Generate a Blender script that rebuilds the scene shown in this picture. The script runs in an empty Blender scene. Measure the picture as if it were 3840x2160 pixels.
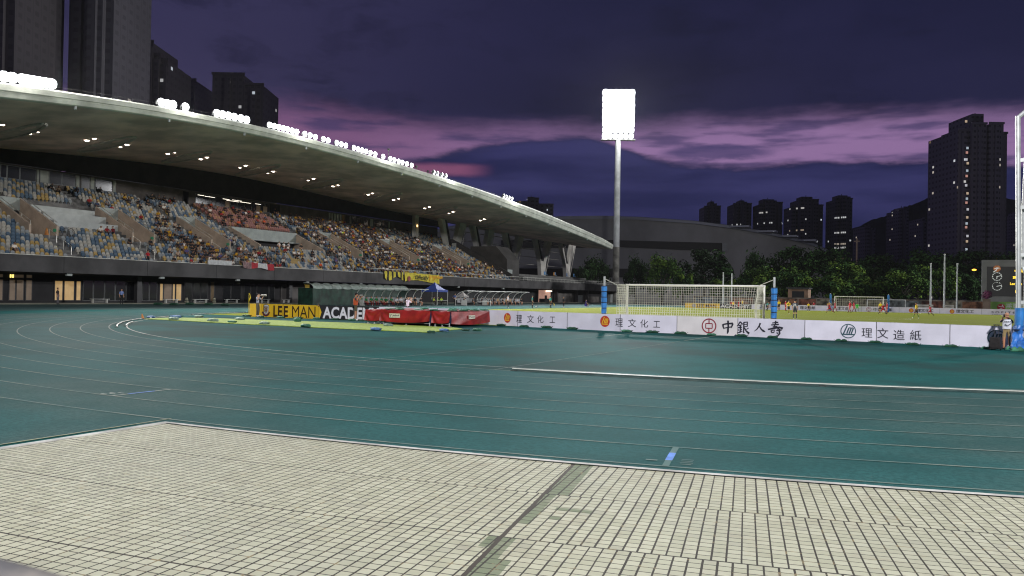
import bpy, bmesh, math, random
from math import sin, cos, tan, pi, radians, atan2, sqrt, hypot
from mathutils import Vector, Matrix
import numpy as np
random.seed(7)
S = bpy.context.scene
COL = S.collection
# ------------------------------------------------------------------ camera, sky, exposure
CF = dict(f=2996.384, yaw=-0.490359, pitch=0.008228, roll=0.017618)
CAM = np.array([11.6761, -42.5794, 1.849])
_f = np.array([sin(CF['yaw'])*cos(CF['pitch']), cos(CF['yaw'])*cos(CF['pitch']), sin(CF['pitch'])])
_r0 = np.array([cos(CF['yaw']), -sin(CF['yaw']), 0.0]); _u0 = np.cross(_r0, _f)
_r = _r0*cos(CF['roll'])+_u0*sin(CF['roll']); _u = -_r0*sin(CF['roll'])+_u0*cos(CF['roll'])
cam = bpy.data.cameras.new('camera'); camo = bpy.data.objects.new('camera', cam); COL.objects.link(camo)
M4 = Matrix(((_r[0], _u[0], -_f[0], CAM[0]), (_r[1], _u[1], -_f[1], CAM[1]), (_r[2], _u[2], -_f[2], CAM[2]), (0, 0, 0, 1)))
camo.matrix_world = M4
cam.sensor_width = 36.0; cam.lens = CF['f']/3840*36.0
cam.clip_start = 0.05; cam.clip_end = 6000
cam.dof.use_dof = True; cam.dof.focus_distance = 22.0; cam.dof.aperture_fstop = 12.0
S.camera = camo
S.view_settings.view_transform = 'Standard'; S.view_settings.look = 'None'
S.view_settings.exposure = 0.0; S.view_settings.gamma = 1.0
S.cycles.use_denoising = True
try: S.cycles.denoiser = 'OPENIMAGEDENOISE'
except Exception: pass
S.cycles.filter_width = 1.15
S.cycles.max_bounces = 5; S.cycles.diffuse_bounces = 3; S.cycles.glossy_bounces = 2
S.cycles.transmission_bounces = 3; S.cycles.transparent_max_bounces = 8
S.cycles.sample_clamp_indirect = 10.0
S.cycles.caustics_reflective = False; S.cycles.caustics_refractive = False

# survey helpers: a sight line of the 3840 x 2160 frame meets the ground or a wall of the stadium
def ray(x, y): return _f+_r*((x-1920)/CF['f'])+_u*((1080-y)/CF['f'])
def G(x, y, z=0.0):
    d = ray(x, y); p = CAM+d*((z-CAM[2])/d[2]); return Vector(p)
def PU(x, y, u): d = ray(x, y); return Vector(CAM+d*((u-CAM[0])/d[0]))
def PN(x, y, n): d = ray(x, y); return Vector(CAM+d*((n-CAM[1])/d[1]))
def PD(x, y, dist): return Vector(CAM+ray(x, y)*dist)
def lin(c):
    return tuple(((v/255)/12.92 if v/255 <= .04045 else ((v/255+.055)/1.055)**2.4) for v in c)
def az_el(x, y):
    d = ray(x, y); d = d/np.linalg.norm(d); return math.degrees(atan2(d[0], d[1])), math.degrees(math.asin(d[2]))

# ------------------------------------------------------------------ node maths
class NX:
    def __init__(s, nt, v): s.nt = nt; s.v = v
    def _o(s, op, *a, clamp=False):
        n = s.nt.nodes.new('ShaderNodeMath'); n.operation = op; n.use_clamp = clamp
        for i, q in enumerate((s,)+a):
            q = q.v if isinstance(q, NX) else q
            if isinstance(q, (int, float)): n.inputs[i].default_value = q
            else: s.nt.links.new(q, n.inputs[i])
        return NX(s.nt, n.outputs[0])
    def __add__(s, o): return s._o('ADD', o)
    def __sub__(s, o): return s._o('SUBTRACT', o)
    def __mul__(s, o): return s._o('MULTIPLY', o)
    def __truediv__(s, o): return s._o('DIVIDE', o)
    def lt(s, o): return s._o('LESS_THAN', o)
    def gt(s, o): return s._o('GREATER_THAN', o)
    def fl(s): return s._o('FLOOR')
    def fr(s): return s._o('FRACT')
    def ab(s): return s._o('ABSOLUTE')
    def mx(s, o): return s._o('MAXIMUM', o)
    def mn(s, o): return s._o('MINIMUM', o)
    def at2(s, o): return s._o('ARCTAN2', o)
    def sq(s): return s._o('SQRT')
    def asin(s): return s._o('ARCSINE')
    def sin(s): return s._o('SINE')
    def smooth(s, a, b):
        n = s.nt.nodes.new('ShaderNodeMapRange'); n.interpolation_type = 'SMOOTHSTEP'
        s.nt.links.new(s.v, n.inputs[0])
        for i, q in ((1, a), (2, b)):
            if isinstance(q, NX): s.nt.links.new(q.v, n.inputs[i])
            else: n.inputs[i].default_value = q
        return NX(s.nt, n.outputs[0])
def mixc(nt, fac, a, b, mode='MIX'):
    n = nt.nodes.new('ShaderNodeMix'); n.data_type = 'RGBA'; n.blend_type = mode
    for i, q in ((0, fac), (6, a), (7, b)):
        q = q.v if isinstance(q, NX) else q
        if isinstance(q, (int, float)): n.inputs[i].default_value = q
        elif isinstance(q, tuple): n.inputs[i].default_value = (*q, 1)
        else: nt.links.new(q, n.inputs[i])
    return n.outputs[2]
def noise(nt, vec, scale, detail=4, rough=.55, dim='3D'):
    n = nt.nodes.new('ShaderNodeTexNoise'); n.noise_dimensions = dim
    n.inputs['Scale'].default_value = scale; n.inputs['Detail'].default_value = detail; n.inputs['Roughness'].default_value = rough
    if vec is not None: nt.links.new(vec, n.inputs['Vector'])
    return NX(nt, n.outputs[0])
def comb(nt, x, y, z):
    n = nt.nodes.new('ShaderNodeCombineXYZ')
    for i, q in enumerate((x, y, z)):
        if isinstance(q, NX): nt.links.new(q.v, n.inputs[i])
        else: n.inputs[i].default_value = q
    return n.outputs[0]
def sep(nt, v):
    n = nt.nodes.new('ShaderNodeSeparateXYZ'); nt.links.new(v, n.inputs[0]); return [NX(nt, o) for o in n.outputs]
def white(nt, vec):
    n = nt.nodes.new('ShaderNodeTexWhiteNoise'); n.noise_dimensions = '3D'; nt.links.new(vec, n.inputs['Vector']); return NX(nt, n.outputs[0]), n.outputs[1]

# ------------------------------------------------------------------ dusk sky
W = bpy.data.worlds.new('World'); S.world = W; W.use_nodes = True
wt = W.node_tree; wt.nodes.clear()
wo = wt.nodes.new('ShaderNodeOutputWorld'); bg = wt.nodes.new('ShaderNodeBackground'); wt.links.new(bg.outputs[0], wo.inputs[0])
tc = wt.nodes.new('ShaderNodeTexCoord')
dx, dy, dz = sep(wt, tc.outputs['Generated'])
az = dx.at2(dy)*(180/pi); el = dz.asin()*(180/pi)
def fcurve(val, pts, lo, hi, ymax):
    n = wt.nodes.new('ShaderNodeFloatCurve'); cv = n.mapping.curves[0]
    pts = sorted(pts); pts = [((a-lo)/(hi-lo), b/ymax) for a, b in pts]
    while len(cv.points) < len(pts): cv.points.new(.5, .5)
    for p, (a, b) in zip(cv.points, pts): p.location = (a, b)
    n.mapping.update()
    wt.links.new(((val-lo)/(hi-lo)).v, n.inputs['Value'])
    return NX(wt, n.outputs[0])*ymax
LO, HI, YM = -75.0, 25.0, 40.0
up_px = [(0, 400), (700, 405), (1050, 425), (1300, 462), (1600, 500), (1850, 514), (2050, 514), (2250, 524), (2400, 512), (2600, 498), (2800, 492), (3000, 474), (3200, 466), (3480, 456), (3840, 470)]
lo_px = [(0, 640), (900, 650), (1300, 640), (1500, 600), (1750, 556), (1950, 532), (2060, 519), (2230, 521), (2330, 560), (2450, 600), (2620, 628), (2850, 636), (3000, 616), (3250, 602), (3480, 610), (3840, 640)]
warp = noise(wt, comb(wt, az*.10, el*.34, 3.0), 1.0, 5, .55)-.5
warp2 = noise(wt, comb(wt, az*.42, el*1.5, 1.0), 1.0, 5, .6)-.5
elw = el+warp*1.5+warp2*.9
upc = fcurve(az, [az_el(*p) for p in up_px], LO, HI, YM)
loc_ = fcurve(az, [az_el(*p) for p in lo_px], LO, HI, YM)
m_up = (upc+.35-elw).smooth(-1.3, 1.1)
m_lo = (elw-loc_).smooth(-.15, .42)
gap = m_up*m_lo
# small rose strip above the stand roof, drifting dark wisps inside the bright gap
a0, e0 = az_el(1650, 636)
strip = (((az-a0)/4.2).ab()*-1.0+1.0).smooth(0.0, .7)*((((el+warp2*.35)-e0)/.62).ab()*-1.0+1.0).smooth(0.0, .8)
wisp = noise(wt, comb(wt, az*.16+9.0, el*1.05, 7.0), 1.0, 4, .5).smooth(.46, .66)
a1, e1 = az_el(2690, 572)
blob = ((((az-a1)/4.6)*((az-a1)/4.6)+((el+warp2*.8-e1)/.62)*((el+warp2*.8-e1)/.62)).sq()*-1.0+1.0).smooth(0.0, .45)
# cloud body: blue-violet that lightens toward the left and breaks into soft billows
body_n = noise(wt, comb(wt, az*.055, el*.12, 5.0), 1.0, 5, .55)
left = (az*-1.0-22.0).smooth(-4.0, 34.0)
hi_l = el.smooth(13.0, 24.0)
body = mixc(wt, left*hi_l*.9, lin((28, 29, 58)), lin((62, 59, 94)))
body = mixc(wt, left*(hi_l*-1.0+1.0)*.75, body, lin((62, 58, 90)))
dark = ((((el-14.2)/4.4)*((el-14.2)/4.4)+((az+19.0)/19.0)*((az+19.0)/19.0)).sq()*-1.0+1.0).smooth(0.0, .9)
body = mixc(wt, dark*.85, body, lin((26, 26, 48)))
body = mixc(wt, body_n.smooth(.38, .72)*.45, body, lin((42, 41, 74)))
cl2 = noise(wt, comb(wt, az*.11+20.0, el*.30+warp*2.0, 8.0), 1.0, 6, .6)
body = mixc(wt, cl2.smooth(.48, .72)*.55, body, lin((22, 23, 44)))
low_n = noise(wt, comb(wt, az*.07+2.0, (el+warp*1.2)*.42, 2.0), 1.0, 5, .5)
lowc = mixc(wt, low_n.smooth(.35, .68), lin((33, 35, 73)), lin((52, 52, 96)))
lowc = mixc(wt, (el-2.0).smooth(5.5, .5)*.55, lowc, lin((40, 42, 78)))
below = (loc_-elw).smooth(-.4, .4)
base = mixc(wt, below, body, lowc)
pinkc = mixc(wt, (az+36.0).smooth(-6.0, 16.0), lin((122, 86, 124)), lin((144, 112, 157)))
pinkc = mixc(wt, wisp*.75, pinkc, lin((62, 56, 98)))
pinkc = mixc(wt, blob*.7, pinkc, lin((60, 56, 100)))
sky = mixc(wt, gap*.93, base, pinkc)
sky = mixc(wt, strip*.9, sky, lin((128, 76, 108)))
wt.links.new(sky, bg.inputs[0]); bg.inputs[1].default_value = 1.0
W.cycles.sampling_method = 'MANUAL'; W.cycles.sample_map_resolution = 256

# ------------------------------------------------------------------ materials
MATS = {}
def mat(name, col, rough=.75, var=.12, scale=3.0, bump=0.0, metal=0.0, spec=.35, emit=None, es=1.0, alpha=1.0, col2=None, coords='Object', detail=4, bscale=None, trans=0.0):
    if name in MATS: return MATS[name]
    m = bpy.data.materials.new(name); m.use_nodes = True; nt = m.node_tree; b = nt.nodes['Principled BSDF']
    t = nt.nodes.new('ShaderNodeTexCoord'); vec = t.outputs['Object']
    if coords == 'World':
        g = nt.nodes.new('ShaderNodeNewGeometry'); vec = g.outputs['Position']
    if var > 0 or col2:
        nz = noise(nt, vec, scale, detail).smooth(.3, .7)
        c2 = col2 if col2 else tuple(max(0, c*(1-2*var)) for c in col)
        c1 = col if col2 else tuple(min(1, c*(1+var)) for c in col)
        nt.links.new(mixc(nt, nz, c1, c2), b.inputs['Base Color'])
    else: b.inputs['Base Color'].default_value = (*col, 1)
    b.inputs['Roughness'].default_value = rough; b.inputs['Metallic'].default_value = metal
    b.inputs['Specular IOR Level'].default_value = spec
    if bump > 0:
        bp = nt.nodes.new('ShaderNodeBump'); bp.inputs['Strength'].default_value = bump; bp.inputs['Distance'].default_value = .02
        nt.links.new(noise(nt, vec, bscale or scale*6, 5).v, bp.inputs['Height']); nt.links.new(bp.outputs[0], b.inputs['Normal'])
    if emit:
        b.inputs['Emission Color'].default_value = (*emit, 1); b.inputs['Emission Strength'].default_value = es
        m.cycles.emission_sampling = 'NONE'
    if alpha < 1: b.inputs['Alpha'].default_value = alpha
    if trans > 0: b.inputs['Transmission Weight'].default_value = trans
    MATS[name] = m; return m
def cm(rgb, rough=.8):
    n = 'fabric_%d_%d_%d' % rgb
    return mat(n, lin(rgb), rough, .08, 6.0)

# ------------------------------------------------------------------ mesh builder
class MB:
    def __init__(s): s.v = []; s.f = []; s.m = []
    def add(s, vs, fs, mi=0):
        o = len(s.v); s.v += [tuple(v) for v in vs]
        for f in fs: s.f.append([o+i for i in f]); s.m.append(mi)
        return s
    def box(s, x0, x1, y0, y1, z0, z1, mi=0):
        v = [(x0, y0, z0), (x1, y0, z0), (x1, y1, z0), (x0, y1, z0), (x0, y0, z1), (x1, y0, z1), (x1, y1, z1), (x0, y1, z1)]
        return s.add(v, [(0, 3, 2, 1), (4, 5, 6, 7), (0, 1, 5, 4), (1, 2, 6, 5), (2, 3, 7, 6), (3, 0, 4, 7)], mi)
    def hexa(s, b, t, mi=0):
        return s.add(list(b)+list(t), [(3, 2, 1, 0), (4, 5, 6, 7), (0, 1, 5, 4), (1, 2, 6, 5), (2, 3, 7, 6), (3, 0, 4, 7)], mi)
    def poly(s, pts, mi=0): return s.add(pts, [tuple(range(len(pts)))], mi)
    def tube(s, p0, p1, r0, r1=None, n=8, mi=0, cap=True):
        r1 = r0 if r1 is None else r1
        p0 = Vector(p0); p1 = Vector(p1); d = (p1-p0)
        if d.length < 1e-6: return s
        d.normalize(); a = d.orthogonal().normalized(); b = d.cross(a)
        v = []
        for p, r in ((p0, r0), (p1, r1)):
            for i in range(n):
                t = 2*pi*i/n; v.append(p+a*(r*cos(t))+b*(r*sin(t)))
        f = [(i, (i+1) % n, n+(i+1) % n, n+i) for i in range(n)]
        if cap: f += [tuple(range(n-1, -1, -1)), tuple(range(n, 2*n))]
        return s.add(v, f, mi)
    def path(s, pts, r, n=6, mi=0, closed=False):
        pts = [Vector(p) for p in pts]
        for i in range(len(pts)-(0 if closed else 1)): s.tube(pts[i], pts[(i+1) % len(pts)], r if not isinstance(r, list) else r[i], None if not isinstance(r, list) else r[i+1], n, mi)
        return s
    def prism(s, poly, d, mi=0):
        d = Vector(d); n = len(poly); v = [Vector(p) for p in poly]; w = [p+d for p in v]
        f = [tuple(range(n-1, -1, -1)), tuple(range(n, 2*n))]+[(i, (i+1) % n, n+(i+1) % n, n+i) for i in range(n)]
        return s.add(v+w, f, mi)
    def grid(s, fn, nu, nv, mi=0):
        v = [fn(i/nu, j/nv) for j in range(nv+1) for i in range(nu+1)]
        f = [(j*(nu+1)+i, j*(nu+1)+i+1, (j+1)*(nu+1)+i+1, (j+1)*(nu+1)+i) for j in range(nv) for i in range(nu)]
        return s.add(v, f, mi)
    def ball(s, c, rx, ry=None, rz=None, n=10, m=6, mi=0, rot=None):
        ry = rx if ry is None else ry; rz = rx if rz is None else rz; c = Vector(c); v = []
        for j in range(m+1):
            ph = pi*j/m
            for i in range(n):
                t = 2*pi*i/n; p = Vector((rx*sin(ph)*cos(t), ry*sin(ph)*sin(t), rz*cos(ph)))
                if rot: p = rot @ p
                v.append(c+p)
        f = [(j*n+i, (j+1)*n+i, (j+1)*n+(i+1) % n, j*n+(i+1) % n) for j in range(m) for i in range(n)]
        return s.add(v, f, mi)
    def mesh(s, name, mats, smooth=False):
        me = bpy.data.meshes.new(name); me.from_pydata(s.v, [], s.f)
        for m in (mats if isinstance(mats, (list, tuple)) else [mats] if mats else []): me.materials.append(m)
        if any(s.m): me.polygons.foreach_set('material_index', s.m)
        if smooth: me.polygons.foreach_set('use_smooth', [True]*len(s.f))
        me.validate(); me.update(); return me
    def build(s, name, mats, parent=None, loc=None, rotz=0.0, smooth=False):
        return link(name, s.mesh(name, mats, smooth), parent, loc, rotz)
def link(name, me, parent=None, loc=None, rotz=0.0):
    o = bpy.data.objects.new(name, me); COL.objects.link(o)
    if parent: o.parent = parent
    if loc is not None: o.location = loc
    if rotz: o.rotation_euler = (0, 0, rotz)
    return o
def tag(o, label, cat, group=None):
    o['label'] = label; o['category'] = cat
    if group: o['group'] = group
    return o
def struct(o, kind='structure', label=None):
    o['kind'] = kind
    if label: o['label'] = label
    return o
def thing(name, label, cat, loc=(0, 0, 0), rotz=0.0, group=None):
    o = bpy.data.objects.new(name, None); COL.objects.link(o); o.location = loc; o.rotation_euler = (0, 0, rotz); o.empty_display_size = .2
    return tag(o, label, cat, group)
def dup(root, loc, rotz=0.0, label=None, group=None, scale=None):
    r = root.copy(); COL.objects.link(r); r.location = loc; r.rotation_euler = (0, 0, rotz)
    if label: r['label'] = label
    if group: r['group'] = group
    if scale: r.scale = scale
    for c in root.children:
        k = c.copy(); COL.objects.link(k); k.parent = r
        for g in c.children:
            q = g.copy(); COL.objects.link(q); q.parent = k
    return r
_TX = {}
def text_mesh(body, size=1.0, extrude=.002, bold=0.0, italic=0.0, spacing=1.0):
    k = (body, size, extrude, bold, italic, spacing)
    if k in _TX: return _TX[k]
    cu = bpy.data.curves.new('t', 'FONT'); cu.body = body; cu.size = size; cu.extrude = extrude; cu.offset = bold; cu.shear = italic
    cu.align_x = 'CENTER'; cu.align_y = 'CENTER'; cu.resolution_u = 3; cu.space_character = spacing
    o = bpy.data.objects.new('t', cu); COL.objects.link(o)
    dg = bpy.context.evaluated_depsgraph_get(); dg.update()
    me = bpy.data.meshes.new_from_object(o.evaluated_get(dg), depsgraph=dg)
    bpy.data.objects.remove(o); me.materials.clear(); _TX[k] = me; return me
def text_bounds(me):
    c = [v.co for v in me.vertices]
    return min(p.x for p in c), max(p.x for p in c), min(p.y for p in c), max(p.y for p in c)
def add_text(mb, body, x0, x1, z0, z1, y, mi=0, fit=True, bold=0.0, depth=.004, italic=0.0):
    """lettering standing in the local xz plane facing -y, stretched to the given rectangle"""
    me = text_mesh(body, 1.0, .0, bold, italic); a, b, c, d = text_bounds(me)
    sx = (x1-x0)/(b-a); sz = (z1-z0)/(d-c)
    if not fit: sx = sz = min(sx, sz); x0 = (x0+x1-(b-a)*sx)/2
    vs = [(x0+(v.co.x-a)*sx, y-(depth if v.co.z > -1 else 0), z0+(v.co.y-c)*sz) for v in me.vertices]
    mb.add(vs, [tuple(p.vertices) for p in me.polygons], mi)
# ------------------------------------------------------------------ track geometry
NC, R0, LW, N2 = 13.569, 39.157, 1.1687, 88.03
def ring_pts(r, seg=96):
    p = [(r*cos(a), NC-r*sin(a)) for a in [pi*i/seg for i in range(seg+1)]]
    q = [(-r*cos(a), N2+r*sin(a)) for a in [pi*i/seg for i in range(seg+1)]]
    return p+q
def ring_band(mb, ra, rb, z, mi=0, seg=96):
    A = ring_pts(ra, seg); B = ring_pts(rb, seg); n = len(A)
    v = [(x, y, z) for x, y in A]+[(x, y, z) for x, y in B]
    mb.add(v, [(i, (i+1) % n, n+(i+1) % n, n+i) for i in range(n)], mi)
def arc(r, th, z=0.0): t = radians(th); return Vector((r*sin(t), NC-r*cos(t), z))

def track_mat(name, col, stain_sheen, stain_sheen_amt, sc):
    m = bpy.data.materials.new(name); m.use_nodes = True; nt = m.node_tree; b = nt.nodes['Principled BSDF']
    g = nt.nodes.new('ShaderNodeNewGeometry'); v = g.outputs['Position']
    big = noise(nt, v, sc, 6, .62); mid = noise(nt, v, sc*5, 5, .65); fine = noise(nt, v, 14, 5, .75)
    c = mixc(nt, big.smooth(.44, .62)*stain_sheen_amt, col, stain_sheen)
    c = mixc(nt, mid.smooth(.40, .64)*.58, c, tuple(x*.62 for x in col))
    c = mixc(nt, fine.smooth(.42, .60)*.62, c, tuple(x*.58 for x in col))
    nt.links.new(c, b.inputs['Base Color']); b.inputs['Roughness'].default_value = .72; b.inputs['Specular IOR Level'].default_value = .012
    bp = nt.nodes.new('ShaderNodeBump'); bp.inputs['Strength'].default_value = .45; bp.inputs['Distance'].default_value = .006
    nt.links.new(noise(nt, v, 160, 3, .7).v, bp.inputs['Height']); nt.links.new(bp.outputs[0], b.inputs['Normal'])
    MATS[name] = m; return m
M_inf = track_mat('infield_rubber', (.014, .114, .109), (.024, .048, .047), .92, .16)
M_lane = track_mat('lane_rubber', (.031, .110, .109), (.078, .102, .092), .62, .10)  # pale patches hold worn rubber and some painted lamp sheen
M_land = mat('bare_ground', (.03, .032, .028), .95, .3, .02, coords='World')
M_white_paint = mat('faded_white_paint', (.165, .20, .165), .8, .28, 1.5, coords='World', col2=(.055, .125, .115))
M_line = mat('bright_white_paint', (.32, .37, .32), .7, .2, 2.0, coords='World')
M_blue_paint = mat('blue_paint', (.06, .20, .62), .7, .15, 4.0, coords='World')
M_yel_paint = mat('yellowed_paint', (.20, .23, .12), .7, .25, 2.0, coords='World')

struct(MB().add([(-1680, -420, -.05), (1680, -420, -.05), (1680, 1680, -.05), (-1680, 1680, -.05)], [(0, 1, 2, 3)]).build('ground', M_land))
struct(MB().add([(-69.2, -95, 0), (62, -95, 0), (62, 150, 0), (-69.2, 150, 0)], [(0, 1, 2, 3)]).build('athletics_ground_surface', M_inf))
struct(MB().add([(-69.1, -95, .003), (-49.0, -95, .003), (-49.0, 150, .003), (-69.1, 150, .003)], [(0, 1, 2, 3)]).build('stand_apron', track_mat('apron_rubber', (.060, .105, .104), (.075, .095, .09), .5, .12)))
t = MB(); ring_band(t, R0-.1, R0+8*LW+.55, .004, 0, 128)
t.add([(2.12, -95, .0045), (-60, -95, .0045), (-60, -12, .0045), (-44, -12, .0045), (-30, -28, .0045), (-10, -34.3, .0045), (2.12, -35.0, .0045)], [(6, 5, 4, 3, 2, 1, 0)])
struct(t.build('running_track', M_lane))
t = MB()
for k in range(1, 9): ring_band(t, R0+k*LW-.022, R0+k*LW+.022, .010, 0, 160)
ring_band(t, R0-.02, R0+.03, .010, 0, 160)
for r in (38.40,): ring_band(t, r-.03, r+.03, .010, 1, 160)
def radial_mark(mb, th, ra, rb, w, mi, z=.012):
    a = arc(ra, th, z); b = arc(rb, th, z); d = (b-a).normalized(); s = Vector((-d.y, d.x, 0))*(w/2)
    mb.add([a-s, a+s, b+s, b-s], [(0, 1, 2, 3)], mi)
radial_mark(t, 10.78, R0+7*LW, R0+8*LW, .075, 0, .0125)
radial_mark(t, 10.78, R0+7.34*LW, R0+7.72*LW, .080, 2, .0135)
for i, w in enumerate((.16, .15, .17, .14)): radial_mark(t, 11.02+.0*i, R0+(7.62+.075*i)*LW, R0+(7.645+.075*i)*LW, w*.85, 0)
radial_mark(t, 10.56, R0+7.74*LW, R0+7.785*LW, .13, 0)
radial_mark(t, -.83, R0+6*LW, R0+7*LW, .05, 1, .0125)
radial_mark(t, -.83, R0+6.3*LW, R0+6.75*LW, .055, 2, .0135)
for i in range(4): radial_mark(t, -1.10-.14*(i % 2), R0+(6.72+.07*i)*LW, R0+(6.75+.07*i)*LW, .16, 1)
# approach lines of the jumping area and a border line beside the paving
for u0 in (-1.92, 2.12):
    t.add([(u0-.02, -25.5, .010), (u0+.02, -25.5, .010), (u0+.02, -9.5, .010), (u0-.02, -9.5, .010)], [(0, 1, 2, 3)], 0)
    t.add([(u0-.025, -9.0, .010), (u0+.025, -9.0, .010), (u0+.025, -3.0, .010), (u0-.025, -3.0, .010)], [(0, 1, 2, 3)], 1)
t.add([(2.10, -95, .012), (2.14, -95, .012), (2.14, -34.85, .012), (2.10, -34.85, .012)], [(0, 1, 2, 3)], 3)
# dashes on the apron in front of the team benches
for k in range(14):
    n0 = 8+k*7.3; t.add([(-53.6, n0, .011), (-53.5, n0, .011), (-53.5, n0+2.6, .011), (-53.6, n0+2.6, .011)], [(0, 1, 2, 3)], 1)
    t.add([(-50.8, n0+3, .011), (-50.7, n0+3, .011), (-50.7, n0+4.4, .011), (-50.8, n0+4.4, .011)], [(0, 1, 2, 3)], 1)
struct(t.build('lane_lines', [M_white_paint, M_line, M_blue_paint, M_yel_paint]))

# ------------------------------------------------------------------ grass pitch
def grass_mat():
    m = bpy.data.materials.new('pitch_grass'); m.use_nodes = True; nt = m.node_tree; b = nt.nodes['Principled BSDF']
    g = nt.nodes.new('ShaderNodeNewGeometry'); v = g.outputs['Position']; x, y, z = sep(nt, v)
    stripe = ((y/11.0).fr()-.5).smooth(-.02, .02)
    c = mixc(nt, stripe*.35, (.205, .235, .004), (.170, .205, .004))
    c = mixc(nt, noise(nt, v, .35, 5).smooth(.35, .7)*.5, c, (.20, .20, .012))
    c = mixc(nt, noise(nt, v, 3.0, 4).smooth(.42, .75)*.45, c, (.085, .115, .012))
    c = mixc(nt, noise(nt, v, 40.0, 2).smooth(.35, .7)*.4, c, (.09, .125, .01))
    nt.links.new(c, b.inputs['Base Color']); b.inputs['Roughness'].default_value = .9; b.inputs['Specular IOR Level'].default_value = .05
    return m
M_grass = grass_mat()
struct(MB().add([(-36.6, -1.4, .008), (36.6, -1.4, .008), (36.6, 103.4, .008), (-36.6, 103.4, .008)], [(0, 1, 2, 3)]).build('football_pitch', M_grass))
t = MB(); M_chalk = mat('pitch_chalk', (.62, .64, .48), .8, .2, 3.0, coords='World')
def pline(x0, y0, x1, y1, w=.1):
    d = Vector((x1-x0, y1-y0, 0)); d.normalize(); s = Vector((-d.y, d.x, 0))*(w/2); a = Vector((x0, y0, .013)); b = Vector((x1, y1, .013))
    t.add([a-s, a+s, b+s, b-s], [(0, 1, 2, 3)])
L = 101.64
for a in ((-33.5, 0, 33.5, 0), (-33.5, L, 33.5, L), (-33.5, 0, -33.5, L), (33.5, 0, 33.5, L), (-33.5, L/2, 33.5, L/2),
          (-20.16, 0, -20.16, 16.5), (20.16, 0, 20.16, 16.5), (-20.16, 16.5, 20.16, 16.5), (-9.16, 0, -9.16, 5.5), (9.16, 0, 9.16, 5.5), (-9.16, 5.5, 9.16, 5.5),
          (-20.16, L, -20.16, L-16.5), (20.16, L, 20.16, L-16.5), (-20.16, L-16.5, 20.16, L-16.5), (-9.16, L, -9.16, L-5.5), (9.16, L, 9.16, L-5.5), (-9.16, L-5.5, 9.16, L-5.5)): pline(*a)
for i in range(48):
    a0, a1 = 2*pi*i/48, 2*pi*(i+1)/48; pline(9.15*cos(a0), L/2+9.15*sin(a0), 9.15*cos(a1), L/2+9.15*sin(a1))
struct(t.build('pitch_lines', M_chalk))

# lime artificial turf laid over the track as a crossing
bot = [(540, 1197.5), (660, 1203), (800, 1210.6), (900, 1216), (1100, 1225.5), (1300, 1235), (1460, 1242), (1604, 1248), (1735, 1235)]
top_ = [(1713, 1231), (1604, 1225), (1460, 1218.5), (1300, 1212), (1100, 1205), (900, 1198.5), (800, 1194.5), (680, 1193), (602, 1193.6)]
M_turf = mat('lime_turf', (.30, .42, .045), .85, .16, 6.0, bump=.4, coords='World', bscale=90)
pp = [G(*q) for q in bot+top_]
t = MB(); t.prism([(p.x, p.y, .012) for p in pp], (0, 0, .022))
tag(t.build('turf_mat', M_turf), 'long lime green strip of artificial turf laid on the teal track, weighted with sandbags', 'turf mat')

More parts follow.
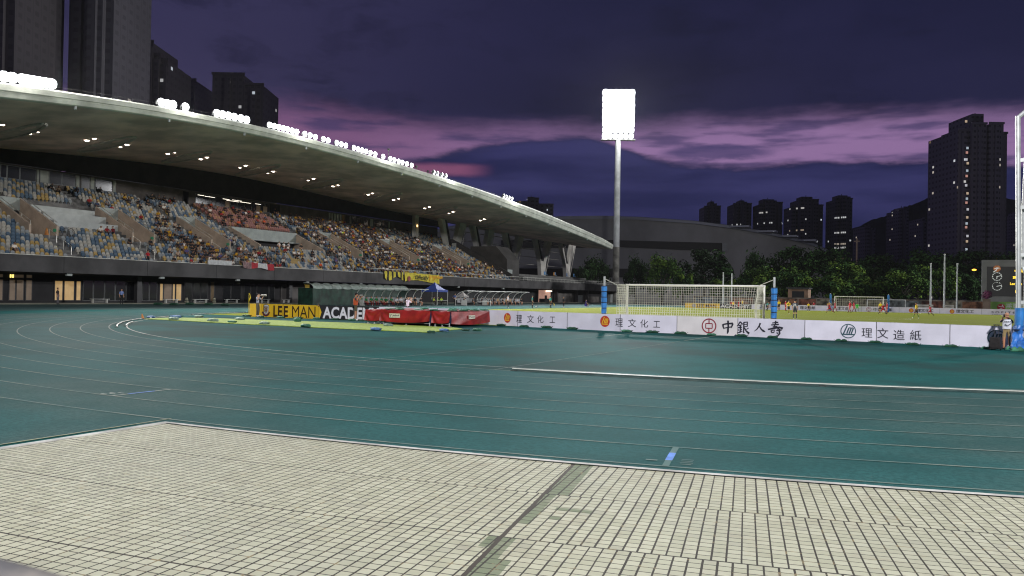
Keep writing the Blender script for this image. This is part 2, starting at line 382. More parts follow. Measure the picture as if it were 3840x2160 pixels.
# ------------------------------------------------------------------ tiled paving in front of the camera
def tile_mat():
    m = bpy.data.materials.new('paving_tiles'); m.use_nodes = True; nt = m.node_tree; b = nt.nodes['Principled BSDF']
    g = nt.nodes.new('ShaderNodeNewGeometry'); v = g.outputs['Position']; x, y, z = sep(nt, v)
    wob = (noise(nt, v, 6.0, 2)-.5)*.004
    yy = y-NC; r = (x*x+yy*yy).sq()+wob; th = x.at2(yy*-1.0)*(180/pi)
    rr = (r-48.80)/1.388; ring = rr.fl(); rf = rr.fr()
    rowp = rf*14.0; row = rowp.fl(); rowf = rowp.fr()
    n1 = white(nt, comb(nt, ring, 3.1, 7.7))[0]
    rm = (ring+.5)*1.388+48.80
    colp = th*(pi/180)*rm/.102+n1*.9+wob*9.0; colf = colp.fr(); cl = colp.fl()
    wid, wcol = white(nt, comb(nt, cl, row, ring))
    # joints: thin between rows, wider between columns, wide between bands
    jv = white(nt, comb(nt, cl, ring, 2.0))[0]
    jr = (((rowf-.5).ab()*-1.0+.5)).lt(.054)
    jc = (((colf-.5).ab()*-1.0+.5)).lt(jv*.035+.052)
    jb = (((rf-.5).ab()*-1.0+.5)).lt(.0075)
    wj_t = th-9.66-(r-48.7)*.050+(noise(nt, v, 9.0, 3)-.5)*.02
    jw = wj_t.ab().lt(.021)
    # dark green-grey replacement tiles right of the wide joint
    cells = (wj_t*(pi/180)*rm/.102)
    two = (rr*1.0).fl().lt(.5)+(rr.gt(2.35)*1.0)*((n1*0+1))
    green = cells.gt(.1)*cells.lt(two*1.0+1.15)*((rr.gt(1.72)*rr.lt(2.0))*-1.0+1.0)*rr.lt(3.0)
    px = lambda a, bb, c, d: cells.gt(a)*cells.lt(bb)*rr.gt(c)*rr.lt(d)
    green = green.mx(px(2.1, 5.2, 1.30, 1.37)).mx(px(2.1, 3.1, 1.5, 1.57)).mx(px(-1.0, 0, 2.0, 2.2))
    tone = noise(nt, v, .8, 4)
    c = mixc(nt, wid, (.375, .372, .265), (.495, .485, .365))
    c = mixc(nt, tone.smooth(.35, .7)*.4, c, (.385, .37, .27))
    c = mixc(nt, wid.gt(.955)*.5, c, (.25, .25, .19)); c = mixc(nt, noise(nt, v, .33, 3).smooth(.45, .7)*.35, c, (.33, .335, .27))
    c = mixc(nt, green, c, mixc(nt, wid, (.13, .16, .09), (.17, .20, .12)))
    c = mixc(nt, noise(nt, v, 2.6, 6, .7).smooth(.48, .74)*.55, c, (.28, .255, .185))
    c = mixc(nt, noise(nt, v, 130.0, 2, .8).smooth(.3, .75)*.22, c, (.26, .27, .21))
    gc = mixc(nt, noise(nt, v, 7.0, 4, .7).smooth(.56, .68), (.035, .030, .024), (.22, .17, .09))
    joint = jr.mx(jc).mx(jb)
    c = mixc(nt, joint, c, gc); c = mixc(nt, jw, c, (.050, .040, .032))
    nt.links.new(c, b.inputs['Base Color']); b.inputs['Roughness'].default_value = .75; b.inputs['Specular IOR Level'].default_value = .2
    bp = nt.nodes.new('ShaderNodeBump'); bp.inputs['Strength'].default_value = .5; bp.inputs['Distance'].default_value = .004
    h = joint.mx(jw)*-1.0+noise(nt, v, 260.0, 2, .8)*.35
    nt.links.new(h.v, bp.inputs['Height']); nt.links.new(bp.outputs[0], b.inputs['Normal'])
    return m
RA = R0+8*LW+.235
t = MB(); a_l = math.degrees(math.asin(2.44/(RA+.1)))
front = [arc(RA+.088, a) for a in np.linspace(a_l, 52, 60)]
pl = [(p.x, p.y, .016) for p in front]
pl += [(60, front[-1].y, .016), (60, -95, .016), (2.44, -95, .016)]
t.poly(list(reversed(pl)))
struct(t.build('paved_apron', tile_mat()))
t = MB(); M_edge = mat('kerb_concrete', (.46, .45, .42), .8, .2, 2.0, bump=.3, coords='World')
A = [arc(RA, a) for a in np.linspace(a_l-.02, 52, 80)]; B = [arc(RA+.085, a) for a in np.linspace(a_l, 52, 80)]
v = [(p.x, p.y, .026) for p in A]+[(p.x, p.y, .026) for p in B]+[(p.x, p.y, 0) for p in A]; n = len(A)
t.add(v, [(i, n+i, n+i+1, i+1) for i in range(n-1)]+[(i, i+1, 2*n+i+1, 2*n+i) for i in range(n-1)])
t.box(2.34, 2.43, -95, A[0].y-.005, 0, .026)
struct(t.build('paving_kerb', M_edge))

# ------------------------------------------------------------------ aluminium inner kerb of the track
M_alu = mat('white_kerb_paint', (.60, .61, .55), .45, .06, 2.0)
M_dark = mat('dark_rubber', (.02, .024, .024), .8, .1, 4.0)
M_kside = mat('kerb_gap_shade', (.03, .055, .052), .6, .2, 3.0)  # dark colour stands for the shadowed hollow under the rail
def kerb(r, a0, a1, label, w=.052, z=.060, group='aluminium kerb rails'):
    n = max(3, int(abs(a1-a0)*1.4)); th = np.linspace(a0, a1, n); c = arc(r, (a0+a1)/2)
    o = thing('kerb_rail', label, 'kerb rail', c, 0, group)
    m = MB(); s = MB(); ft = MB()
    for i in range(n-1):
        p = [arc(r+w/2, th[i]), arc(r+w/2, th[i+1]), arc(r-w/2, th[i+1]), arc(r-w/2, th[i])]
        p = [q-c for q in p]
        m.hexa([q+Vector((0, 0, z-.012)) for q in p], [q+Vector((0, 0, z)) for q in p])
        p2 = [arc(r+w/2-.012, th[i]), arc(r+w/2-.012, th[i+1]), arc(r-w/2+.012, th[i+1]), arc(r-w/2+.012, th[i])]; p2 = [q-c for q in p2]
        s.hexa([q+Vector((0, 0, .012)) for q in p2], [q+Vector((0, 0, z-.013)) for q in p2])
    for a in np.linspace(a0+.1*(a1-a0)/n, a1-.1*(a1-a0)/n, max(2, n//3)):
        q = arc(r+.02, a)-c; ft.box(q.x-.07, q.x+.07, q.y-.07, q.y+.05, 0, .022)
    m.build('rail_top', M_alu, o); s.build('rail_gap_shade', M_kside, o); ft.build('mounting_foot', M_dark, o)  # dark filler under the top plays the shade of the gap
kerb(R0-.12, 3.75, 27, 'long straight-looking white topped kerb rail across the right foreground')
for r, a0, a1, lb in ((38.82, -41.4, -34.6, 'short curved white kerb section lying loose, nearest end cut, outer of two'),
                      (38.42, -43.6, -36.2, 'short curved white kerb section lying loose, inner of two'),
                      (38.86, -51.0, -41.9, 'white kerb section running up to the orange marker by the turf'),
                      (38.60, -57.5, -52.0, 'white kerb section beyond the blue sandbag at turf end'),
                      (38.90, -80.0, -64.6, 'dark far kerb section running behind the turf toward the yellow board')):
    kerb(r, a0, a1, lb)
# ------------------------------------------------------------------ grandstand
M_fascia = mat('dark_fascia_panels', (.060, .057, .058), .7, .22, .35, bump=.1)
M_conc = mat('step_concrete', (.16, .155, .15), .9, .2, .8)
M_roof = mat('roof_soffit_panels', (.86, .67, .62), .8, .16, .22, bump=.08)
M_rfas = mat('roof_edge_metal', (.52, .54, .47), .6, .14, .5, bump=.15)
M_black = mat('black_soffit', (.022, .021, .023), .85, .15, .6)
M_rwall = mat('brown_rear_wall', (.10, .085, .078), .85, .15, .5)
M_peach = mat('peach_wall', (.46, .36, .28), .85, .1, .8)
M_gpanel = mat('grey_green_panel', (.34, .37, .355), .7, .1, .6)
M_dglass = mat('dark_window_glass', (.010, .011, .013), .12, .0, 1, spec=.6)
M_pale = mat('pale_blind', (.36, .37, .33), .8, .1, 1.0)
M_tan = mat('tan_door', (.30, .19, .085), .7, .1, 1.0)
M_frame = mat('window_frame_grey', (.16, .165, .165), .5, .1, 2.0)
M_dkframe = mat('dark_frame', (.035, .034, .036), .5, .1, 2.0)
M_rail = mat('steel_rail', (.62, .60, .55), .35, .05, 3.0, metal=.6)
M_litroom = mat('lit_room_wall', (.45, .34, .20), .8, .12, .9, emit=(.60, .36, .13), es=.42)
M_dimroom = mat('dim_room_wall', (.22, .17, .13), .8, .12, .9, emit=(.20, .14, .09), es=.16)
M_tube = mat('tube_lamp', (1, 1, 1), .5, 0, 1, emit=(1.0, .90, .75), es=2.2)
M_warm = mat('warm_lamp', (1, .9, .8), .5, 0, 1, emit=(1.0, .84, .68), es=16)
M_bulb = mat('floodlamp_glass', (1, 1, 1), .3, 0, 1, emit=(.93, .95, 1.0), es=14)
M_bulb.cycles.emission_sampling = 'AUTO'
M_sconce = mat('amber_lamp', (1, .7, .3), .5, 0, 1, emit=(1.0, .62, .22), es=4)
M_sign = mat('green_exit_sign', (.03, .16, .09), .5, 0, 1, emit=(.04, .24, .12), es=.25)
M_yel = mat('yellow_lit_sign', (.9, .7, .2), .5, 0, 1, emit=(1.0, .80, .22), es=1.6)

NS0, NS1 = -16.0, 111.2
ROW, RISE, UF, ZF = .875, .428, -69.6, 4.55
def row_u(i): return UF-ROW*i
def row_z(i): return ZF+RISE*i
VOMS = [(9.8, 12.9), (22.5, 25.6), (34.7, 37.9), (64.0, 67.2), (81.2, 84.6), (99.5, 103.2)]
AISLES = [11.3, 21.7, 34.0, 42.4, 58.6, 67.9, 80.4, 98.6]
stand = thing('grandstand', 'long covered grandstand with curved white edged roof, blue yellow and cream seats, dark ground floor', 'grandstand', (-69.0, 50.0, 0))
O = Vector((-69.0, 50.0, 0))
def sb(name, mb, m, parent=None, smooth=False, label=None):
    mb.v = [(x-O.x, y-O.y, z-O.z) for x, y, z in mb.v]
    o = mb.build(name, m, parent or stand, None, 0, smooth)
    if parent and parent is not stand: pass
    if label: o['label'] = label
    return o
def sbs(name, mb, m, parent=None, smooth=False):
    # one object for every connected piece
    par = list(range(len(mb.v)))
    def fd(i):
        while par[i] != i: par[i] = par[par[i]]; i = par[i]
        return i
    for f in mb.f:
        for q in f[1:]: par[fd(q)] = fd(f[0])
    grp = {}
    for f, mi in zip(mb.f, mb.m): grp.setdefault(fd(f[0]), []).append((f, mi))
    out = []
    for g in grp.values():
        k = MB(); ids = sorted({i for f, _ in g for i in f}); mp = {i: j for j, i in enumerate(ids)}
        k.v = [mb.v[i] for i in ids]; k.f = [[mp[i] for i in f] for f, _ in g]; k.m = [mi for _, mi in g]
        out.append(sb(name, k, m, parent, smooth))
    return out
# terrace
t = MB()
def row_cuts(i):
    c = []
    if 8 <= i <= 15: c = [(a, b) for a, b in VOMS]
    if 8 <= i <= 15: c.append((43.6, 57.4))
    return sorted(c)
for i in range(24):
    n0 = NS0
    segs = []
    for a, b in row_cuts(i): segs.append((n0, a)); n0 = b
    segs.append((n0, NS1))
    for a, b in segs: t.box(row_u(i)-ROW, row_u(i), a, b, row_z(i)-.9 if i else row_z(i)-.5, row_z(i))
for a in AISLES:
    for i in range(24):
        if any(p-.7 < a < q+.7 for p, q in row_cuts(i)): continue
        t.box(row_u(i)-.28, row_u(i)+.06, a-.55, a+.55, row_z(i)-.5, row_z(i)-.20)
sb('seating_terrace', t, M_conc)
# vomitories
for vi, (a, b) in enumerate(VOMS):
    zf = row_z(7)
    w = MB()
    for n in (a, b):
        pr = [(row_u(8)+.2, n-.13, zf-.3), (row_u(16), n-.13, zf-.3), (row_u(16), n-.13, row_z(16)+.75), (row_u(15)-.2, n-.13, row_z(15)+.85), (row_u(8)+.2, n-.13, row_z(7)+1.15)]
        w.prism(pr, (0, .26, 0))
    o = sbs('stairwell_side_wall', w, M_peach)
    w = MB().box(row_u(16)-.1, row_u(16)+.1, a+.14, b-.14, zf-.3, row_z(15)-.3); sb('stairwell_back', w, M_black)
    w = MB().box(row_u(16)-.06, row_u(16)+.14, a+.14, b-.14, row_z(15)-.29, row_z(16)+.75); sb('parapet_panel', w, M_gpanel)
    for n in (a+.02, b-.02):
        w = MB(); p0 = Vector((row_u(15)-.2, n, row_z(15)+1.25)); p1 = Vector((row_u(8)+.2, n, row_z(7)+1.55))
        w.tube(p0, p1, .03, n=6); w.tube(p0+Vector((0, 0, -.35)), p1+Vector((0, 0, -.35)), .022, n=6)
        for k in range(5): q = p0.lerp(p1, k/4); w.tube(q, q-Vector((0, 0, .5)), .02, n=5)
        sb('handrail', w, M_rail)
    for k in (0, 1):
        n = b+.5+k*.6; sb('stair_rail', MB().path([(row_u(8)+.3, n, zf+.1), (row_u(8)+.3, n, zf+.75), (row_u(8)+1.0, n, zf+1.0), (row_u(8)+1.6, n, zf+.6), (row_u(8)+1.6, n, zf-.1)], .025, 5), M_dkframe)
    sb('exit_sign', MB().box(row_u(8)+.1, row_u(8)+.24, b-.16, b-.14, zf+.55, zf+.75).box(row_u(8)-.35, row_u(8)+.12, b-.18, b-.132, zf+.5, zf+.85), M_sign)
# aisle rails in the lower rows
for a in AISLES:
    for i in (2, 5): sb('aisle_rail', MB().path([(row_u(i), a, row_z(i)-.1), (row_u(i), a, row_z(i)+.85), (row_u(i+1)-.5, a, row_z(i+1)+.85+.25), (row_u(i+1)-.5, a, row_z(i+1))], .028, 5), M_rail)
# commentary box in the middle
w = MB().box(-82.75, -82.35, 43.6, 57.4, 9.75, 11.35).box(-82.75, -81.6, 43.6, 57.4, 9.55, 9.75)
sb('commentary_parapet', w, M_gpanel)
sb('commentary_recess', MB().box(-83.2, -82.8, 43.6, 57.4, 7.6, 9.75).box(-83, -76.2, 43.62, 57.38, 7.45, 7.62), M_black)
w = MB()
for n in (43.6, 57.4):
    w.prism([(row_u(8)+.2, n-.15, 7.2), (row_u(15)-.3, n-.15, 7.2), (row_u(15)-.3, n-.15, row_z(15)+.5), (row_u(8)+.2, n-.15, row_z(7)+1.0)], (0, .3, 0))
sbs('commentary_side_wall', w, M_peach)
for n in (45.6, 49.2, 54.6): sb('commentary_desk', MB().box(-79.2, -78.5, n, n+2.0, 8.2, 8.28).box(-79.1, -79.0, n+.1, n+.2, 7.6, 8.2).box(-78.7, -78.6, n+1.8, n+1.9, 7.6, 8.2), M_frame)
# white three-step platform between the seats on the left
w = MB()
for u0, u1, z, n0, n1 in ((-84.2, -82.6, 11.45, 13.5, 21.6), (-82.6, -80.9, 10.65, 14.0, 22.0), (-80.9, -78.7, 9.6, 13.9, 22.1)):
    w.box(u0, u1, n0, n1, z-1.5, z)
sb('white_platform', w, mat('platform_white', (.44, .46, .45), .8, .08, .8))
# fascia, front rail glass and cladding joints
w = MB().box(-69.35, -69.0, NS0, 186, 3.28, 4.98); sb('front_fascia', w, M_fascia)
w = MB()
for k in range(19): n = NS0+5+k*10.0; w.box(-68.998, -68.99, n, n+.05, 3.3, 4.96)
sb('fascia_joint', w, M_black)
w = MB().tube((-69.1, NS0, 5.02), (-69.1, 112, 5.02), .035, n=6).tube((-69.1, 60, 5.72), (-69.1, 186, 5.72), .035, n=6)
for k in range(64): w.tube((-69.1, 60+2*k, 5.0), (-69.1, 60+2*k, 5.72), .018, n=4)
w.tube((-69.1, 112, 5.25), (-69.1, 186, 5.25), .03, n=5)
sb('front_rail', w, mat('white_rail', (.66, .66, .60), .45, .05, 2.0))
# rear wall, black band under the roof
ZW = 17.05
sb('rear_wall', MB().box(-91.2, -90.6, NS0, 112, 13.5, ZW), M_rwall)
def wpane(x0, x1, z0, z1, m, name='window', fr=.07):
    a = PU(x0, 720, -90.55).y; b = PU(x1, 720, -90.55).y
    o = sb(name, MB().box(-90.60, -90.56, a, b, z0, z1), M_frame if m is not M_tan else M_dkframe)
    sb('pane', MB().box(-90.558, -90.545, a+fr, b-fr, z0+fr, z1-fr), m, o)
    return o
def px2(x): return x/2.415
for x0, x1, m in ((0, 60, M_dglass), (62, 175, M_dglass), (178, 325, M_dglass), (330, 352, M_pale), (358, 440, M_pale), (445, 560, M_dglass), (562, 680, M_dglass), (684, 720, M_pale), (735, 812, M_dglass), (816, 855, M_pale), (860, 1015, M_dglass), (1020, 1048, M_pale)):
    wpane(px2(x0), px2(x1), 15.2, 16.85, m)
for x0, x1, m in ((80, 207, M_dglass), (207, 265, M_dglass), (267, 400, M_dglass), (402, 460, M_dglass), (462, 525, M_dglass), (527, 590, M_dglass), (592, 650, M_dglass), (652, 712, M_dglass), (714, 750, M_dglass),
                  (1290, 1308, M_pale), (1314, 1332, M_pale), (1338, 1358, M_pale), (1364, 1386, M_pale), (1390, 1408, M_pale), (1410, 1436, M_tan), (1440, 1482, M_dglass), (1484, 1492, M_pale), (1500, 1545, M_dglass), (1547, 1588, M_dglass), (1606, 1650, M_dglass), (1664, 1694, M_pale), (1700, 1770, M_dglass), (1772, 1830, M_dglass), (1834, 1846, M_pale)):
    wpane(700+px2(x0), 700+px2(x1), 15.2, 16.8, m)
for x0, x1 in ((-40, 0), (690, 704), (1660/2.415, 1710/2.415), (700+760/2.415, 700+848/2.415)):
    a, b = PU(x0, 720, -90.5).y, PU(x1, 720, -90.5).y
    sb('rear_door', MB().box(-90.60, -90.54, a, b, 14.0, 16.8), M_black)
w = MB()
for x, z, ln in ((742, 16.55, 1.2), (768, 16.5, 2.0), (836, 16.5, 1.4), (850, 16.35, 2.6), (872, 16.55, 2.0), (900, 16.4, 2.4), (958, 16.45, 1.3)):
    a = PU(x, 740, -90.5).y; w.box(-90.535, -90.52, a, a+ln, z-.02, z+.04)
sbs('office_tube_lamp', w, M_tube)
w = MB()
for x in (845, 962, 988): a = PU(x, 770, -90.5).y; w.box(-90.535, -90.525, a, a+.9, 15.3, 16.2)
sbs('lit_room_patch', w, M_dimroom)
# roof: lofted shell
tN = [-22, -1.7, 3.3, 14.6, 30.1, 42.6, 58.3, 78.4, 105.2, 127, 143.1, 149.6]
tZ = [17.9, 19.92, 20.37, 21.35, 22.02, 21.98, 21.62, 21.0, 19.5, 17.7, 16.1, 15.1]
bZ = [16.2, 18.5, 19.1, 20.2, 20.85, 20.82, 20.40, 19.55, 17.62, 15.9, 14.5, 13.85]
rN = [-26, 8, 14, 31.6, 45, 58, 75.3, 97, 124, 145, 160, 180]
rZ = [16.0, 18.2, 18.7, 20.0, 20.5, 20.45, 19.75, 18.85, 18.2, 17.7, 17.5, 17.9]
def roof_sec(s):
    nf = -22+s*(149.6+22); nr = -26+s*(180+26)
    zt = float(np.interp(nf, tN, tZ)); zb = float(np.interp(nf, tN, bZ)); zr = float(np.interp(nr, rN, rZ))
    zt = sum(float(np.interp(nf+k, tN, tZ)) for k in (-6, -3, 0, 3, 6))/5 if -10 < nf < 140 else zt
    zb = sum(float(np.interp(nf+k, tN, bZ)) for k in (-6, -3, 0, 3, 6))/5 if -10 < nf < 140 else zb
    zr = sum(float(np.interp(nr+k, rN, rZ)) for k in (-8, -4, 0, 4, 8))/5
    return nf, nr, zt, zb, zr
def under(s, w):
    nf, nr, zt, zb, zr = roof_sec(s)
    u = -62.35+w*(-90.3+62.35); n = nf+w*(nr-nf)
    return Vector((u, n, zb+.02+w*(zr-zb)-.35*sin(pi*w)))
NSEG = 72
t = MB(); t.grid(lambda a, b: tuple(under(a, b)), NSEG, 10); sb('roof_soffit', t, M_roof, smooth=True)
def fasc(a, b):
    nf, nr, zt, zb, zr = roof_sec(a)
    pr = [(-62.36, zb), (-62.05, zb+.12), (-61.92, zb+.40*(zt-zb)), (-61.95, zb+.47*(zt-zb)), (-61.80, zb+.50*(zt-zb)), (-61.78, zb+.88*(zt-zb)), (-61.9, zt), (-62.5, zt+.06)]
    k = b*(len(pr)-1); i = min(int(k), len(pr)-2); f = k-i
    return (pr[i][0]+(pr[i+1][0]-pr[i][0])*f, nf, pr[i][1]+(pr[i+1][1]-pr[i][1])*f)
t = MB(); t.grid(fasc, NSEG, 7); sb('roof_edge', t, M_rfas)
def topf(a, b):
    nf, nr, zt, zb, zr = roof_sec(a)
    return (-62.5+b*(-91+62.5), nf+b*(nr-nf), zt+.06+b*(zr+.9-zt)+1.4*sin(pi*b))
t = MB(); t.grid(topf, 48, 8); sb('roof_top', t, M_rfas, smooth=True)
t = MB()
for b in range(8):
    A0, A1 = under(1.0, b/8), under(1.0, (b+1)/8); B0, B1 = Vector(topf(1.0, b/8)), Vector(topf(1.0, (b+1)/8)); t.poly([A0, A1, B1, B0])
t.grid(lambda a, b: (-90.45, roof_sec(a*.672)[1], ZW+.02+b*(roof_sec(a*.672)[4]+.5-ZW)), 40, 1, 1)
sb('roof_end', t, [M_rfas, M_black])
# small rainwater spouts under the roof edge
t = MB()
for k in range(13):
    s = .16+k*.062; nf, nr, zt, zb, zr = roof_sec(s); t.box(-62.3, -62.05, nf-.06, nf+.06, zb-.28, zb+.06)
sbs('edge_spout', t, M_gpanel)
def on_soffit(x, y):
    d = ray(x, y); best = None
    for i in range(60, 420):
        p = CAM+d*(i*.75)
        if p[0] > -62.3: continue
        if p[0] < -90.3: break
        w = (p[0]+62.35)/(-90.3+62.35)
        lo, hi = 0.0, 1.0
        for _ in range(22):
            m = (lo+hi)/2
            if under(m, w).y < p[1]: lo = m
            else: hi = m
        if p[2] > under(lo, w).z: return Vector(p), lo, w
    return None
dl = [(110, 500), (141, 492), (326, 526), (353, 518), (451, 549), (476, 542), (629, 576), (654, 570), (753, 596), (776, 589), (900, 627), (921, 620), (1005, 648), (1025, 642), (1156, 675), (1176, 669), (1249, 698), (1268, 693), (1381, 729), (1397, 724), (1476, 749), (1495, 744), (1593, 780), (1610, 775), (1684, 799), (1699, 794), (1801, 826), (1816, 821), (8, 466)]
DL = []
proto = None
for x, y in dl:
    h = on_soffit(x, y)
    if not h: continue
    p = h[0]; DL.append(p)
    if proto is None:
        c = MB().tube((0, 0, -.02), (0, 0, .10), .34, n=12); proto = c.build('downlight', M_frame, stand)
        k = MB().ball((0, 0, -.03), .26, .26, .10, 12, 5).build('lamp_glass', M_warm, proto)
        proto.location = p-O
    else:
        q = proto.copy(); COL.objects.link(q); q.parent = stand; q.location = p-O
        k2 = k.copy(); COL.objects.link(k2); k2.parent = q
M_rim = mat('skylight_rim', (.62, .60, .55), .6, .1, 1.0)
ring0 = None
for (x0, y0), (x1, y1) in (((300, 566), (502, 510)), ((614, 607), (787, 562)), ((889, 655), (1045, 615)), ((1141, 704), (1280, 669)), ((1371, 757), (1502, 720)), ((1588, 807), (1709, 772)), ((1795, 853), (1906, 818)), ((-60, 525), (165, 460))):
    A, B = on_soffit(x0, y0), on_soffit(x1, y1)
    if not A or not B: continue
    a, b = A[0], B[0]; c = (a+b)/2; ax = (a-b)/2; L_ = ax.length; ax.normalize(); nn = Vector((0, 0, 1)); side = nn.cross(ax).normalized()
    pts = [c+ax*(L_*cos(2*pi*i/40))+side*(1.25*sin(2*pi*i/40)) for i in range(40)]
    def dropz(q):
        w = min(1, max(0, (q.x+62.35)/(-90.3+62.35))); lo, hi = 0.0, 1.0
        for _ in range(20):
            m = (lo+hi)/2
            if under(m, w).y < q.y: lo = m
            else: hi = m
        return under(lo, w).z
    pts = [Vector((q.x, q.y, dropz(q)-.03)) for q in pts]
    o = sb('skylight', MB().path(pts, .16, 6, closed=True), M_rim)
    cz = Vector((c.x, c.y, dropz(c)-.02)); d = MB()
    for i in range(40): d.poly([cz+Vector((0, 0, .0)), pts[i]+Vector((0, 0, .012)), pts[(i+1) % 40]+Vector((0, 0, .012))])
    sb('skylight_glazing', d, mat('skylight_glass', (.66, .58, .52), .5, .1, 1.0), o)
# floodlights along the roof edge
flx = [(12, 322), (45, 300), (82, 306), (104, 310), (126, 312), (148, 316), (170, 318), (192, 322), (604, 386), (626, 388), (648, 392), (694, 402), (812, 428), (834, 432), (856, 436), (878, 440), (902, 444), (924, 448),
       (1010, 471), (1028, 474), (1045, 477), (1062, 480), (1078, 484), (1095, 488), (1112, 491), (1142, 499), (1162, 503), (1182, 508), (1212, 518), (1230, 521), (1262, 534), (1279, 538), (1296, 543),
       (1326, 551), (1342, 556), (1357, 561), (1372, 567), (1388, 572), (1406, 577), (1436, 586), (1463, 596), (1478, 599), (1494, 605), (1508, 609), (1525, 615), (1543, 621), (1626, 648), (1640, 652), (1656, 658), (1671, 662), (1888, 743), (1898, 746), (1908, 749), (1919, 754)]
fl0 = None; FLP = []
for i, (x, y) in enumerate(flx):
    p = PU(x, y, -62.2); s = (p.y+22)/(171.6); zt = roof_sec(s)[2]; p.z = zt+.62 if x < 600 else zt+.55
    FLP.append(p)
    sc = 1.5 if x < 210 else 1.35 if x < 960 else 1.1
    far = x > 1545
    if fl0 is None:
        b = MB().box(-.28, -.16, -.05, .05, -.62, .05).box(-.2, .1, -.32, -.28, -.2, .04).box(-.2, .1, .28, .32, -.2, .04)
        b.tube((-.22, 0, .10), (.02, 0, 0), .22, .33, n=14)
        fl0 = b.build('floodlight', M_frame, stand); gl = MB().ball((.05, 0, -.02), .16, .33, .33, 14, 8).build('lamp_glass', M_bulb, fl0)
        fo = fl0; fo.location = p-O
    else:
        fo = fl0.copy(); COL.objects.link(fo); fo.parent = stand; fo.location = p-O
        g2 = gl.copy(); COL.objects.link(g2); g2.parent = fo
    fo.scale = (sc, sc, sc); fo.rotation_euler = (0, 0, 0 if not far else .9)
for (xa, ya), (xb, yb) in (((205, 335), (600, 396)), ((705, 405), (805, 430)), ((1112, 494), (1140, 500)), ((1300, 545), (1325, 552)), ((1530, 618), (1625, 650)), ((1672, 664), (1888, 746))):
    t = MB(); a, b = PU(xa, ya, -62.6), PU(xb, yb, -62.6); za, zb_ = roof_sec((a.y+22)/171.6)[2], roof_sec((b.y+22)/171.6)[2]
    n_ = max(2, int((b.y-a.y)/1.5)); prev = None
    for k in range(n_+1):
        n = a.y+(b.y-a.y)*k/n_; z = roof_sec((n+22)/171.6)[2]; t.tube((-62.6, n, z), (-62.6, n, z+.45), .02, n=4)
        if prev: t.tube(prev, (-62.6, n, z+.45), .02, n=4)
        prev = (-62.6, n, z+.45)
    sb('roof_guardrail', t, M_dkframe)
for x, y, h in ((1457, 598, 2.2), (1561, 628, .9), (1605, 640, .7)):
    t = MB(); a = PU(x, y, -62.8); z = roof_sec((a.y+22)/171.6)[2]; t.tube((-62.8, a.y, z), (-62.8, a.y, z+h), .05, n=5); t.box(-62.95, -62.65, a.y-.15, a.y+.15, z+h-.3, z+h)
    sb('roof_mast', t, M_dkframe)
# V shaped concrete props at the far end
M_prop = mat('prop_concrete', (.58, .56, .52), .85, .1, .5, bump=.1)
def sof(u, n):
    w = (u+62.35)/(-90.3+62.35); lo, hi = 0.0, 1.0
    for _ in range(22):
        m = (lo+hi)/2
        if under(m, w).y < n: lo = m
        else: hi = m
    return under(lo, w).z
for ci, n in enumerate((111, 124.5, 140.3, 157.7, 174.6)):
    u = -86.0; z0 = 7.3 if n > 130 else 4.5; zk = 11.0 if n > 130 else 10.5; hw = .55
    t = MB(); z0 -= .4
    k0 = [(u-hw, n-1.75, zk), (u+hw, n-1.75, zk), (u+hw, n+1.75, zk), (u-hw, n+1.75, zk)]
    t.hexa([(u-hw, n-1.15, z0), (u+hw, n-1.15, z0), (u+hw, n+1.15, z0), (u-hw, n+1.15, z0)], k0)
    tl = sof(u, n-4.6)+.25; tr = sof(u, min(178, n+4.6))+.25
    t.hexa([(u-hw, n-1.75, zk+.002), (u+hw, n-1.75, zk+.002), (u+hw, n-.1, zk+.002), (u-hw, n-.1, zk+.002)], [(u-hw, n-5.5, tl), (u+hw, n-5.5, tl), (u+hw, n-3.2, tl), (u-hw, n-3.2, tl)])
    t.hexa([(u-hw, n+.1, zk+.002), (u+hw, n+.1, zk+.002), (u+hw, n+1.75, zk+.002), (u-hw, n+1.75, zk+.002)], [(u-hw, n+2.6, tr), (u+hw, n+2.6, tr), (u+hw, n+5.2, tr), (u-hw, n+5.2, tr)])
    o = sb('roof_prop', t, M_prop)
    e = MB().hexa([(u+hw+.004, n+1.0, z0), (u+hw+.10, n+1.0, z0), (u+hw+.10, n+1.14, z0), (u+hw+.004, n+1.14, z0)], [(u+hw+.004, n+4.9, tr-.4), (u+hw+.10, n+4.9, tr-.4), (u+hw+.10, n+5.15, tr-.4), (u+hw+.004, n+5.15, tr-.4)])
    sb('edge_strip', e, M_rim, o)
    e = MB().hexa([(u+hw+.004, n-1.4, zk+.3), (u+hw+.03, n-1.4, zk+.3), (u+hw+.03, n-.15, zk+.3), (u+hw+.004, n-.15, zk+.3)], [(u+hw+.004, n-3.9, tl-.4), (u+hw+.03, n-3.9, tl-.4), (u+hw+.03, n-3.25, tl-.4), (u+hw+.004, n-3.25, tl-.4)])
    sb('recess_strip', e, M_black, o)
# wall lamp column near the top of the seats
a = PU(1558, 850, -88.0); sb('lamp_column', MB().box(-88.5, -87.6, a.y-.5, a.y+.6, 13.8, 18.6), M_prop)
a2 = PU(1558, 838, -87.5); sb('wall_sconce', MB().tube((-87.5, a.y, 16.1), (-87.5, a.y, 16.5), .12, n=8), M_sconce)
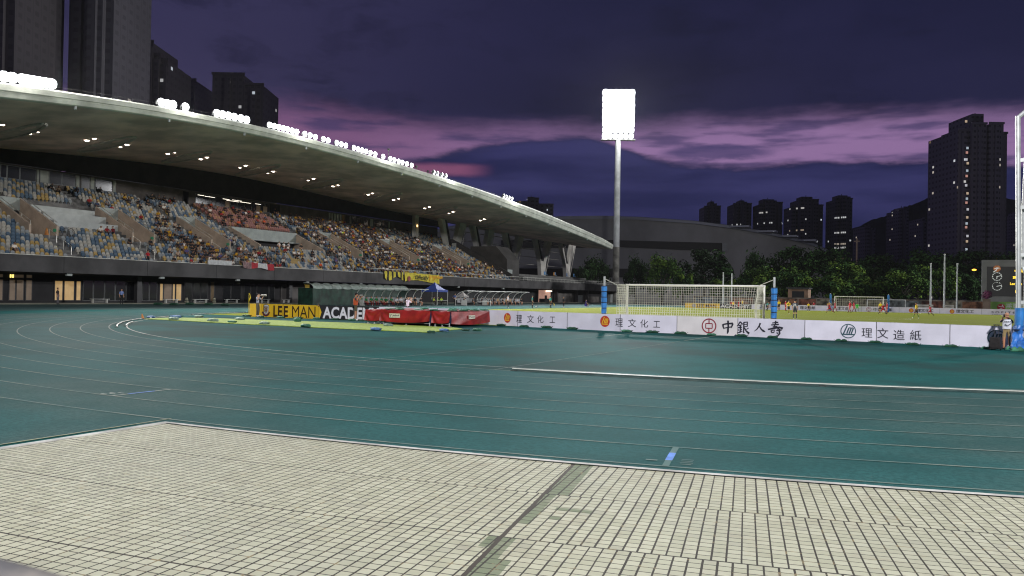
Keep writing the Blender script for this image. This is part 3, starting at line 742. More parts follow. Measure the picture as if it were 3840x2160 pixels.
# louvre bars, stair block and stepped terrace at the far end
t = MB()
for z in (10.2, 12.3, 14.4, 16.5): t.tube((-87.5, 112, z), (-87.5, 177, z), .09, n=6)
sbs('louvre_bar', t, M_rail)
t = MB().prism([(-71.0, 112, 4.9), (-86, 112, 4.9), (-88, 112, 14.2), (-86.5, 112, 14.3), (-71.0, 112, 6.3)], (0, .5, 0))
t.prism([(-72.5, 112.6, 4.9), (-82, 112.6, 4.9), (-82, 112.6, 12.6), (-75.4, 112.6, 12.6), (-72.5, 112.6, 9.6)], (0, 5.8, 0))
sbs('stair_block', t, mat('stair_block_wall', (.062, .058, .056), .85, .12, .5))
sb('stair_door', MB().box(-72.49, -72.42, 112.8, 115.0, 5.0, 7.4), M_gpanel)
t = MB()
for k, (z, nn) in enumerate(((6.6, 157.5), (6.05, 163), (5.5, 169))): t.box(-90, -72.6+k*1.1, 118.6, nn, 4.4, z-k*.001)
sb('end_terrace', t, mat('end_terrace_concrete', (.13, .128, .122), .9, .12, .6))
for k, n in enumerate((135.5, 136.2, 141, 141.7, 149, 153.5)):
    sb('terrace_seat', MB().box(-74.5, -74.44, n, n+.5, 6.95, 7.7).box(-74.5, -74.05, n, n+.5, 6.88, 6.96), cm(((80, 130, 180), (120, 150, 175), (200, 150, 70), (90, 130, 175), (80, 130, 180), (80, 130, 180))[k]))
# ground floor under the stand
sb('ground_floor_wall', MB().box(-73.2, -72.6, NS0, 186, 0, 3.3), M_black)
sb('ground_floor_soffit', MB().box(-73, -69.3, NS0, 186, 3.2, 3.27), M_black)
sb('front_plinth', MB().box(-72.6, -69.2, NS0, 186, .005, .10), mat('plinth', (.20, .20, .155), .9, .15, .6))
def gf(x0, x1, z0, z1, m, name='ground_floor_window', frm=M_dkframe, fr=.09):
    a, b = PU(x0, 1100, -72.5).y, PU(x1, 1100, -72.5).y
    o = sb(name, MB().box(-72.60, -72.55, a, b, z0, z1), frm); sb('pane', MB().box(-72.548, -72.53, a+fr, b-fr, z0+fr, z1-fr), m, o)
for x0, x1, m in ((-30, 13, M_dimroom), (33, 60, M_dimroom), (60, 91, M_dimroom), (96, 122, M_dimroom), (204, 237, M_litroom), (240, 280, M_litroom), (285, 305, M_litroom)):
    gf(x0, x1, .3, 2.55, m, 'lit_doorway')
for x0, x1 in ((-30, 13), (33, 91), (96, 122)): gf(x0, x1, 2.62, 3.1, M_dimroom, 'transom_window')
for x0, x1 in ((312, 350), (352, 392), (394, 432), (434, 472), (474, 510), (512, 534), (536, 560), (562, 590)): gf(x0, x1, .3, 2.6, M_dglass, 'glazed_bay', M_frame, .05)
gf(599, 613, .3, 2.5, M_litroom, 'lit_doorway'); gf(614, 646, .3, 2.5, M_dimroom, 'lit_doorway'); gf(647, 658, .3, 2.5, M_litroom, 'lit_doorway'); gf(660, 682, .3, 2.5, M_litroom, 'lit_doorway')
for x0, x1 in ((692, 722), (724, 752), (754, 780), (836, 866), (868, 905), (916, 940), (942, 962), (964, 1008), (1010, 1030)): gf(x0, x1, .2, 2.7, M_dglass, 'glazed_bay', M_dkframe, .05)
gf(789, 805, .2, 2.9, mat('brown_pier', (.16, .11, .06), .8), 'pier')
a, b = PU(1056, 1100, -72.4).y, PU(1143, 1100, -72.4).y; sb('grey_wall', MB().box(-72.58, -72.4, a, b, .1, 2.75), mat('grey_plaster', (.13, .12, .115), .9, .12, .6))
a, b = PU(1145, 1100, -72.3).y, PU(1160, 1100, -72.3).y; sb('lit_pier', MB().box(-72.58, -72.3, a, b, .1, 2.8), mat('glowing_pier', (.38, .28, .06), .8, .1, 1.0, emit=(.5, .34, .06), es=.25))  # weak glow put into the pier stands for lamplight on it
sb('door_number', MB().box(-72.50, -72.45, PU(37, 1030, -72.5).y, PU(42, 1030, -72.5).y, 2.68, 3.02).box(-72.50, -72.45, PU(46, 1030, -72.5).y, PU(51, 1030, -72.5).y, 2.68, 3.02), M_yel)
for x in (255, 603, 888, 1149, 1350, 1717, 1885): 
    p = PU(x, 1045, -69.5).y; sb('soffit_lamp', MB().box(-69.5, -69.2, p-.28, p+.28, 3.0, 3.24), M_gpanel)
# right-hand part of the ground floor: concrete bays, one bright room with a tube lamp
a, b = PU(2022, 1110, -72.4).y, PU(2066, 1110, -72.4).y
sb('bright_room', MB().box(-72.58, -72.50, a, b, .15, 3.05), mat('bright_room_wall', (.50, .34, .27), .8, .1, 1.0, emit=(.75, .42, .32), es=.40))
sb('bright_room_lamp', MB().box(-72.3, -72.0, PU(2047, 1087, -72.3).y, PU(2066, 1087, -72.3).y, 2.72, 2.98), M_tube)
sb('room_clutter', MB().box(-72.49, -72.2, a+.2, b-.3, .15, 1.0).box(-72.49, -72.3, a+3.2, a+4.1, 1.0, 1.8), M_dkframe)
M_bay = mat('bay_concrete', (.115, .105, .098), .9, .2, .5)
t = MB()
for x0, x1, z in ((2085, 2150, 2.6), (2195, 2245, 1.7), (2260, 2302, 2.2)): t.box(-72.58, -72.45, PU(x0, 1120, -72.5).y, PU(x1, 1120, -72.5).y, .1, z)
sbs('concrete_bay', t, M_bay)
sbs('white_cupboard', MB().box(-72.3, -71.6, PU(2163, 1120, -72).y, PU(2179, 1120, -72).y, .1, 2.0).box(-72.3, -71.5, PU(2283, 1120, -72).y, PU(2308, 1120, -72).y, .1, 2.4), mat('cupboard_grey', (.34, .36, .35), .7, .1, 1.0))
t = MB()
for n in (20, 45, 70, 95, 110, 118, 137.5, 150, 157, 171): t.box(-72.2, -71.6, n-.3, n+.3, .1, 3.2)
sbs('ground_floor_column', t, M_dkframe)
# ------------------------------------------------------------------ people
def skin_person(nodes, edges, subdiv=1):
    """one continuous skinned body; returns mesh and the bone of each face"""
    names = list(nodes); idx = {n: i for i, n in enumerate(names)}
    me = bpy.data.meshes.new('body'); me.from_pydata([nodes[n][0] for n in names], [(idx[a], idx[b]) for a, b in edges], [])
    o = bpy.data.objects.new('b', me); COL.objects.link(o)
    md = o.modifiers.new('s', 'SKIN'); md.use_smooth_shade = True; md.branch_smoothing = .6
    for i, n in enumerate(names):
        sv = me.skin_vertices[0].data[i]; r = nodes[n][1]; sv.radius = r if isinstance(r, tuple) else (r, r); sv.use_root = (n == 'pelvis')
    if subdiv:
        m2 = o.modifiers.new('d', 'SUBSURF'); m2.levels = subdiv; m2.render_levels = subdiv
    dg = bpy.context.evaluated_depsgraph_get(); dg.update()
    out = bpy.data.meshes.new_from_object(o.evaluated_get(dg), depsgraph=dg)
    bpy.data.objects.remove(o)
    seg = [(Vector(nodes[a][0]), Vector(nodes[b][0]), a, b) for a, b in edges]
    return out, seg
def nearest_bone(p, seg):
    best = (1e9, None, 0)
    for a, b, na, nb in seg:
        d = b-a; t = max(0, min(1, (p-a).dot(d)/max(1e-9, d.length_squared))); q = (p-(a+d*t)).length
        if q < best[0]: best = (q, (na, nb), t)
    return best[1], best[2]
SKIN, SHIRT, SHORT, LOWER, SHOE, HAIR = range(6)
def make_body(pose, sleeve=.9, short_len=.75, trousers=False, subdiv=1, fingers=False, hairchild=True, width=1.0):
    """pose: dict of joints; body faces +y"""
    P_ = {k: Vector(v) for k, v in pose.items()}
    nd = {}; ed = []
    R_ = dict(pelvis=(.145*width, .11), spine=(.125*width, .10), chest=(.150*width, .105), neckb=(.075, .07), neck=(.052, .054), head0=(.072, .080), head1=(.078, .096), head2=(.06, .075))
    for k, r in R_.items(): nd[k] = (P_[k], r)
    ed += [('pelvis', 'spine'), ('spine', 'chest'), ('chest', 'neckb'), ('neckb', 'neck'), ('neck', 'head0'), ('head0', 'head1'), ('head1', 'head2')]
    fw = (P_['face']-P_['head0']).normalized()
    nd['nose'] = (P_['head0']+fw*.108+Vector((0, 0, .01)), (.014, .016)); ed.append(('head0', 'nose'))
    for s in 'LR':
        for k, r in (('sh', .068), ('el', .046), ('wr', .031), ('ha', (.040, .022)), ('hip', .098), ('kn', .062), ('an', .042), ('toe', (.046, .036))): nd[k+s] = (P_[k+s], r)
        ed += [('chest', 'sh'+s), ('sh'+s, 'el'+s), ('el'+s, 'wr'+s), ('wr'+s, 'ha'+s), ('pelvis', 'hip'+s), ('hip'+s, 'kn'+s), ('kn'+s, 'an'+s), ('an'+s, 'toe'+s)]
        up = (P_['head2']-P_['head0']).normalized(); sd = fw.cross(up).normalized()*(1 if s == 'R' else -1)
        nd['ear'+s] = (P_['head0']+sd*.088+up*.02, (.012, .02)); ed.append(('head0', 'ear'+s))
        if fingers:
            d = (P_['ha'+s]-P_['wr'+s]).normalized(); lat = d.cross(Vector((0, 0, 1)));
            lat = lat.normalized() if lat.length > .2 else d.cross(Vector((1, 0, 0))).normalized(); cur = d.cross(lat).normalized()
            for i, (o_, ln) in enumerate(((-.030, .075), (-.010, .085), (.010, .080), (.030, .062))):
                nm = 'f%d%s' % (i, s); nd[nm] = (P_['ha'+s]+lat*o_+d*ln*.55, .0095); ed.append(('ha'+s, nm))
                nm2 = nm+'b'; nd[nm2] = (P_['ha'+s]+lat*o_*1.05+d*ln+cur*.022, .008); ed.append((nm, nm2))
            nd['th'+s] = (P_['wr'+s].lerp(P_['ha'+s], .45)+lat*(-.05)+d*.045, .010); ed.append(('wr'+s, 'th'+s))
    me, seg = skin_person(nd, ed, subdiv)
    hc = P_['head1']; bk = -fw
    mi = []
    for p in me.polygons:
        (a, b), t = nearest_bone(p.center, seg); k = SHIRT
        if b[:2] in ('el',): k = SHIRT if t < sleeve else SKIN
        elif b[:2] in ('wr', 'ha') or b[0] == 'f' or b[:2] == 'th': k = SKIN if sleeve < 1.5 else (SHIRT if b[:2] == 'wr' else SKIN)
        elif b in ('neck', 'head0', 'head1', 'head2', 'nose') or b.startswith('ear'):
            k = SKIN
            if b != 'nose' and not b.startswith('ear') and b != 'neck':
                q = p.center-P_['head0']
                if q.z > .085 or (q.dot(fw) < -.01 and q.z > -.03) or (q.z > .03 and q.dot(fw) < .03): k = HAIR
        elif b[:3] == 'hip' or (a == 'pelvis' and b == 'spine' and t < .35): k = SHORT
        elif b[:2] == 'kn': k = SHORT if (trousers or t < short_len) else SKIN
        elif b[:2] == 'an': k = SHORT if trousers else LOWER
        elif b[:3] == 'toe': k = SHOE
        mi.append(k)
    me.materials.clear()
    for c in ((196, 150, 120), (200, 60, 60), (40, 40, 45), (60, 60, 60), (40, 40, 40), (22, 19, 18)): me.materials.append(cm(c))
    me.polygons.foreach_set('material_index', mi); me.polygons.foreach_set('use_smooth', [True]*len(mi)); me.update()
    hair = None
    if hairchild:
        h = MB(); up = (P_['head2']-P_['head0']).normalized(); sd = up.cross(fw).normalized(); rot = Matrix((sd, fw, up)).transposed()
        v = []; f = []; n, m = 12, 6; c = P_['head1']+bk*.012+up*.005
        for j in range(m+1):
            ph = (pi*.62)*j/m
            for i in range(n):
                t = 2*pi*i/n; q = Vector((.094*sin(ph)*cos(t), .112*sin(ph)*sin(t), .098*cos(ph)))
                if q.y > .05 and q.z < .045: q.z = .045+.2*(q.z-.045); q.y = min(q.y, .085)
                v.append(c+rot @ q)
        f = [(j*n+i, (j+1)*n+i, (j+1)*n+(i+1) % n, j*n+(i+1) % n) for j in range(m) for i in range(n)]
        h.add(v, f); hair = h.mesh('hair', cm((22, 19, 18)), True)
    return me, hair
def stand_pose(**k):
    p = dict(pelvis=(0, 0, .95), spine=(0, -.01, 1.13), chest=(0, -.01, 1.33), neckb=(0, -.015, 1.45), neck=(0, -.005, 1.50), head0=(0, .015, 1.575), head1=(0, .012, 1.645), head2=(0, .0, 1.695), face=(0, .2, 1.575),
             shL=(-.175, -.01, 1.40), elL=(-.235, -.03, 1.12), wrL=(-.225, .06, .90), haL=(-.22, .09, .83), shR=(.175, -.01, 1.40), elR=(.235, -.03, 1.12), wrR=(.225, .06, .90), haR=(.22, .09, .83),
             hipL=(-.095, 0, .88), knL=(-.11, .02, .49), anL=(-.12, -.02, .085), toeL=(-.14, .14, .036), hipR=(.095, 0, .88), knR=(.11, .02, .49), anR=(.12, -.02, .085), toeR=(.14, .14, .036))
    p.update(k); return p
def lean(p, ang, keys=('spine', 'chest', 'neckb', 'neck', 'head0', 'head1', 'head2', 'face', 'shL', 'elL', 'wrL', 'haL', 'shR', 'elR', 'wrR', 'haR'), piv=(0, 0, .95)):
    m = Matrix.Rotation(-ang, 3, 'X'); q = dict(p); piv = Vector(piv)
    for k in keys: q[k] = tuple(m @ (Vector(p[k])-piv)+piv)
    return q
POSES = {
    'stand': stand_pose(),
    'hips': stand_pose(elL=(-.36, -.10, 1.14), wrL=(-.20, .02, 1.0), haL=(-.14, .06, .98), elR=(.36, -.10, 1.14), wrR=(.20, .02, 1.0), haR=(.14, .06, .98)),
    'walk': stand_pose(knL=(-.10, .16, .52), anL=(-.11, .26, .12), toeL=(-.11, .41, .08), knR=(.10, -.06, .50), anR=(.10, -.26, .13), toeR=(.10, -.14, .04), elL=(-.24, -.14, 1.14), wrL=(-.22, -.12, .92), haL=(-.22, -.09, .85), elR=(.24, .04, 1.12), wrR=(.21, .22, .96), haR=(.20, .28, .93)),
    'run': lean(stand_pose(knL=(-.11, .34, .66), anL=(-.11, .16, .32), toeL=(-.11, .28, .22), knR=(.11, -.12, .52), anR=(.12, -.46, .26), toeR=(.12, -.44, .10), elL=(-.30, -.20, 1.18), wrL=(-.27, -.02, 1.06), haL=(-.26, .05, 1.06), elR=(.30, .10, 1.18), wrR=(.22, .28, 1.20), haR=(.20, .34, 1.25)), .22),
    'lunge': lean(stand_pose(pelvis=(0, 0, .72), spine=(0, .0, .90), chest=(0, 0, 1.10), neckb=(0, 0, 1.22), neck=(0, .01, 1.27), head0=(0, .03, 1.345), head1=(0, .025, 1.415), head2=(0, .015, 1.465), face=(0, .2, 1.345), shL=(-.175, 0, 1.17), shR=(.175, 0, 1.17), elL=(-.40, .02, 1.02), wrL=(-.58, .10, .92), haL=(-.64, .13, .90), elR=(.40, -.02, 1.05), wrR=(.56, .02, 1.0), haR=(.62, .05, 1.0),
                              hipL=(-.10, 0, .66), knL=(-.16, .36, .48), anL=(-.18, .34, .09), toeL=(-.20, .50, .04), hipR=(.10, -.02, .66), knR=(.18, -.18, .30), anR=(.22, -.58, .10), toeR=(.24, -.54, .03)), .30, piv=(0, 0, .72)),
    'crouch': lean(stand_pose(pelvis=(0, -.12, .80), spine=(0, -.08, .96), chest=(0, 0, 1.14), neckb=(0, .04, 1.25), neck=(0, .06, 1.29), head0=(0, .10, 1.36), head1=(0, .10, 1.43), head2=(0, .09, 1.48), face=(0, .3, 1.34), shL=(-.175, .02, 1.20), shR=(.175, .02, 1.20), elL=(-.28, .12, .96), wrL=(-.22, .28, .82), haL=(-.20, .33, .78), elR=(.28, .12, .96), wrR=(.22, .28, .82), haR=(.20, .33, .78),
                               hipL=(-.10, -.12, .74), knL=(-.17, .14, .48), anL=(-.20, -.06, .09), toeL=(-.22, .10, .036), hipR=(.10, -.12, .74), knR=(.17, .14, .48), anR=(.20, -.06, .09), toeR=(.22, .10, .036)), .28, piv=(0, -.12, .80)),
    'shoot': stand_pose(elL=(-.24, .16, 1.28), wrL=(-.10, .36, 1.49), haL=(-.06, .42, 1.53), elR=(.27, .10, 1.24), wrR=(.13, .19, 1.49), haR=(.09, .20, 1.55), head0=(0, .04, 1.575), head1=(0, .035, 1.645), head2=(0, .02, 1.695)),
}
_sit = stand_pose(pelvis=(0, 0, .52), spine=(0, -.02, .70), chest=(0, .02, .90), neckb=(0, .03, 1.02), neck=(0, .04, 1.07), head0=(0, .07, 1.145), head1=(0, .065, 1.215), head2=(0, .05, 1.265), face=(0, .3, 1.12),
                  shL=(-.175, .01, .97), elL=(-.25, .08, .72), wrL=(-.14, .30, .64), haL=(-.10, .37, .63), shR=(.175, .01, .97), elR=(.25, .08, .72), wrR=(.14, .30, .64), haR=(.10, .37, .63),
                  hipL=(-.10, .02, .49), knL=(-.12, .42, .50), anL=(-.12, .40, .10), toeL=(-.13, .55, .04), hipR=(.10, .02, .49), knR=(.12, .42, .50), anR=(.12, .38, .10), toeR=(.13, .53, .04))
POSES['sit'] = _sit
POSES['sit_lean'] = lean(_sit, .35, piv=(0, 0, .5))
_fl = {k: (v[0], v[1], v[2]-.36) for k, v in _sit.items()}
_fl.update(knL=(-.20, .32, .42), anL=(-.10, .50, .08), toeL=(-.10, .64, .05), knR=(.22, .30, .40), anR=(.12, .48, .08), toeR=(.12, .62, .05), wrL=(-.12, .34, .40), haL=(-.06, .40, .38), wrR=(.12, .34, .40), haR=(.06, .40, .38))
POSES['ground_sit'] = lean(_fl, .25, piv=(0, 0, .15), keys=('spine', 'chest', 'neckb', 'neck', 'head0', 'head1', 'head2', 'face', 'shL', 'elL', 'shR', 'elR'))
BODY = {}
def body(pose, trousers=False, sleeve=.9, short_len=.75, subdiv=1, fingers=True, hairchild=True):
    k = (pose, trousers, sleeve, short_len, subdiv, fingers, hairchild)
    if k not in BODY: BODY[k] = make_body(POSES[pose], sleeve, short_len, trousers, subdiv, fingers, hairchild)
    return BODY[k]
SK = [(205, 158, 128), (190, 142, 112), (176, 128, 98), (214, 170, 142)]
def person(pose, loc, face, label, group=None, shirt=(200, 60, 60), short=(40, 40, 45), lower=(60, 60, 60), shoe=(30, 30, 30), hair=(22, 19, 18), skin=None, trousers=False, sleeve=.9, h=1.0, back=None, short_len=.75, number_col=(20, 20, 20), tiny=False):
    """face: direction the person looks, degrees clockwise from +n"""
    me, hm = body(pose, trousers, sleeve, short_len, 0 if tiny else 1, not tiny, not tiny)
    o = link('person', me, None, loc, -radians(face)); o.scale = (h, h, h)
    tag(o, label, 'person', group)
    cols = [skin or random.choice(SK), shirt, short, lower, shoe, hair]
    for i, c in enumerate(cols): o.material_slots[i].link = 'OBJECT'; o.material_slots[i].material = cm(c)
    if hm:
        k = link('hair', hm, o); k.material_slots[0].link = 'OBJECT'; k.material_slots[0].material = cm(hair)
    if back:
        m = MB(); ch = Vector(POSES[pose]['chest']); w = .13 if len(back) < 3 else .16; hh = .11 if len(back) < 3 else .05
        add_text(m, back, -w, w, -hh, hh, 0, bold=.01)
        vv = [(x, y, z) for x, y, z in m.v]; m.v = vv
        q = m.build('shirt_lettering', cm(number_col), o); q.location = (0, ch.y-.135, ch.z+(-.06 if len(back) < 3 else .0))
    return o
def facing(p, q): d = Vector(q)-Vector(p); return math.degrees(atan2(d.x, d.y))

# ------------------------------------------------------------------ seats
def seat_mb():
    m = MB(); R_ = [(-.20, .30), (-.215, .55), (-.20, .72), (-.13, .82), (0, .85), (.13, .82), (.20, .72), (.215, .55), (.20, .30)]
    m.prism([(-.06-.10*(z-.3), y, z) for y, z in R_], (-.035, 0, 0))
    P2 = [(-.17, .30), (-.20, .45), (-.15, .60), (0, .635), (.15, .60), (.20, .45), (.17, .30)]
    m.prism([(.035+.12*(z-.3), y, z) for y, z in P2], (-.03, 0, 0))
    m.box(-.07, .03, -.05, .05, 0.0, .32)
    return m
SM = seat_mb()
SEATC = [('blue', (.045, .085, .135)), ('cream', (.34, .32, .28)), ('yellow', (.34, .22, .06)), ('pale grey', (.22, .235, .24)), ('rose', (.26, .10, .08)), ('orange', (.33, .15, .065))]
SEATM = [mat('seat_'+n.replace(' ', '_'), c, .55, .06, 2.0) for n, c in SEATC]
seatme = [SM.mesh('seat', m) for m in SEATM]
rs = random.Random(3)
seats = []
for i in range(24):
    n = -6.0
    while n < NS1-.3:
        n += .5
        if any(abs(n-a) < .85 for a in AISLES): continue
        if any(a-.45 < n < b+.45 for a, b in row_cuts(i)): continue
        if 13.2 < n < 22.6 and 9 <= i <= 17: continue
        if i in (6, 7) and any(a-.5 < n < b+1.4 for a, b in VOMS): continue
        pink = 43.2 < n < 57.8 and i >= 16
        c = rs.choices([4, 5], [.72, .28])[0] if pink else rs.choices([0, 1, 2, 3], [.34, .28, .18, .20] if i < 10 else [.31, .36, .16, .17])[0]
        seats.append((row_u(i)-.62, n+rs.uniform(-.01, .01), row_z(i), c, i))
dist = lambda s: hypot(s[0]-CAM[0], s[1]-CAM[1])
vis = [s for s in seats if s[1] > 2.5+(-69-s[0])*.55]
vis.sort(key=dist)
near = set(vis[:280]); ROWN = ['front', 'second', 'third', 'fourth', 'fifth', 'sixth', 'seventh', 'eighth']
BLK = lambda n: 'left of the first aisle' if n < 11.3 else 'between the first and second aisles' if n < 21.7 else 'right of the second aisle'
for s in near:
    o = link('stadium_seat', seatme[s[3]], None, (s[0], s[1], s[2]))
    tag(o, '%s tip-up seat, %s row, %s' % (SEATC[s[3]][0], ROWN[min(7, s[4])] if s[4] < 8 else 'upper', BLK(s[1])), 'seat', 'tip-up seats at the near left end of the stand')
base = np.array(SM.v); nv = len(base); allv = []; allf = []; allm = []
k = 0
for s in seats:
    if s in near: continue
    allv.append(base+np.array(s[:3])); allf += [tuple(q+k for q in f) for f in SM.f]; allm += [s[3]]*len(SM.f); k += nv
me = bpy.data.meshes.new('seat_rows'); me.from_pydata(np.concatenate(allv).tolist(), [], allf)
for m in SEATM: me.materials.append(m)
me.polygons.foreach_set('material_index', allm); me.update()
o = link('seat_rows', me); struct(o, 'stuff', 'thousands of blue, cream, yellow and rose tip-up seats filling the rest of the stand')

# ------------------------------------------------------------------ crowd in the stand
CR = [((24, 24, 28), 'black'), ((225, 215, 205), 'white'), ((190, 142, 34), 'yellow'), ((150, 30, 36), 'red'), ((60, 70, 95), 'navy'), ((110, 108, 110), 'grey'), ((170, 145, 125), 'beige'), ((190, 210, 70), 'lime'), ((210, 85, 45), 'orange'), ((90, 80, 130), 'purple')]
def density(n, i):
    if n < 20: return .012
    if n < 26: return .10 if i < 8 else .05
    if n < 34: return .42 if 2 <= i <= 9 else .20 if i < 15 else .05
    if n < 42: return .32 if i < 7 else .10
    if n < 58: return .13 if i < 8 else .22
    if n < 68: return .22 if i < 8 else .30
    if n < 86: return .42 if i > 1 else .2
    if n < 99: return .36 if i < 14 else .15
    return .18 if i < 10 else .06
rc = random.Random(11); crowd = []
for s in seats:
    if rc.random() < density(s[1], s[4]) and s[1] > 4:
        wts = [30, 10, 4, 9, 9, 8, 8, 0, 1, 2] if s[1] < 58 else [38, 11, 13, 2, 7, 8, 7, 1, 2, 2]
        crowd.append((s, rc.choices(range(10), wts)[0]))
crowd.sort(key=lambda c: dist(c[0]))
WH = lambda n: 'left of the white platform' if n < 13 else 'below the white platform' if n < 22.5 else 'between the first two stairwells' if n < 36 else 'left of the commentary box' if n < 43.5 else 'below the commentary box' if n < 58 else 'right of the commentary box'
NIND = 150
for j, (s, c) in enumerate(crowd[:NIND]):
    up = 'lower' if s[4] < 8 else 'middle' if s[4] < 16 else 'upper'
    person('sit_lean' if rc.random() < .4 else 'sit', (s[0]+.12, s[1], s[2]), 90+rc.uniform(-18, 25), 'spectator in %s top seated in the %s rows %s' % (CR[c][1], up, WH(s[1])), 'spectators seated in the stand',
           shirt=CR[c][0], short=rc.choice([(30, 30, 36), (60, 62, 70), (90, 80, 70)]), lower=rc.choice([(128, 94, 74), (30, 30, 36), (40, 42, 50)]), shoe=(40, 40, 40), skin=rc.choice([(160, 120, 96), (138, 102, 80)]), h=rc.uniform(.94, 1.05), tiny=True)
me0, _ = body('sit', False, .9, .75, 0, False, False)
bv = np.array([v.co[:] for v in me0.vertices]); bf = [tuple(p.vertices) for p in me0.polygons]; bm = [p.material_index for p in me0.polygons]
allv = []; allf = []; allm = []; k = 0
cmats = [cm((150, 112, 90)), cm((128, 94, 74)), cm((30, 30, 36)), cm((60, 62, 70)), cm((22, 19, 18))]+[cm(c[0]) for c in CR]
for s, c in crowd[NIND:]:
    a = -radians(90+rc.uniform(-20, 25)); q = bv.copy(); q[:, 0] = bv[:, 0]*cos(a)-bv[:, 1]*sin(a); q[:, 1] = bv[:, 0]*sin(a)+bv[:, 1]*cos(a); q *= rc.uniform(.94, 1.05)
    allv.append(q+np.array((s[0]+.12, s[1], s[2]))); allf += [tuple(i+k for i in f) for f in bf]; k += len(bv)
    sk = rc.choice((0, 1)); sh = rc.choice((2, 3)); mp = [sk, 5+c, sh, sh if rc.random() < .7 else sk, sh, 4]; allm += [mp[i] for i in bm]
me = bpy.data.meshes.new('crowd'); me.from_pydata(np.concatenate(allv).tolist(), [], allf)
for m in cmats: me.materials.append(m)
me.polygons.foreach_set('material_index', allm); me.polygons.foreach_set('use_smooth', [True]*len(allm)); me.update()
struct(link('crowd', me), 'stuff', 'dense crowd of seated spectators, many in yellow, in the right half of the stand')
print('seats', len(seats), 'near', len(near), 'crowd', len(crowd))
# people who stand out in the stand
person('stand', (-69.75, 19.6, row_z(0)), 95, 'person in red football shirt standing at the front rail of the stand', None, shirt=(170, 24, 34), short=(20, 20, 24), trousers=True)
person('stand', (-76.6, 19.9, row_z(7)), 150, 'person in dark red jacket standing against the white platform', None, shirt=(120, 22, 26), short=(24, 24, 28), trousers=True, sleeve=2)
for n, c, lb in ((49.4, (225, 220, 215), 'person in white shirt standing with folded arms at the commentary box'), (50.4, (190, 185, 185), 'person in pale grey shirt standing at the commentary box'), (48.4, (215, 200, 190), 'person in cream shirt leaning at the left of the commentary box group'), (53.2, (40, 38, 36), 'person in dark top standing inside the commentary recess')):
    person('hips', (-77.4, n, 7.62), 95, lb, 'people standing at the commentary box', shirt=c, short=(30, 30, 34), trousers=True)
for n, c, lb in ((60.3, (24, 24, 26), 'steward in black standing in the rear doorway'), (35.6, (40, 38, 38), 'person in black sitting high on the rear wall ledge, left of three'), (36.8, (90, 85, 82), 'person in grey sitting high on the rear wall ledge, middle of three'), (37.7, (30, 30, 32), 'person in black sitting high on the rear wall ledge, right of three')):
    person('stand' if n > 50 else 'sit', (-90.1, n, row_z(23)), 90, lb, None, shirt=c, short=(26, 26, 30), trousers=True, tiny=True)
# supporters' banners on the rail
def cloth(name, p0, p1, hfun, m, label, cat, parent=None, thick=.03, nu=30, nv=6, wav=.10):
    p0 = Vector(p0); p1 = Vector(p1); t = MB(); d = p1-p0
    def fn(a, b):
        h = hfun(a); q = p0+d*a; return (q.x+wav*sin(a*17+b*2)*b+.05*b+.02*sin(a*53), q.y, q.z-h*b+.03*sin(a*29)*(1-b))
    t.grid(fn, nu, nv); n = len(t.v); v2 = [(x-thick, y, z) for x, y, z in t.v]; t.add(v2, [tuple(reversed(f)) for f in t.f[:nu*nv]])
    return t
M_by = mat('banner_yellow', (.62, .52, .06), .85, .14, 1.2); M_bo = mat('banner_orange', (.62, .34, .03), .85, .12, 1.2); M_bk = mat('banner_black', (.02, .02, .02), .85, .1)
bn = thing('supporters_banner', 'long yellow supporters banner with handwritten letters hung over the stand rail', 'banner', (-68.85, 72.5, 5.0), 0, 'supporters banners on the rail')
def bl(mb): mb.v = [(x+68.85, y-72.5, z-5.0) for x, y, z in mb.v]; return mb
bl(cloth('c', (-68.85, 69.2, 5.35), (-68.85, 80.0, 5.1), lambda a: 1.55-.25*sin(a*5)-.3*a, None, '', '')).build('yellow_cloth', M_by, bn)
bl(cloth('c', (-68.8, 76.6, 5.0), (-68.8, 81.0, 4.95), lambda a: 1.0*(1-a*.75)+.15*sin(a*9), None, '', '')).build('orange_fold', M_bo, bn)
t = MB(); x = 0
w = MB(); add_text(w, 'Officially', 0, 4.2, 0, .95, 0, bold=.02, italic=.25)
w.v = [(-68.62+68.85, 72.0+x_-72.5, 3.98+z-5.0+.0*y_) for x_, y_, z in w.v]; w.build('banner_lettering', M_bk, bn)
w = MB(); w.prism([(.16, -2.2+.45*cos(i*pi/8), -.75+.45*sin(i*pi/8)) for i in range(16)], (.06, 0, 0)); w.build('round_emblem', mat('emblem_red', (.35, .10, .10), .8, .3, 6.0), bn)
b2 = thing('supporters_banner', 'yellow and black striped flag bundled on the stand rail beside the long banner', 'banner', (-68.85, 65.6, 5.0), 0, 'supporters banners on the rail')
t = cloth('c', (-68.85, 63.6, 5.35), (-68.85, 68.8, 5.3), lambda a: 1.15+.35*sin(a*7), None, '', ''); t.v = [(x+68.85, y-65.6, z-5) for x, y, z in t.v]; t.m = [0 if (i % 30) % 7 < 4 else 1 for i in range(len(t.f))]
t.build('flag_cloth', [M_by, M_bk], b2)
b3 = thing('supporters_banner', 'red and white team flag hung over the rail near the red shirted fans', 'banner', (-68.85, 35.6, 5.0), 0, 'supporters banners on the rail')
t = cloth('c', (-68.85, 33.2, 5.55), (-68.85, 38.8, 5.4), lambda a: .75+.12*sin(a*9), None, '', ''); t.v = [(x+68.85, y-35.6, z-5) for x, y, z in t.v]
t.m = [(0 if 8 <= (i % 30) < 14 or (i % 30) > 22 else 1 if 14 <= (i % 30) <= 22 else 2) for i in range(len(t.f))]
t.build('flag_cloth', [mat('flag_red', (.36, .03, .04), .85, .1), mat('flag_white', (.5, .5, .5), .85, .1), mat('flag_grey', (.25, .16, .16), .85, .2)], b3)
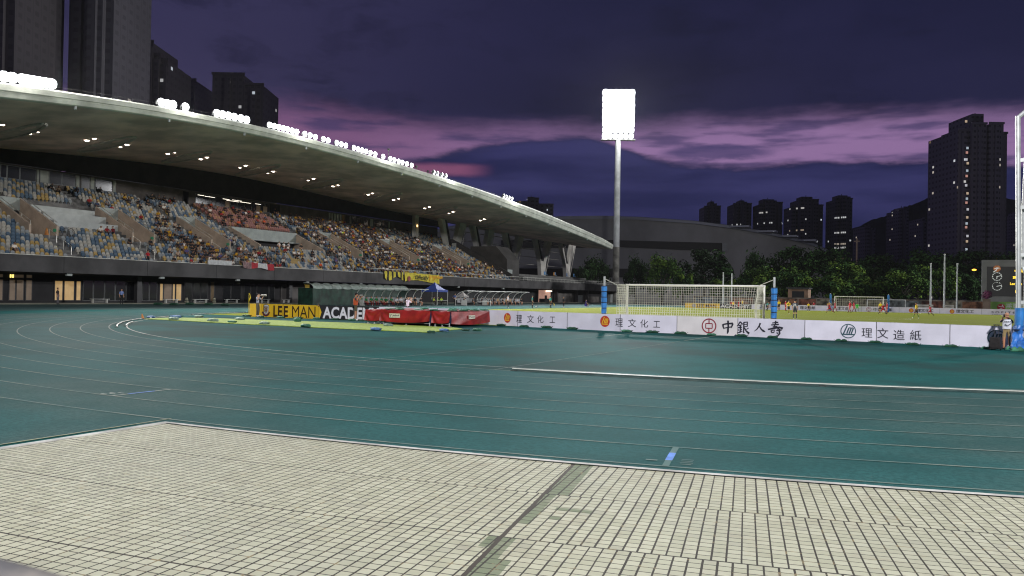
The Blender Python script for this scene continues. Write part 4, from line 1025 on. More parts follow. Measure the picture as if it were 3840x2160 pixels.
b4 = tag(MB().box(-69.0, -68.9, 27.6, 31.4, 4.95, 5.55).build('white_banner', mat('flag_white', (.5, .5, .5))), 'plain white banner tied along the front rail left of the red flags', 'banner')
# ------------------------------------------------------------------ goals
M_post = mat('goal_white', (.78, .76, .70), .4, .05, 2.0)
M_net = mat('net_cord', (.66, .64, .52), .8, .06, 4.0)
M_pad = mat('blue_vinyl', (.035, .19, .50), .45, .16, 3.0, bump=.2)
M_padd = mat('dark_strap', (.010, .022, .055), .7, .1, 4.0)
M_steel = mat('galvanised_steel', (.55, .56, .55), .4, .12, 1.5, metal=.5)
def goal(n0, sgn, label, cell, rope):
    g = thing('football_goal', label, 'goal', (0, n0, 0), 0, 'football goals')
    t = MB(); r = .06
    t.tube((-3.72, 0, 0), (-3.72, 0, 2.5), r, n=12); t.build('goal_post', M_post, g)
    MB().tube((3.72, 0, 0), (3.72, 0, 2.5), r, n=12).build('goal_post', M_post, g)
    MB().tube((-3.78, 0, 2.5), (3.78, 0, 2.5), r, n=12).build('crossbar', M_post, g)
    D_ = 1.7*sgn
    t = MB()
    def back(a, b):   # a across, b down from bar
        x = -3.7+7.4*a; sag = .16*sin(pi*a)*sin(pi*min(1, b*1.3)); pull = .55*max(0, abs(a-.5)-.38)*8*sin(pi*b)*.28
        x2 = x*(1-.0*b)-math.copysign(pull, x)
        return Vector((x2, D_*(1-.06*(1-b))-sgn*sag, 2.44*(1-b)+.03*(1-b)-(.05*sin(pi*a) if b < .05 else 0)))
    nx, nz = int(7.4/cell), int(2.44/cell)
    for i in range(nx+1): t.path([back(i/nx, j/nz) for j in range(0, nz+1)], rope, 4)
    for j in range(nz+1): t.path([back(i/nx, j/nz) for i in range(0, nx+1, 1)], rope, 4)
    nd = int(2.0/cell)
    for s in (-1, 1):
        for i in range(nd+1):
            y = D_*i/nd; t.path([Vector((s*(3.7-.25*sin(pi*k/6)*sin(pi*i/nd)), y, 2.46*(1-k/6))) for k in range(7)], rope, 4)
        for j in range(nz+1):
            z = 2.46*(1-j/nz); t.path([Vector((s*(3.7-.25*sin(pi*j/nz)*sin(pi*k/6)), D_*k/6, z)) for k in range(7)], rope, 4)
    for i in range(0, nx+1): t.path([Vector((-3.7+7.4*i/nx, 0, 2.5)), back(i/nx, 0)], rope, 4)
    for i in range(1, nd): t.path([Vector((-3.7, D_*i/nd, 2.5)), Vector((3.7, D_*i/nd, 2.5-.04))], rope, 4)
    t.build('goal_net', M_net, g)
    for s in (-1, 1): MB().tube((s*3.72, 0, 2.5), (s*3.6, D_, 2.5), .014, n=5).build('net_support', M_post, g)
    return g
goal(0, -1, 'near white football goal with square meshed net standing behind the white boards', .125, .0085)
goal(L, 1, 'far white football goal at the other end with players before it', .35, .010)
def padded_post(x, n, h, ph, label, dark, ropes=None, r=.055):
    o = thing('padded_post', label, 'net post', (x, n, 0), 0, 'blue padded net posts')
    MB().tube((0, 0, 0), (0, 0, h), r, n=10).build('pole', M_steel, o)
    t = MB(); k = 0; z = .02
    while z < ph-.1:
        e = min(z+.30, ph); rr = .150+.012*((k*7) % 3-1)
        t.tube((0.005*((k*5) % 3-1), 0, z), (0.006*((k*3) % 3-1), 0, e-.045), rr, rr+.008, 14); z = e; k += 1
    pd = t.build('padding', M_pad, o)
    t = MB(); z = .02+.30
    while z < ph: MB().tube((0, 0, z-.05), (0, 0, z+.005), .132, n=14).build('strap', M_padd, pd); z += .30
    if ropes: MB().tube((0, 0, h-.12), ropes, .016, n=5).build('rope', M_net, o)
    return o
# stanchions of the near goal, found on the line two metres behind the goal
for (x, y, lb, rp) in ((2267, 1040, 'blue padded post left of the near goal with a rope to its net', (-3.7, -1.7, 2.47)), (2904, 1043, 'blue padded post right of the near goal with a rope to its net', (3.7, -1.7, 2.47))):
    p = PN(x, y, -1.75); padded_post(p.x, -1.75, p.z+.05, p.z-.42 if x < 2500 else p.z-.40, lb, 0, (rp[0]-p.x, rp[1]+1.75, rp[2]))
for (x, lb) in ((3115, 'blue padded post left of the far goal'), (3332, 'blue padded post right of the far goal')):
    p = PN(x, 1110, L+2.3); padded_post(p.x, L+2.3, 3.0, 2.95, lb, 0, None, .07)
p0 = G(3250, 1156); 
g2 = thing('training_goal', 'grey portable training goal standing behind the far goal, right part beyond it', 'goal', (0, 0, 0))
A_, B_ = PN(3252, 1150, 112.0), PN(3395, 1150, 112.0); A_.z = B_.z = 0
zA = PN(3252, 1123, 112.0).z; MB().tube(A_, (A_.x, A_.y, zA), .07, n=8).tube(B_, (B_.x, B_.y, zA), .07, n=8).tube((A_.x, A_.y, zA), (B_.x, B_.y, zA), .07, n=8).build('goal_frame', mat('grey_goal_paint', (.42, .43, .42), .5), g2)
# corner flag
p = G(934, 1184)
cf = thing('corner_flag', 'yellow corner flag on a thin pole behind the left end of the yellow board', 'corner flag', (-34.4, -.1, 0))
PNy = PN(934, 1099, -.1)
cf.location = (PNy.x, -.1, 0); MB().tube((0, 0, 0), (0, 0, 1.62), .02, n=6).build('pole', mat('flag_pole_yellow', (.6, .45, .05), .6), cf)
t = MB(); t.grid(lambda a, b: (-.02+.13*sin(a*3.2)+.04*b, .05*sin(a*6), 1.62-.62*a-.10*b+.02), 8, 3); t.grid(lambda a, b: (-.02+.13*sin(a*3.2)+.04*b, .05*sin(a*6)+.012, 1.62-.62*a-.10*b+.02), 8, 3); t.build('flag', mat('flag_bright_yellow', (.75, .55, .02), .8), cf)

# ------------------------------------------------------------------ advertising boards
M_bw = mat('board_white', (.66, .63, .72), .6, .05, .9); M_bw2 = mat('board_warm_white', (.66, .62, .62), .6, .05, .9)
M_byel = mat('board_yellow', (.72, .44, .02), .6, .06, .7); M_bblk = mat('board_black', (.020, .019, .022), .6, .1, 1.0)
M_ink = mat('board_ink', (.022, .022, .034), .7, .05); M_inkt = mat('board_ink_teal', (.02, .065, .085), .7, .05)
M_lred = mat('logo_red', (.46, .045, .025), .6, .05); M_lyel = mat('logo_gold', (.78, .48, .03), .6, .05); M_boc = mat('logo_crimson', (.24, .022, .038), .6, .05)
M_wht = mat('letter_white', (.66, .65, .68), .6, .04)
def board_frame(px0, px1):
    a = G(*px0); b = G(*px1)
    for q in (a, b): q.y -= 1.0*max(0, min(1, (q.x+15.0)/4.0))*max(0, min(1, (9.0-q.x)/4.0))
    d = (b-a); ln = d.length; d.normalize(); nrm = Vector((d.y, -d.x, 0))
    if (Vector(CAM)-a).dot(nrm) < 0: nrm = -nrm
    return a, b, d, nrm, ln
def on_board(fr, x, y):
    a, b, d, nrm, ln = fr; r = Vector(ray(x, y)); c = Vector(CAM); t = (a-c).dot(nrm)/r.dot(nrm); p = c+r*t
    return (p-a).dot(d), p.z
def board(fr, h, label, m, group, feet=True):
    a, b, d, nrm, ln = fr
    o = thing('advertising_board', label, 'advertising board', a, atan2(d.y, d.x), group)
    t = MB(); nx = 10
    def fn(q, r): return (ln*q, -.004*sin(q*19+r*3)-.0, h*r)
    t.grid(fn, nx, 4); t.add([(0.0, .03, 0), (ln, .03, 0), (ln, .03, h), (0.0, .03, h)], [(3, 2, 1, 0)])
    t.add([(0, -.004, h+.0), (ln, -.004, h), (ln, .03, h), (0, .03, h)], [(0, 1, 2, 3)]); t.add([(0, 0, 0), (0, .03, 0), (0, .03, h), (0, 0, h)], [(0, 1, 2, 3)]); t.add([(ln, 0, 0), (ln, .03, 0), (ln, .03, h), (ln, 0, h)], [(3, 2, 1, 0)])
    t.build('panel', m, o)
    MB().box(ln-.012, ln+.012, -.012, .03, 0, h).build('joint_post', M_dkframe, o)
    for q in (.1, .9): MB().box(ln*q-.02, ln*q+.02, .03, .55, 0, .03).box(ln*q-.02, ln*q+.02, .03, .06, 0, h*.8).build('rear_foot', M_dkframe, o)
    return o
def ringp(t, cx, cz, r0, r1, y, mi=0, n=36):
    v = [(cx+r*cos(2*pi*i/n), y, cz+r*sin(2*pi*i/n)) for r in (r0, r1) for i in range(n)]
    t.add(v, [(i, (i+1) % n, n+(i+1) % n, n+i) for i in range(n)], mi)
def discp(t, cx, cz, r, y, mi=0, n=36): t.poly([(cx+r*cos(2*pi*i/n), y, cz+r*sin(2*pi*i/n)) for i in range(n)], mi)
def stroke(t, pts, w, y, mi=0):
    """brush stroke: list of (x, z, width factor)"""
    L_, R_ = [], []
    n = len(pts)
    for i, p in enumerate(pts):
        a = pts[max(0, i-1)]; b = pts[min(n-1, i+1)]; dx_, dz_ = b[0]-a[0], b[1]-a[1]; l_ = hypot(dx_, dz_) or 1
        k = w*(p[2] if len(p) > 2 else 1)/2
        L_.append((p[0]-dz_/l_*k, y, p[1]+dx_/l_*k)); R_.append((p[0]+dz_/l_*k, y, p[1]-dx_/l_*k))
    for i in range(n-1): t.add([L_[i], L_[i+1], R_[i+1], R_[i]], [(0, 1, 2, 3)], mi)
def lm_logo(o, cx, cz, r, red=True):
    t = MB(); m0 = M_lred if red else M_bw
    if red: discp(t, cx, cz, r, -.012, 0)
    else: ringp(t, cx, cz, r*.88, r, -.012, 1)
    u = r; y = -.017; k = 1
    def S_(pts, w): stroke(t, [(cx+x*u, cz+z*u) for x, z in pts], w*u, y, k)
    S_([(-.12, .80), (-.62, -.42)], .17)
    S_([(-.66, -.50), (.62, -.50)] if red else [(-.80, -.46), (.80, -.46)], .15)
    for x in (-.08, .22, .50): S_([(x+.16, .42), (x-.10, -.34)], .17)
    S_([(.02, .40), (.22, .48), (.34, .42)], .12); S_([(.34, .40), (.52, .48), (.66, .36)], .12)
    t.build('logo', [m0, M_lyel if red else M_inkt], o)
def boc_logo(o, cx, cz, r):
    t = MB(); ringp(t, cx, cz, r*.84, r, -.012)
    y = -.014
    for a in (((-.07, .86), (.07, .86), (.07, .36), (-.07, .36)), ((-.07, -.36), (.07, -.36), (.07, -.86), (-.07, -.86))): t.poly([(cx+x*r, y, cz+z*r) for x, z in a])
    for a in ((-.44, .44, .26, .38), (-.44, .44, -.38, -.26)): t.poly([(cx+a[0]*r, y, cz+a[2]*r), (cx+a[1]*r, y, cz+a[2]*r), (cx+a[1]*r, y, cz+a[3]*r), (cx+a[0]*r, y, cz+a[3]*r)])
    for a in ((-.50, -.38, -.32, .32), (.38, .50, -.32, .32)): t.poly([(cx+a[0]*r, y, cz+a[2]*r), (cx+a[1]*r, y, cz+a[2]*r), (cx+a[1]*r, y, cz+a[3]*r), (cx+a[0]*r, y, cz+a[3]*r)])
    t.build('logo', M_boc, o)
# brush characters of the insurance company name, unit square, strokes with swelling widths
BR = {
 '中': [[(-.36, .22, 1.2), (-.33, .02, 1.1), (-.28, -.14, .5)], [(-.34, .20, .9), (0, .27, 1.0), (.36, .30, 1.3), (.40, .24, .8)], [(.38, .26, 1.2), (.30, .04, .9), (.24, -.06, .5)], [(-.28, -.08, .7), (0, -.02, .8), (.28, .04, .7)], [(.02, .50, 1.3), (.05, .1, 1.2), (.02, -.35, 1.4), (-.03, -.50, .4)]],
 '銀': [[(-.20, .48, 1.0), (-.34, .26, .9), (-.50, .10, .3)], [(-.20, .46, .8), (-.08, .32, 1.0), (.0, .26, .5)], [(-.36, .16, .7), (-.10, .22, .8)], [(-.42, -.02, .7), (-.06, .05, .9)], [(-.22, .18, 1.0), (-.20, -.1, 1.0), (-.22, -.36, .9)], [(-.38, -.14, .8), (-.33, -.24, .5)], [(-.08, -.08, .7), (-.14, -.22, .5)], [(-.46, -.42, .6), (-.22, -.36, .9), (-.02, -.26, .4)],
        [(.08, .44, 1.0), (.08, -.1, 1.0), (.06, -.42, .9), (.16, -.36, .4)], [(.08, .42, .8), (.36, .46, 1.1), (.36, .12, .8), (.10, .08, .6)], [(.10, .26, .5), (.34, .28, .6)], [(.14, .02, .8), (.26, -.22, 1.0), (.52, -.44, 1.6)], [(.46, .0, .8), (.28, -.12, .4)]],
 '人': [[(.06, .42, 1.5), (-.04, .16, 1.2), (-.24, -.14, .9), (-.50, -.34, .3)], [(-.02, .12, .8), (.16, -.14, 1.2), (.36, -.28, 1.7), (.52, -.33, .6)]],
 '壽': [[(-.22, .38, .7), (.20, .44, .9)], [(.02, .54, 1.0), (0, .30, .9), (-.08, .14, .6)], [(-.30, .24, .7), (.24, .30, .9)], [(-.18, .12, .6), (.14, .16, .8), (.08, .04, .7)], [(-.52, -.08, .9), (-.10, .02, 1.2), (.30, .10, 1.1), (.52, .02, 1.5)], [(.28, .08, .9), (.14, -.06, .6)], [(-.30, -.14, .8), (-.26, -.30, .7)], [(-.28, -.14, .6), (-.06, -.10, .8), (-.10, -.28, .7)], [(-.26, -.30, .6), (-.08, -.27, .6)], [(.06, -.14, .7), (.44, -.08, .9)], [(.28, .0, 1.1), (.30, -.34, 1.2), (.14, -.54, 1.0), (.06, -.46, .4)], [(.10, -.26, .9), (.17, -.36, .6)]],
}
def brush(t, ch, cx, cz, h, y=-.014, w=.11):
    for s_ in BR[ch]:
        pts = [(cx+p[0]*h, cz+p[1]*h, p[2]) for p in s_]
        stroke(t, pts, w*h, y)
def chars(o, fr, lst, m, sx=1.0):
    t = MB()
    for ch, x, y, h in lst:
        s_, z = on_board(fr, x, y); _, z1 = on_board(fr, x, y+h/2); hh = (z-z1)*2
        if ch in BR: brush(t, ch, s_, z, hh)
        else:
            me = text_mesh(ch, 1.0, 0, .0); a, b, c, d_ = text_bounds(me); k = hh*1.02
            asp = (b-a)/max(.6, d_-c)
            add_text(t, ch, s_-k*.5*min(1.05, asp if asp > .7 else 1), s_+k*.5*min(1.05, asp if asp > .7 else 1), z-hh/2, z+hh/2, -.010)
    t.build('lettering', m, o)
# joints of the front row, bottom edge in the frame
J = [(935, 1187), (978, 1187.6), (1061, 1191), (1196, 1196), (1420, 1202.5), (1640, 1209), (1800, 1214.5), (1971, 1222.5), (2154, 1231), (2350, 1240.5), (2559, 1248.5), (2783, 1257.5), (3026, 1270), (3286, 1283), (3562, 1296.5), (3900, 1313)]
GRP = 'advertising boards along the goal line'
FR = [board_frame(J[i], J[i+1]) for i in range(len(J)-1)]
BL = [None]*len(FR)
HB = .905
def mkb(i, label, m): BL[i] = board(FR[i], HB, label, m, GRP); return BL[i]
mkb(0, 'narrow plain orange yellow end board beside the corner flag, left end of the row', M_byel)
mkb(1, 'yellow board with a shield crest and the letters LE', M_byel)
mkb(2, 'yellow board with the letters E MAN', M_byel)
mkb(3, 'black board with white letters ACADEMY behind the photographer in orange vest', M_bblk)
mkb(4, 'black to white board mostly hidden behind the red landing mats', M_bw)
mkb(5, 'plain white board just right behind the red landing mats', M_bw)
mkb(6, 'white board with first small red round logo, right of the red mats', M_bw)
mkb(7, 'white board with three dark characters ending right of the first red logo board', M_bw)
mkb(8, 'white board with red round logo in front of the left blue padded post', M_bw)
mkb(9, 'white board with three dark characters in front of the goal net', M_bw)
mkb(10, 'warm white board with crimson coin shaped logo in front of the goal', M_bw2)
mkb(11, 'white board with brush written characters in front of the right blue padded post', M_bw)
mkb(12, 'white board with dark teal ring logo and one character', M_bw)
mkb(13, 'white board with three characters ending at the dark gap, near the number 28 player', M_bw)
mkb(14, 'white board with teal ring logo behind the black suitcase and photographer', M_bw)
def z_at(fr, x, y): return on_board(fr, x, y)
def logo_at(i, x, y, rpx, kind):
    s_, z = on_board(FR[i], x, y); _, z1 = on_board(FR[i], x, y+rpx); r = z-z1
    boc_logo(BL[i], s_, z, r) if kind == 'boc' else lm_logo(BL[i], s_, z, r, kind == 'red')
logo_at(6, 1903, 1192, 18.5, 'red'); chars(BL[6], FR[6], [('理', 1947, 1195, 28)], M_ink); chars(BL[7], FR[7], [('文', 1990, 1196, 30), ('化', 2027, 1197, 28), ('工', 2072, 1199, 23)], M_ink)
logo_at(8, 2269, 1205, 21, 'red'); chars(BL[8], FR[8], [('理', 2322, 1209, 30)], M_ink); chars(BL[9], FR[9], [('文', 2371, 1211, 31), ('化', 2416, 1213, 30), ('工', 2463, 1216, 24)], M_ink)
logo_at(10, 2659, 1222, 28, 'boc'); chars(BL[10], FR[10], [('中', 2729, 1227, 50)], M_ink); chars(BL[11], FR[11], [('銀', 2786, 1229, 48), ('人', 2849, 1229, 42), ('壽', 2908, 1232, 54)], M_ink)
logo_at(12, 3181, 1241.5, 27, 'teal'); chars(BL[12], FR[12], [('理', 3251, 1248, 34)], M_ink); chars(BL[13], FR[13], [('文', 3311, 1250, 38), ('造', 3372, 1256, 38), ('紙', 3434, 1257, 38)], M_ink)
logo_at(14, 3737, 1267, 30, 'teal')
def word(i, body_, x0, x1, ytop, ybot, m, bold=.02):
    fr = FR[i]; s0, zt = on_board(fr, x0, ytop); s1, _ = on_board(fr, x1, ytop); _, zb = on_board(fr, (x0+x1)/2, ybot); _, zt = on_board(fr, (x0+x1)/2, ytop)
    t = MB(); add_text(t, body_, s0, s1, zb, zt, -.012, bold=bold); t.build('lettering', m, BL[i])
M_brn = mat('letter_dark_brown', (.035, .018, .008), .7, .1)
word(1, 'LE', 1026, 1059, 1146, 1188.5, M_brn, .03); word(2, 'E', 1065, 1081, 1147, 1188.5, M_brn, .03); word(2, 'MAN', 1096, 1184, 1148.5, 1191.5, M_brn, .0); word(3, 'ACADEMY', 1211, 1424, 1152, 1197, M_wht, .03)
# yellow arrow end over the black board, crest on the first yellow board
fr = FR[3]; sa, za = on_board(fr, 1206, 1171)
t = MB(); t.add([(0, -.010, .01), (sa*.22, -.010, .01), (sa, -.010, HB*.5), (0, -.010, HB-.0)], [(0, 1, 2, 3)]); t.build('yellow_arrow', M_byel, BL[3])
fr = FR[2]; s0, _ = on_board(fr, 1186, 1170); t = MB(); t.add([(s0, -.010, HB-.01), (FR[2][4], -.010, HB-.01), (FR[2][4], -.010, HB-.10)], [(0, 1, 2)]); t.build('black_corner_print', M_bblk, BL[2])  # printed black corner past the yellow arrow
fr = FR[1]; cx, cz = on_board(fr, 998, 1162); _, zt = on_board(fr, 998, 1141); hh = (zt-cz)
t = MB()
def shield(k, y, mi):
    pts = [(-.62, .80), (-.2, .95), (.2, .95), (.62, .80), (.66, .1), (.50, -.45), (0, -.95), (-.50, -.45), (-.66, .1)]
    t.poly([(cx+x*hh*k, y, cz+z*hh*k) for x, z in pts], mi)
shield(1.05, -.010, 0); shield(.95, -.012, 1); shield(.80, -.014, 2)
stroke(t, [(cx-.9*hh, cz-.35*hh), (cx-.55*hh, cz-.85*hh), (cx, cz-1.02*hh), (cx+.55*hh, cz-.85*hh), (cx+.9*hh, cz-.35*hh)], .34*hh, -.017, 3)
stroke(t, [(cx-.35*hh, cz+.45*hh), (cx, cz+.1*hh), (cx+.25*hh, cz-.3*hh)], .22*hh, -.017, 4); stroke(t, [(cx+.3*hh, cz+.5*hh), (cx-.1*hh, cz-.1*hh), (cx-.3*hh, cz-.4*hh)], .18*hh, -.0175, 4)
t.build('crest', [M_bblk, M_wht, mat('crest_grey', (.33, .30, .28), .7, .3, 20), mat('crest_maroon', (.10, .02, .035), .7, .2, 8), mat('crest_brown', (.22, .11, .05), .7, .2, 8)], BL[1])
# far boards
def fboard(x0, y0, x1, y1, label, m, h=.9): 
    a = PN(x0, y0, 104.5); b = PN(x1, y1, 104.5); a.z = b.z = 0; d = b-a; ln = d.length; d.normalize(); fr = (a, b, d, Vector((0, -1, 0)), ln)
    return board(fr, h, label, m, 'advertising boards on the far side'), fr
def fword(o, fr, s, x0, x1, yt, yb, m, bold=.02):
    s0, zt = on_board(fr, x0, yt); s1, _ = on_board(fr, x1, yt); _, zb = on_board(fr, (x0+x1)/2, yb); _, zt = on_board(fr, (x0+x1)/2, yt)
    t = MB(); add_text(t, s, min(s0, s1), max(s0, s1), zb, zt, -.03, bold=bold, depth=.01); t.build('lettering', m, o)
o, fr = fboard(2569, 1150, 2700, 1150, 'far yellow board with crest and the letters LEE MAN seen through the goal net', M_byel)
fword(o, fr, 'LEE MAN', 2614, 2686, 1141, 1153, M_brn); t = MB(); s_, z_ = on_board(fr, 2602, 1146); discp(t, s_, z_, .36, -.03); t.build('crest', mat('crest_grey', (.33, .30, .28)), o)
o, fr = fboard(2700, 1150, 2818, 1150, 'far black board with white letters ACADEMY seen through the goal net', M_bblk)
fword(o, fr, 'ACADEMY', 2702, 2812, 1142, 1155, M_wht)
FXS = [(2818, 2990, 'far white board left of the players, beside the teal referee'), (2990, 3150, 'far white board behind the kicking red and yellow pair'), (3150, 3230, 'far white board behind the green keeper'), (3230, 3372, 'far white board with crimson coin logo behind the far goal'), (3372, 3524, 'far white board with a small orange round logo behind the number 2 player'), (3524, 3681, 'far white board with small orange round logo under the flagpoles'), (3681, 3990, 'far white board with spaced letters SOFITEL under the scoreboard')]
FO = []
for x0, x1, lb in FXS: FO.append(fboard(x0, 1155, x1, 1155, lb, M_bw))
def flogo(k, x, y, r, kind):
    o, fr = FO[k]; s_, z_ = on_board(fr, x, y); _, z1 = on_board(fr, x, y+r)
    if kind == 'boc': boc_logo(o, s_, z_, z_-z1)
    else: lm_logo(o, s_, z_, z_-z1, kind == 'red')
def ftext(k, s, x0, x1, yt, yb, m=M_ink): o, fr = FO[k]; fword(o, fr, s, x0, x1, yt, yb, m, .01)
flogo(0, 2857, 1150, 8, 'teal'); ftext(0, '理文造紙', 2872, 2926, 1144, 1156); ftext(1, '理文造紙', 3000, 3058, 1148, 1160); flogo(1, 3124, 1157, 8, 'teal'); ftext(2, '理文造', 3140, 3182, 1150, 1163)
flogo(3, 3258, 1160, 9, 'boc'); ftext(3, '中銀人壽', 3275, 3344, 1155, 1168); flogo(4, 3417, 1164, 8, 'red'); ftext(4, '理文化工', 3438, 3500, 1158, 1170); flogo(5, 3570, 1168, 8, 'red'); ftext(5, '理文化工', 3585, 3652, 1161, 1174)
ftext(6, 'S O F I T E L', 3718, 3822, 1168, 1175); ftext(6, '立基國文發研物', 3718, 3780, 1179, 1183)

# ------------------------------------------------------------------ red landing mats
M_red = mat('red_vinyl', (.30, .018, .017), .45, .2, 1.4, bump=.35, spec=.35); M_red2 = mat('red_vinyl_top', (.33, .030, .026), .45, .14, 1.5)
def draped(name, x0, x1, y0, y1, z0, z1, label, tiltx=0.0):
    o = thing('landing_mat', label, 'landing mat', ((x0+x1)/2, y0, 0), 0, 'red landing mats behind the goal line'); cx = (x0+x1)/2
    W_ = x1-x0; Hh = z1-z0; lift = .14*min(1, W_/2.0)
    def front(a, b):
        x = x0+W_*a-cx; hem = z0-.02+lift*abs(2*a-1)**2.2*(1 if a > .5 else .45)
        z = z1+(hem-z1)*b+.02*sin(a*W_*9)*(1-b)
        dl_, dr_ = a*W_, (1-a)*W_; dn = Hh*b
        f1 = math.exp(-dl_/.9)*sin(atan2(dn, dl_+.05)*9.0)*min(1, hypot(dl_, dn)*1.6); f2 = math.exp(-dr_/.9)*sin(atan2(dn, dr_+.05)*9.0)*min(1, hypot(dr_, dn)*1.6)
        sw = .055*(f1+f2)+.03*sin(a*W_*4.3+b*1.5)*b+.06*sin(pi*a)*sin(pi*b*.9)
        return (x, -.07-max(-.03, sw)-.06*b, z)
    t = MB(); t.grid(front, 56, 16)
    def side(a, b):
        y = y1*a-y0*a; sag = .10*sin(pi*a)
        return ((x1-cx)+.02+.05*abs(sin(a*9+b*3))*b, y, z1+(z0-.02-sag-z1)*b)
    t.grid(side, 20, 8); t.grid(lambda a, b: ((x0-cx)-.02-.05*abs(sin(a*9+b*3))*b, (y1-y0)*a, z1+(z0-.02-z1)*b), 12, 5)
    t.build('side_cover', M_red, o, None, 0, True)
    t = MB(); t.grid(lambda a, b: (x0-cx+(x1-x0)*a, (y1-y0)*b-.02*(b < .01), z1+.015+.03*sin(a*7+b*3)-.03*sin(pi*a)), 20, 14); t.build('top_cover', M_red2, o, None, 0, True)
    MB().box(x0-cx+.05, x1-cx-.05, .08, y1-y0-.05, .16, z1-.05).build('foam_core', M_padd, o)
    f = MB()
    for q in (0.0, .5, 1.0): MB().tube((x0-cx+.12+(x1-x0-.24)*q, .05, 0), (x0-cx+.12+(x1-x0-.24)*q, .05, .2), .03, n=6).box(x0-cx+.06+(x1-x0-.24)*q, x0-cx+.2+(x1-x0-.24)*q, 0, .16, 0, .02).build('trolley_leg', M_steel, o)
    MB().tube((x0-cx+.1, .05, .14), (x1-cx-.1, .05, .14), .022, n=6).build('trolley_rail', M_steel, o)
    return o, cx
mA, cA = draped('a', -17.85, -16.70, -5.35, -1.2, .20, .82, 'left end red landing mat, narrow darker piece beside the orange vest photographer')
mB_, cB = draped('b', -16.66, -13.22, -5.45, -1.2, .17, .86, 'middle red landing mat with white maker label and deep swagged cover')
mC, cC = draped('c', -13.16, -11.98, -5.35, -1.1, .20, .84, 'right end red landing mat with its long label bearing side turned to the goal')
def maker_label(o, x0, x1, z0, z1, y, rot=0):
    t = MB().box(x0, x1, y-.008, y, z0, z1); lab = t.build('maker_label', mat('label_cream', (.62, .58, .46), .6), o)
    t = MB(); w = x1-x0; add_text(t, 'polanik', x0+w*.32, x1-w*.05, z0+(z1-z0)*.22, z1-(z1-z0)*.22, y-.01, bold=.02, italic=.2); stroke(t, [(x0+w*.06, z1-(z1-z0)*.3), (x0+w*.16, z0+(z1-z0)*.55), (x0+w*.26, z1-(z1-z0)*.25)], .03, y-.012); stroke(t, [(x0+w*.16, z0+(z1-z0)*.55), (x0+w*.13, z0+(z1-z0)*.2)], .03, y-.012)
    t.build('label_lettering', M_ink, lab); 
    if rot: lab.rotation_euler = (0, 0, rot)
    return lab
maker_label(mB_, -1.0, -.25, .42, .66, -.20)
lb = maker_label(mC, -.35, .35, .42, .62, 0, pi/2); lb.location = (.59+.09, 2.1, 0)

# ------------------------------------------------------------------ sandbags
M_bg = mat('sandbag_green', (.055, .20, .115), .7, .25, 5.0, bump=.3); M_bb = mat('sandbag_blue', (.12, .24, .46), .7, .2, 5.0, bump=.3); M_bd = mat('sandbag_dark_green', (.020, .085, .045), .75, .25, 5.0, bump=.3); M_bl_ = mat('sandbag_pale', (.28, .40, .31), .7, .25, 5.0, bump=.3)
def bagmesh(seed, ln, w, h, ears):
    r = random.Random(seed); t = MB(); n, m = 16, 8
    v = []
    for j in range(m+1):
        for i in range(n):
            ph = 2*pi*i/n; u = -1+2*j/m; prof = (1-abs(u)**4)**.5 if abs(u) < 1 else 0
            tie = 1-(.35*math.exp(-((u)/.12)**2) if ears == 2 else 0)
            x = u*ln/2; y = w/2*cos(ph)*(.25+.75*prof)*tie*(1+.12*sin(3*ph+seed+u*5)); z = h*(.5+.5*sin(ph))*(.30+.70*prof)*tie*(1+.15*sin(2*ph+seed*2+u*7))
            if sin(ph) < -.2: z = max(0, z*.2)
            v.append((x, y, max(0, z)))
    t.add(v, [(j*n+i, j*n+(i+1) % n, (j+1)*n+(i+1) % n, (j+1)*n+i) for j in range(m) for i in range(n)])
    t.poly([v[i] for i in range(n)]); t.poly([v[m*n+i] for i in reversed(range(n))])
    if ears:
        for s in (-1, 1):
            e = s*ln*.5; t.add([(e*.92, -w*.25, h*.2), (e*.92, w*.25, h*.2), (e*1.22, w*.32, h*.75), (e*1.25, -w*.2, h*.9), (e*1.05, 0, h*.35)], [(0, 1, 4), (1, 2, 4), (2, 3, 4), (3, 0, 4)])
    return t
BAGS = [bagmesh(k, .62, .30, .12, e).mesh('sandbag', M_bg, True) for k, e in ((1, 1), (4, 2), (7, 0), (11, 1))]
def bag(x, y, label, m=None, z=0.0, sc=1.0, rot=None, k=None, hs=1.0, grp='sandbags weighing down boards and turf', pt=None):
    p = pt if pt is not None else G(x, y, z); p.z = z
    k = (int(x*7+y) % 4) if k is None else k
    o = link('sandbag', BAGS[k], None, p, rot if rot is not None else (x*.37) % .7-.35-.15); o.scale = (sc, sc, hs*sc)
    o.material_slots[0].link = 'OBJECT'; o.material_slots[0].material = m or M_bg
    tag(o, label, 'sandbag', grp); return o
tz = .035
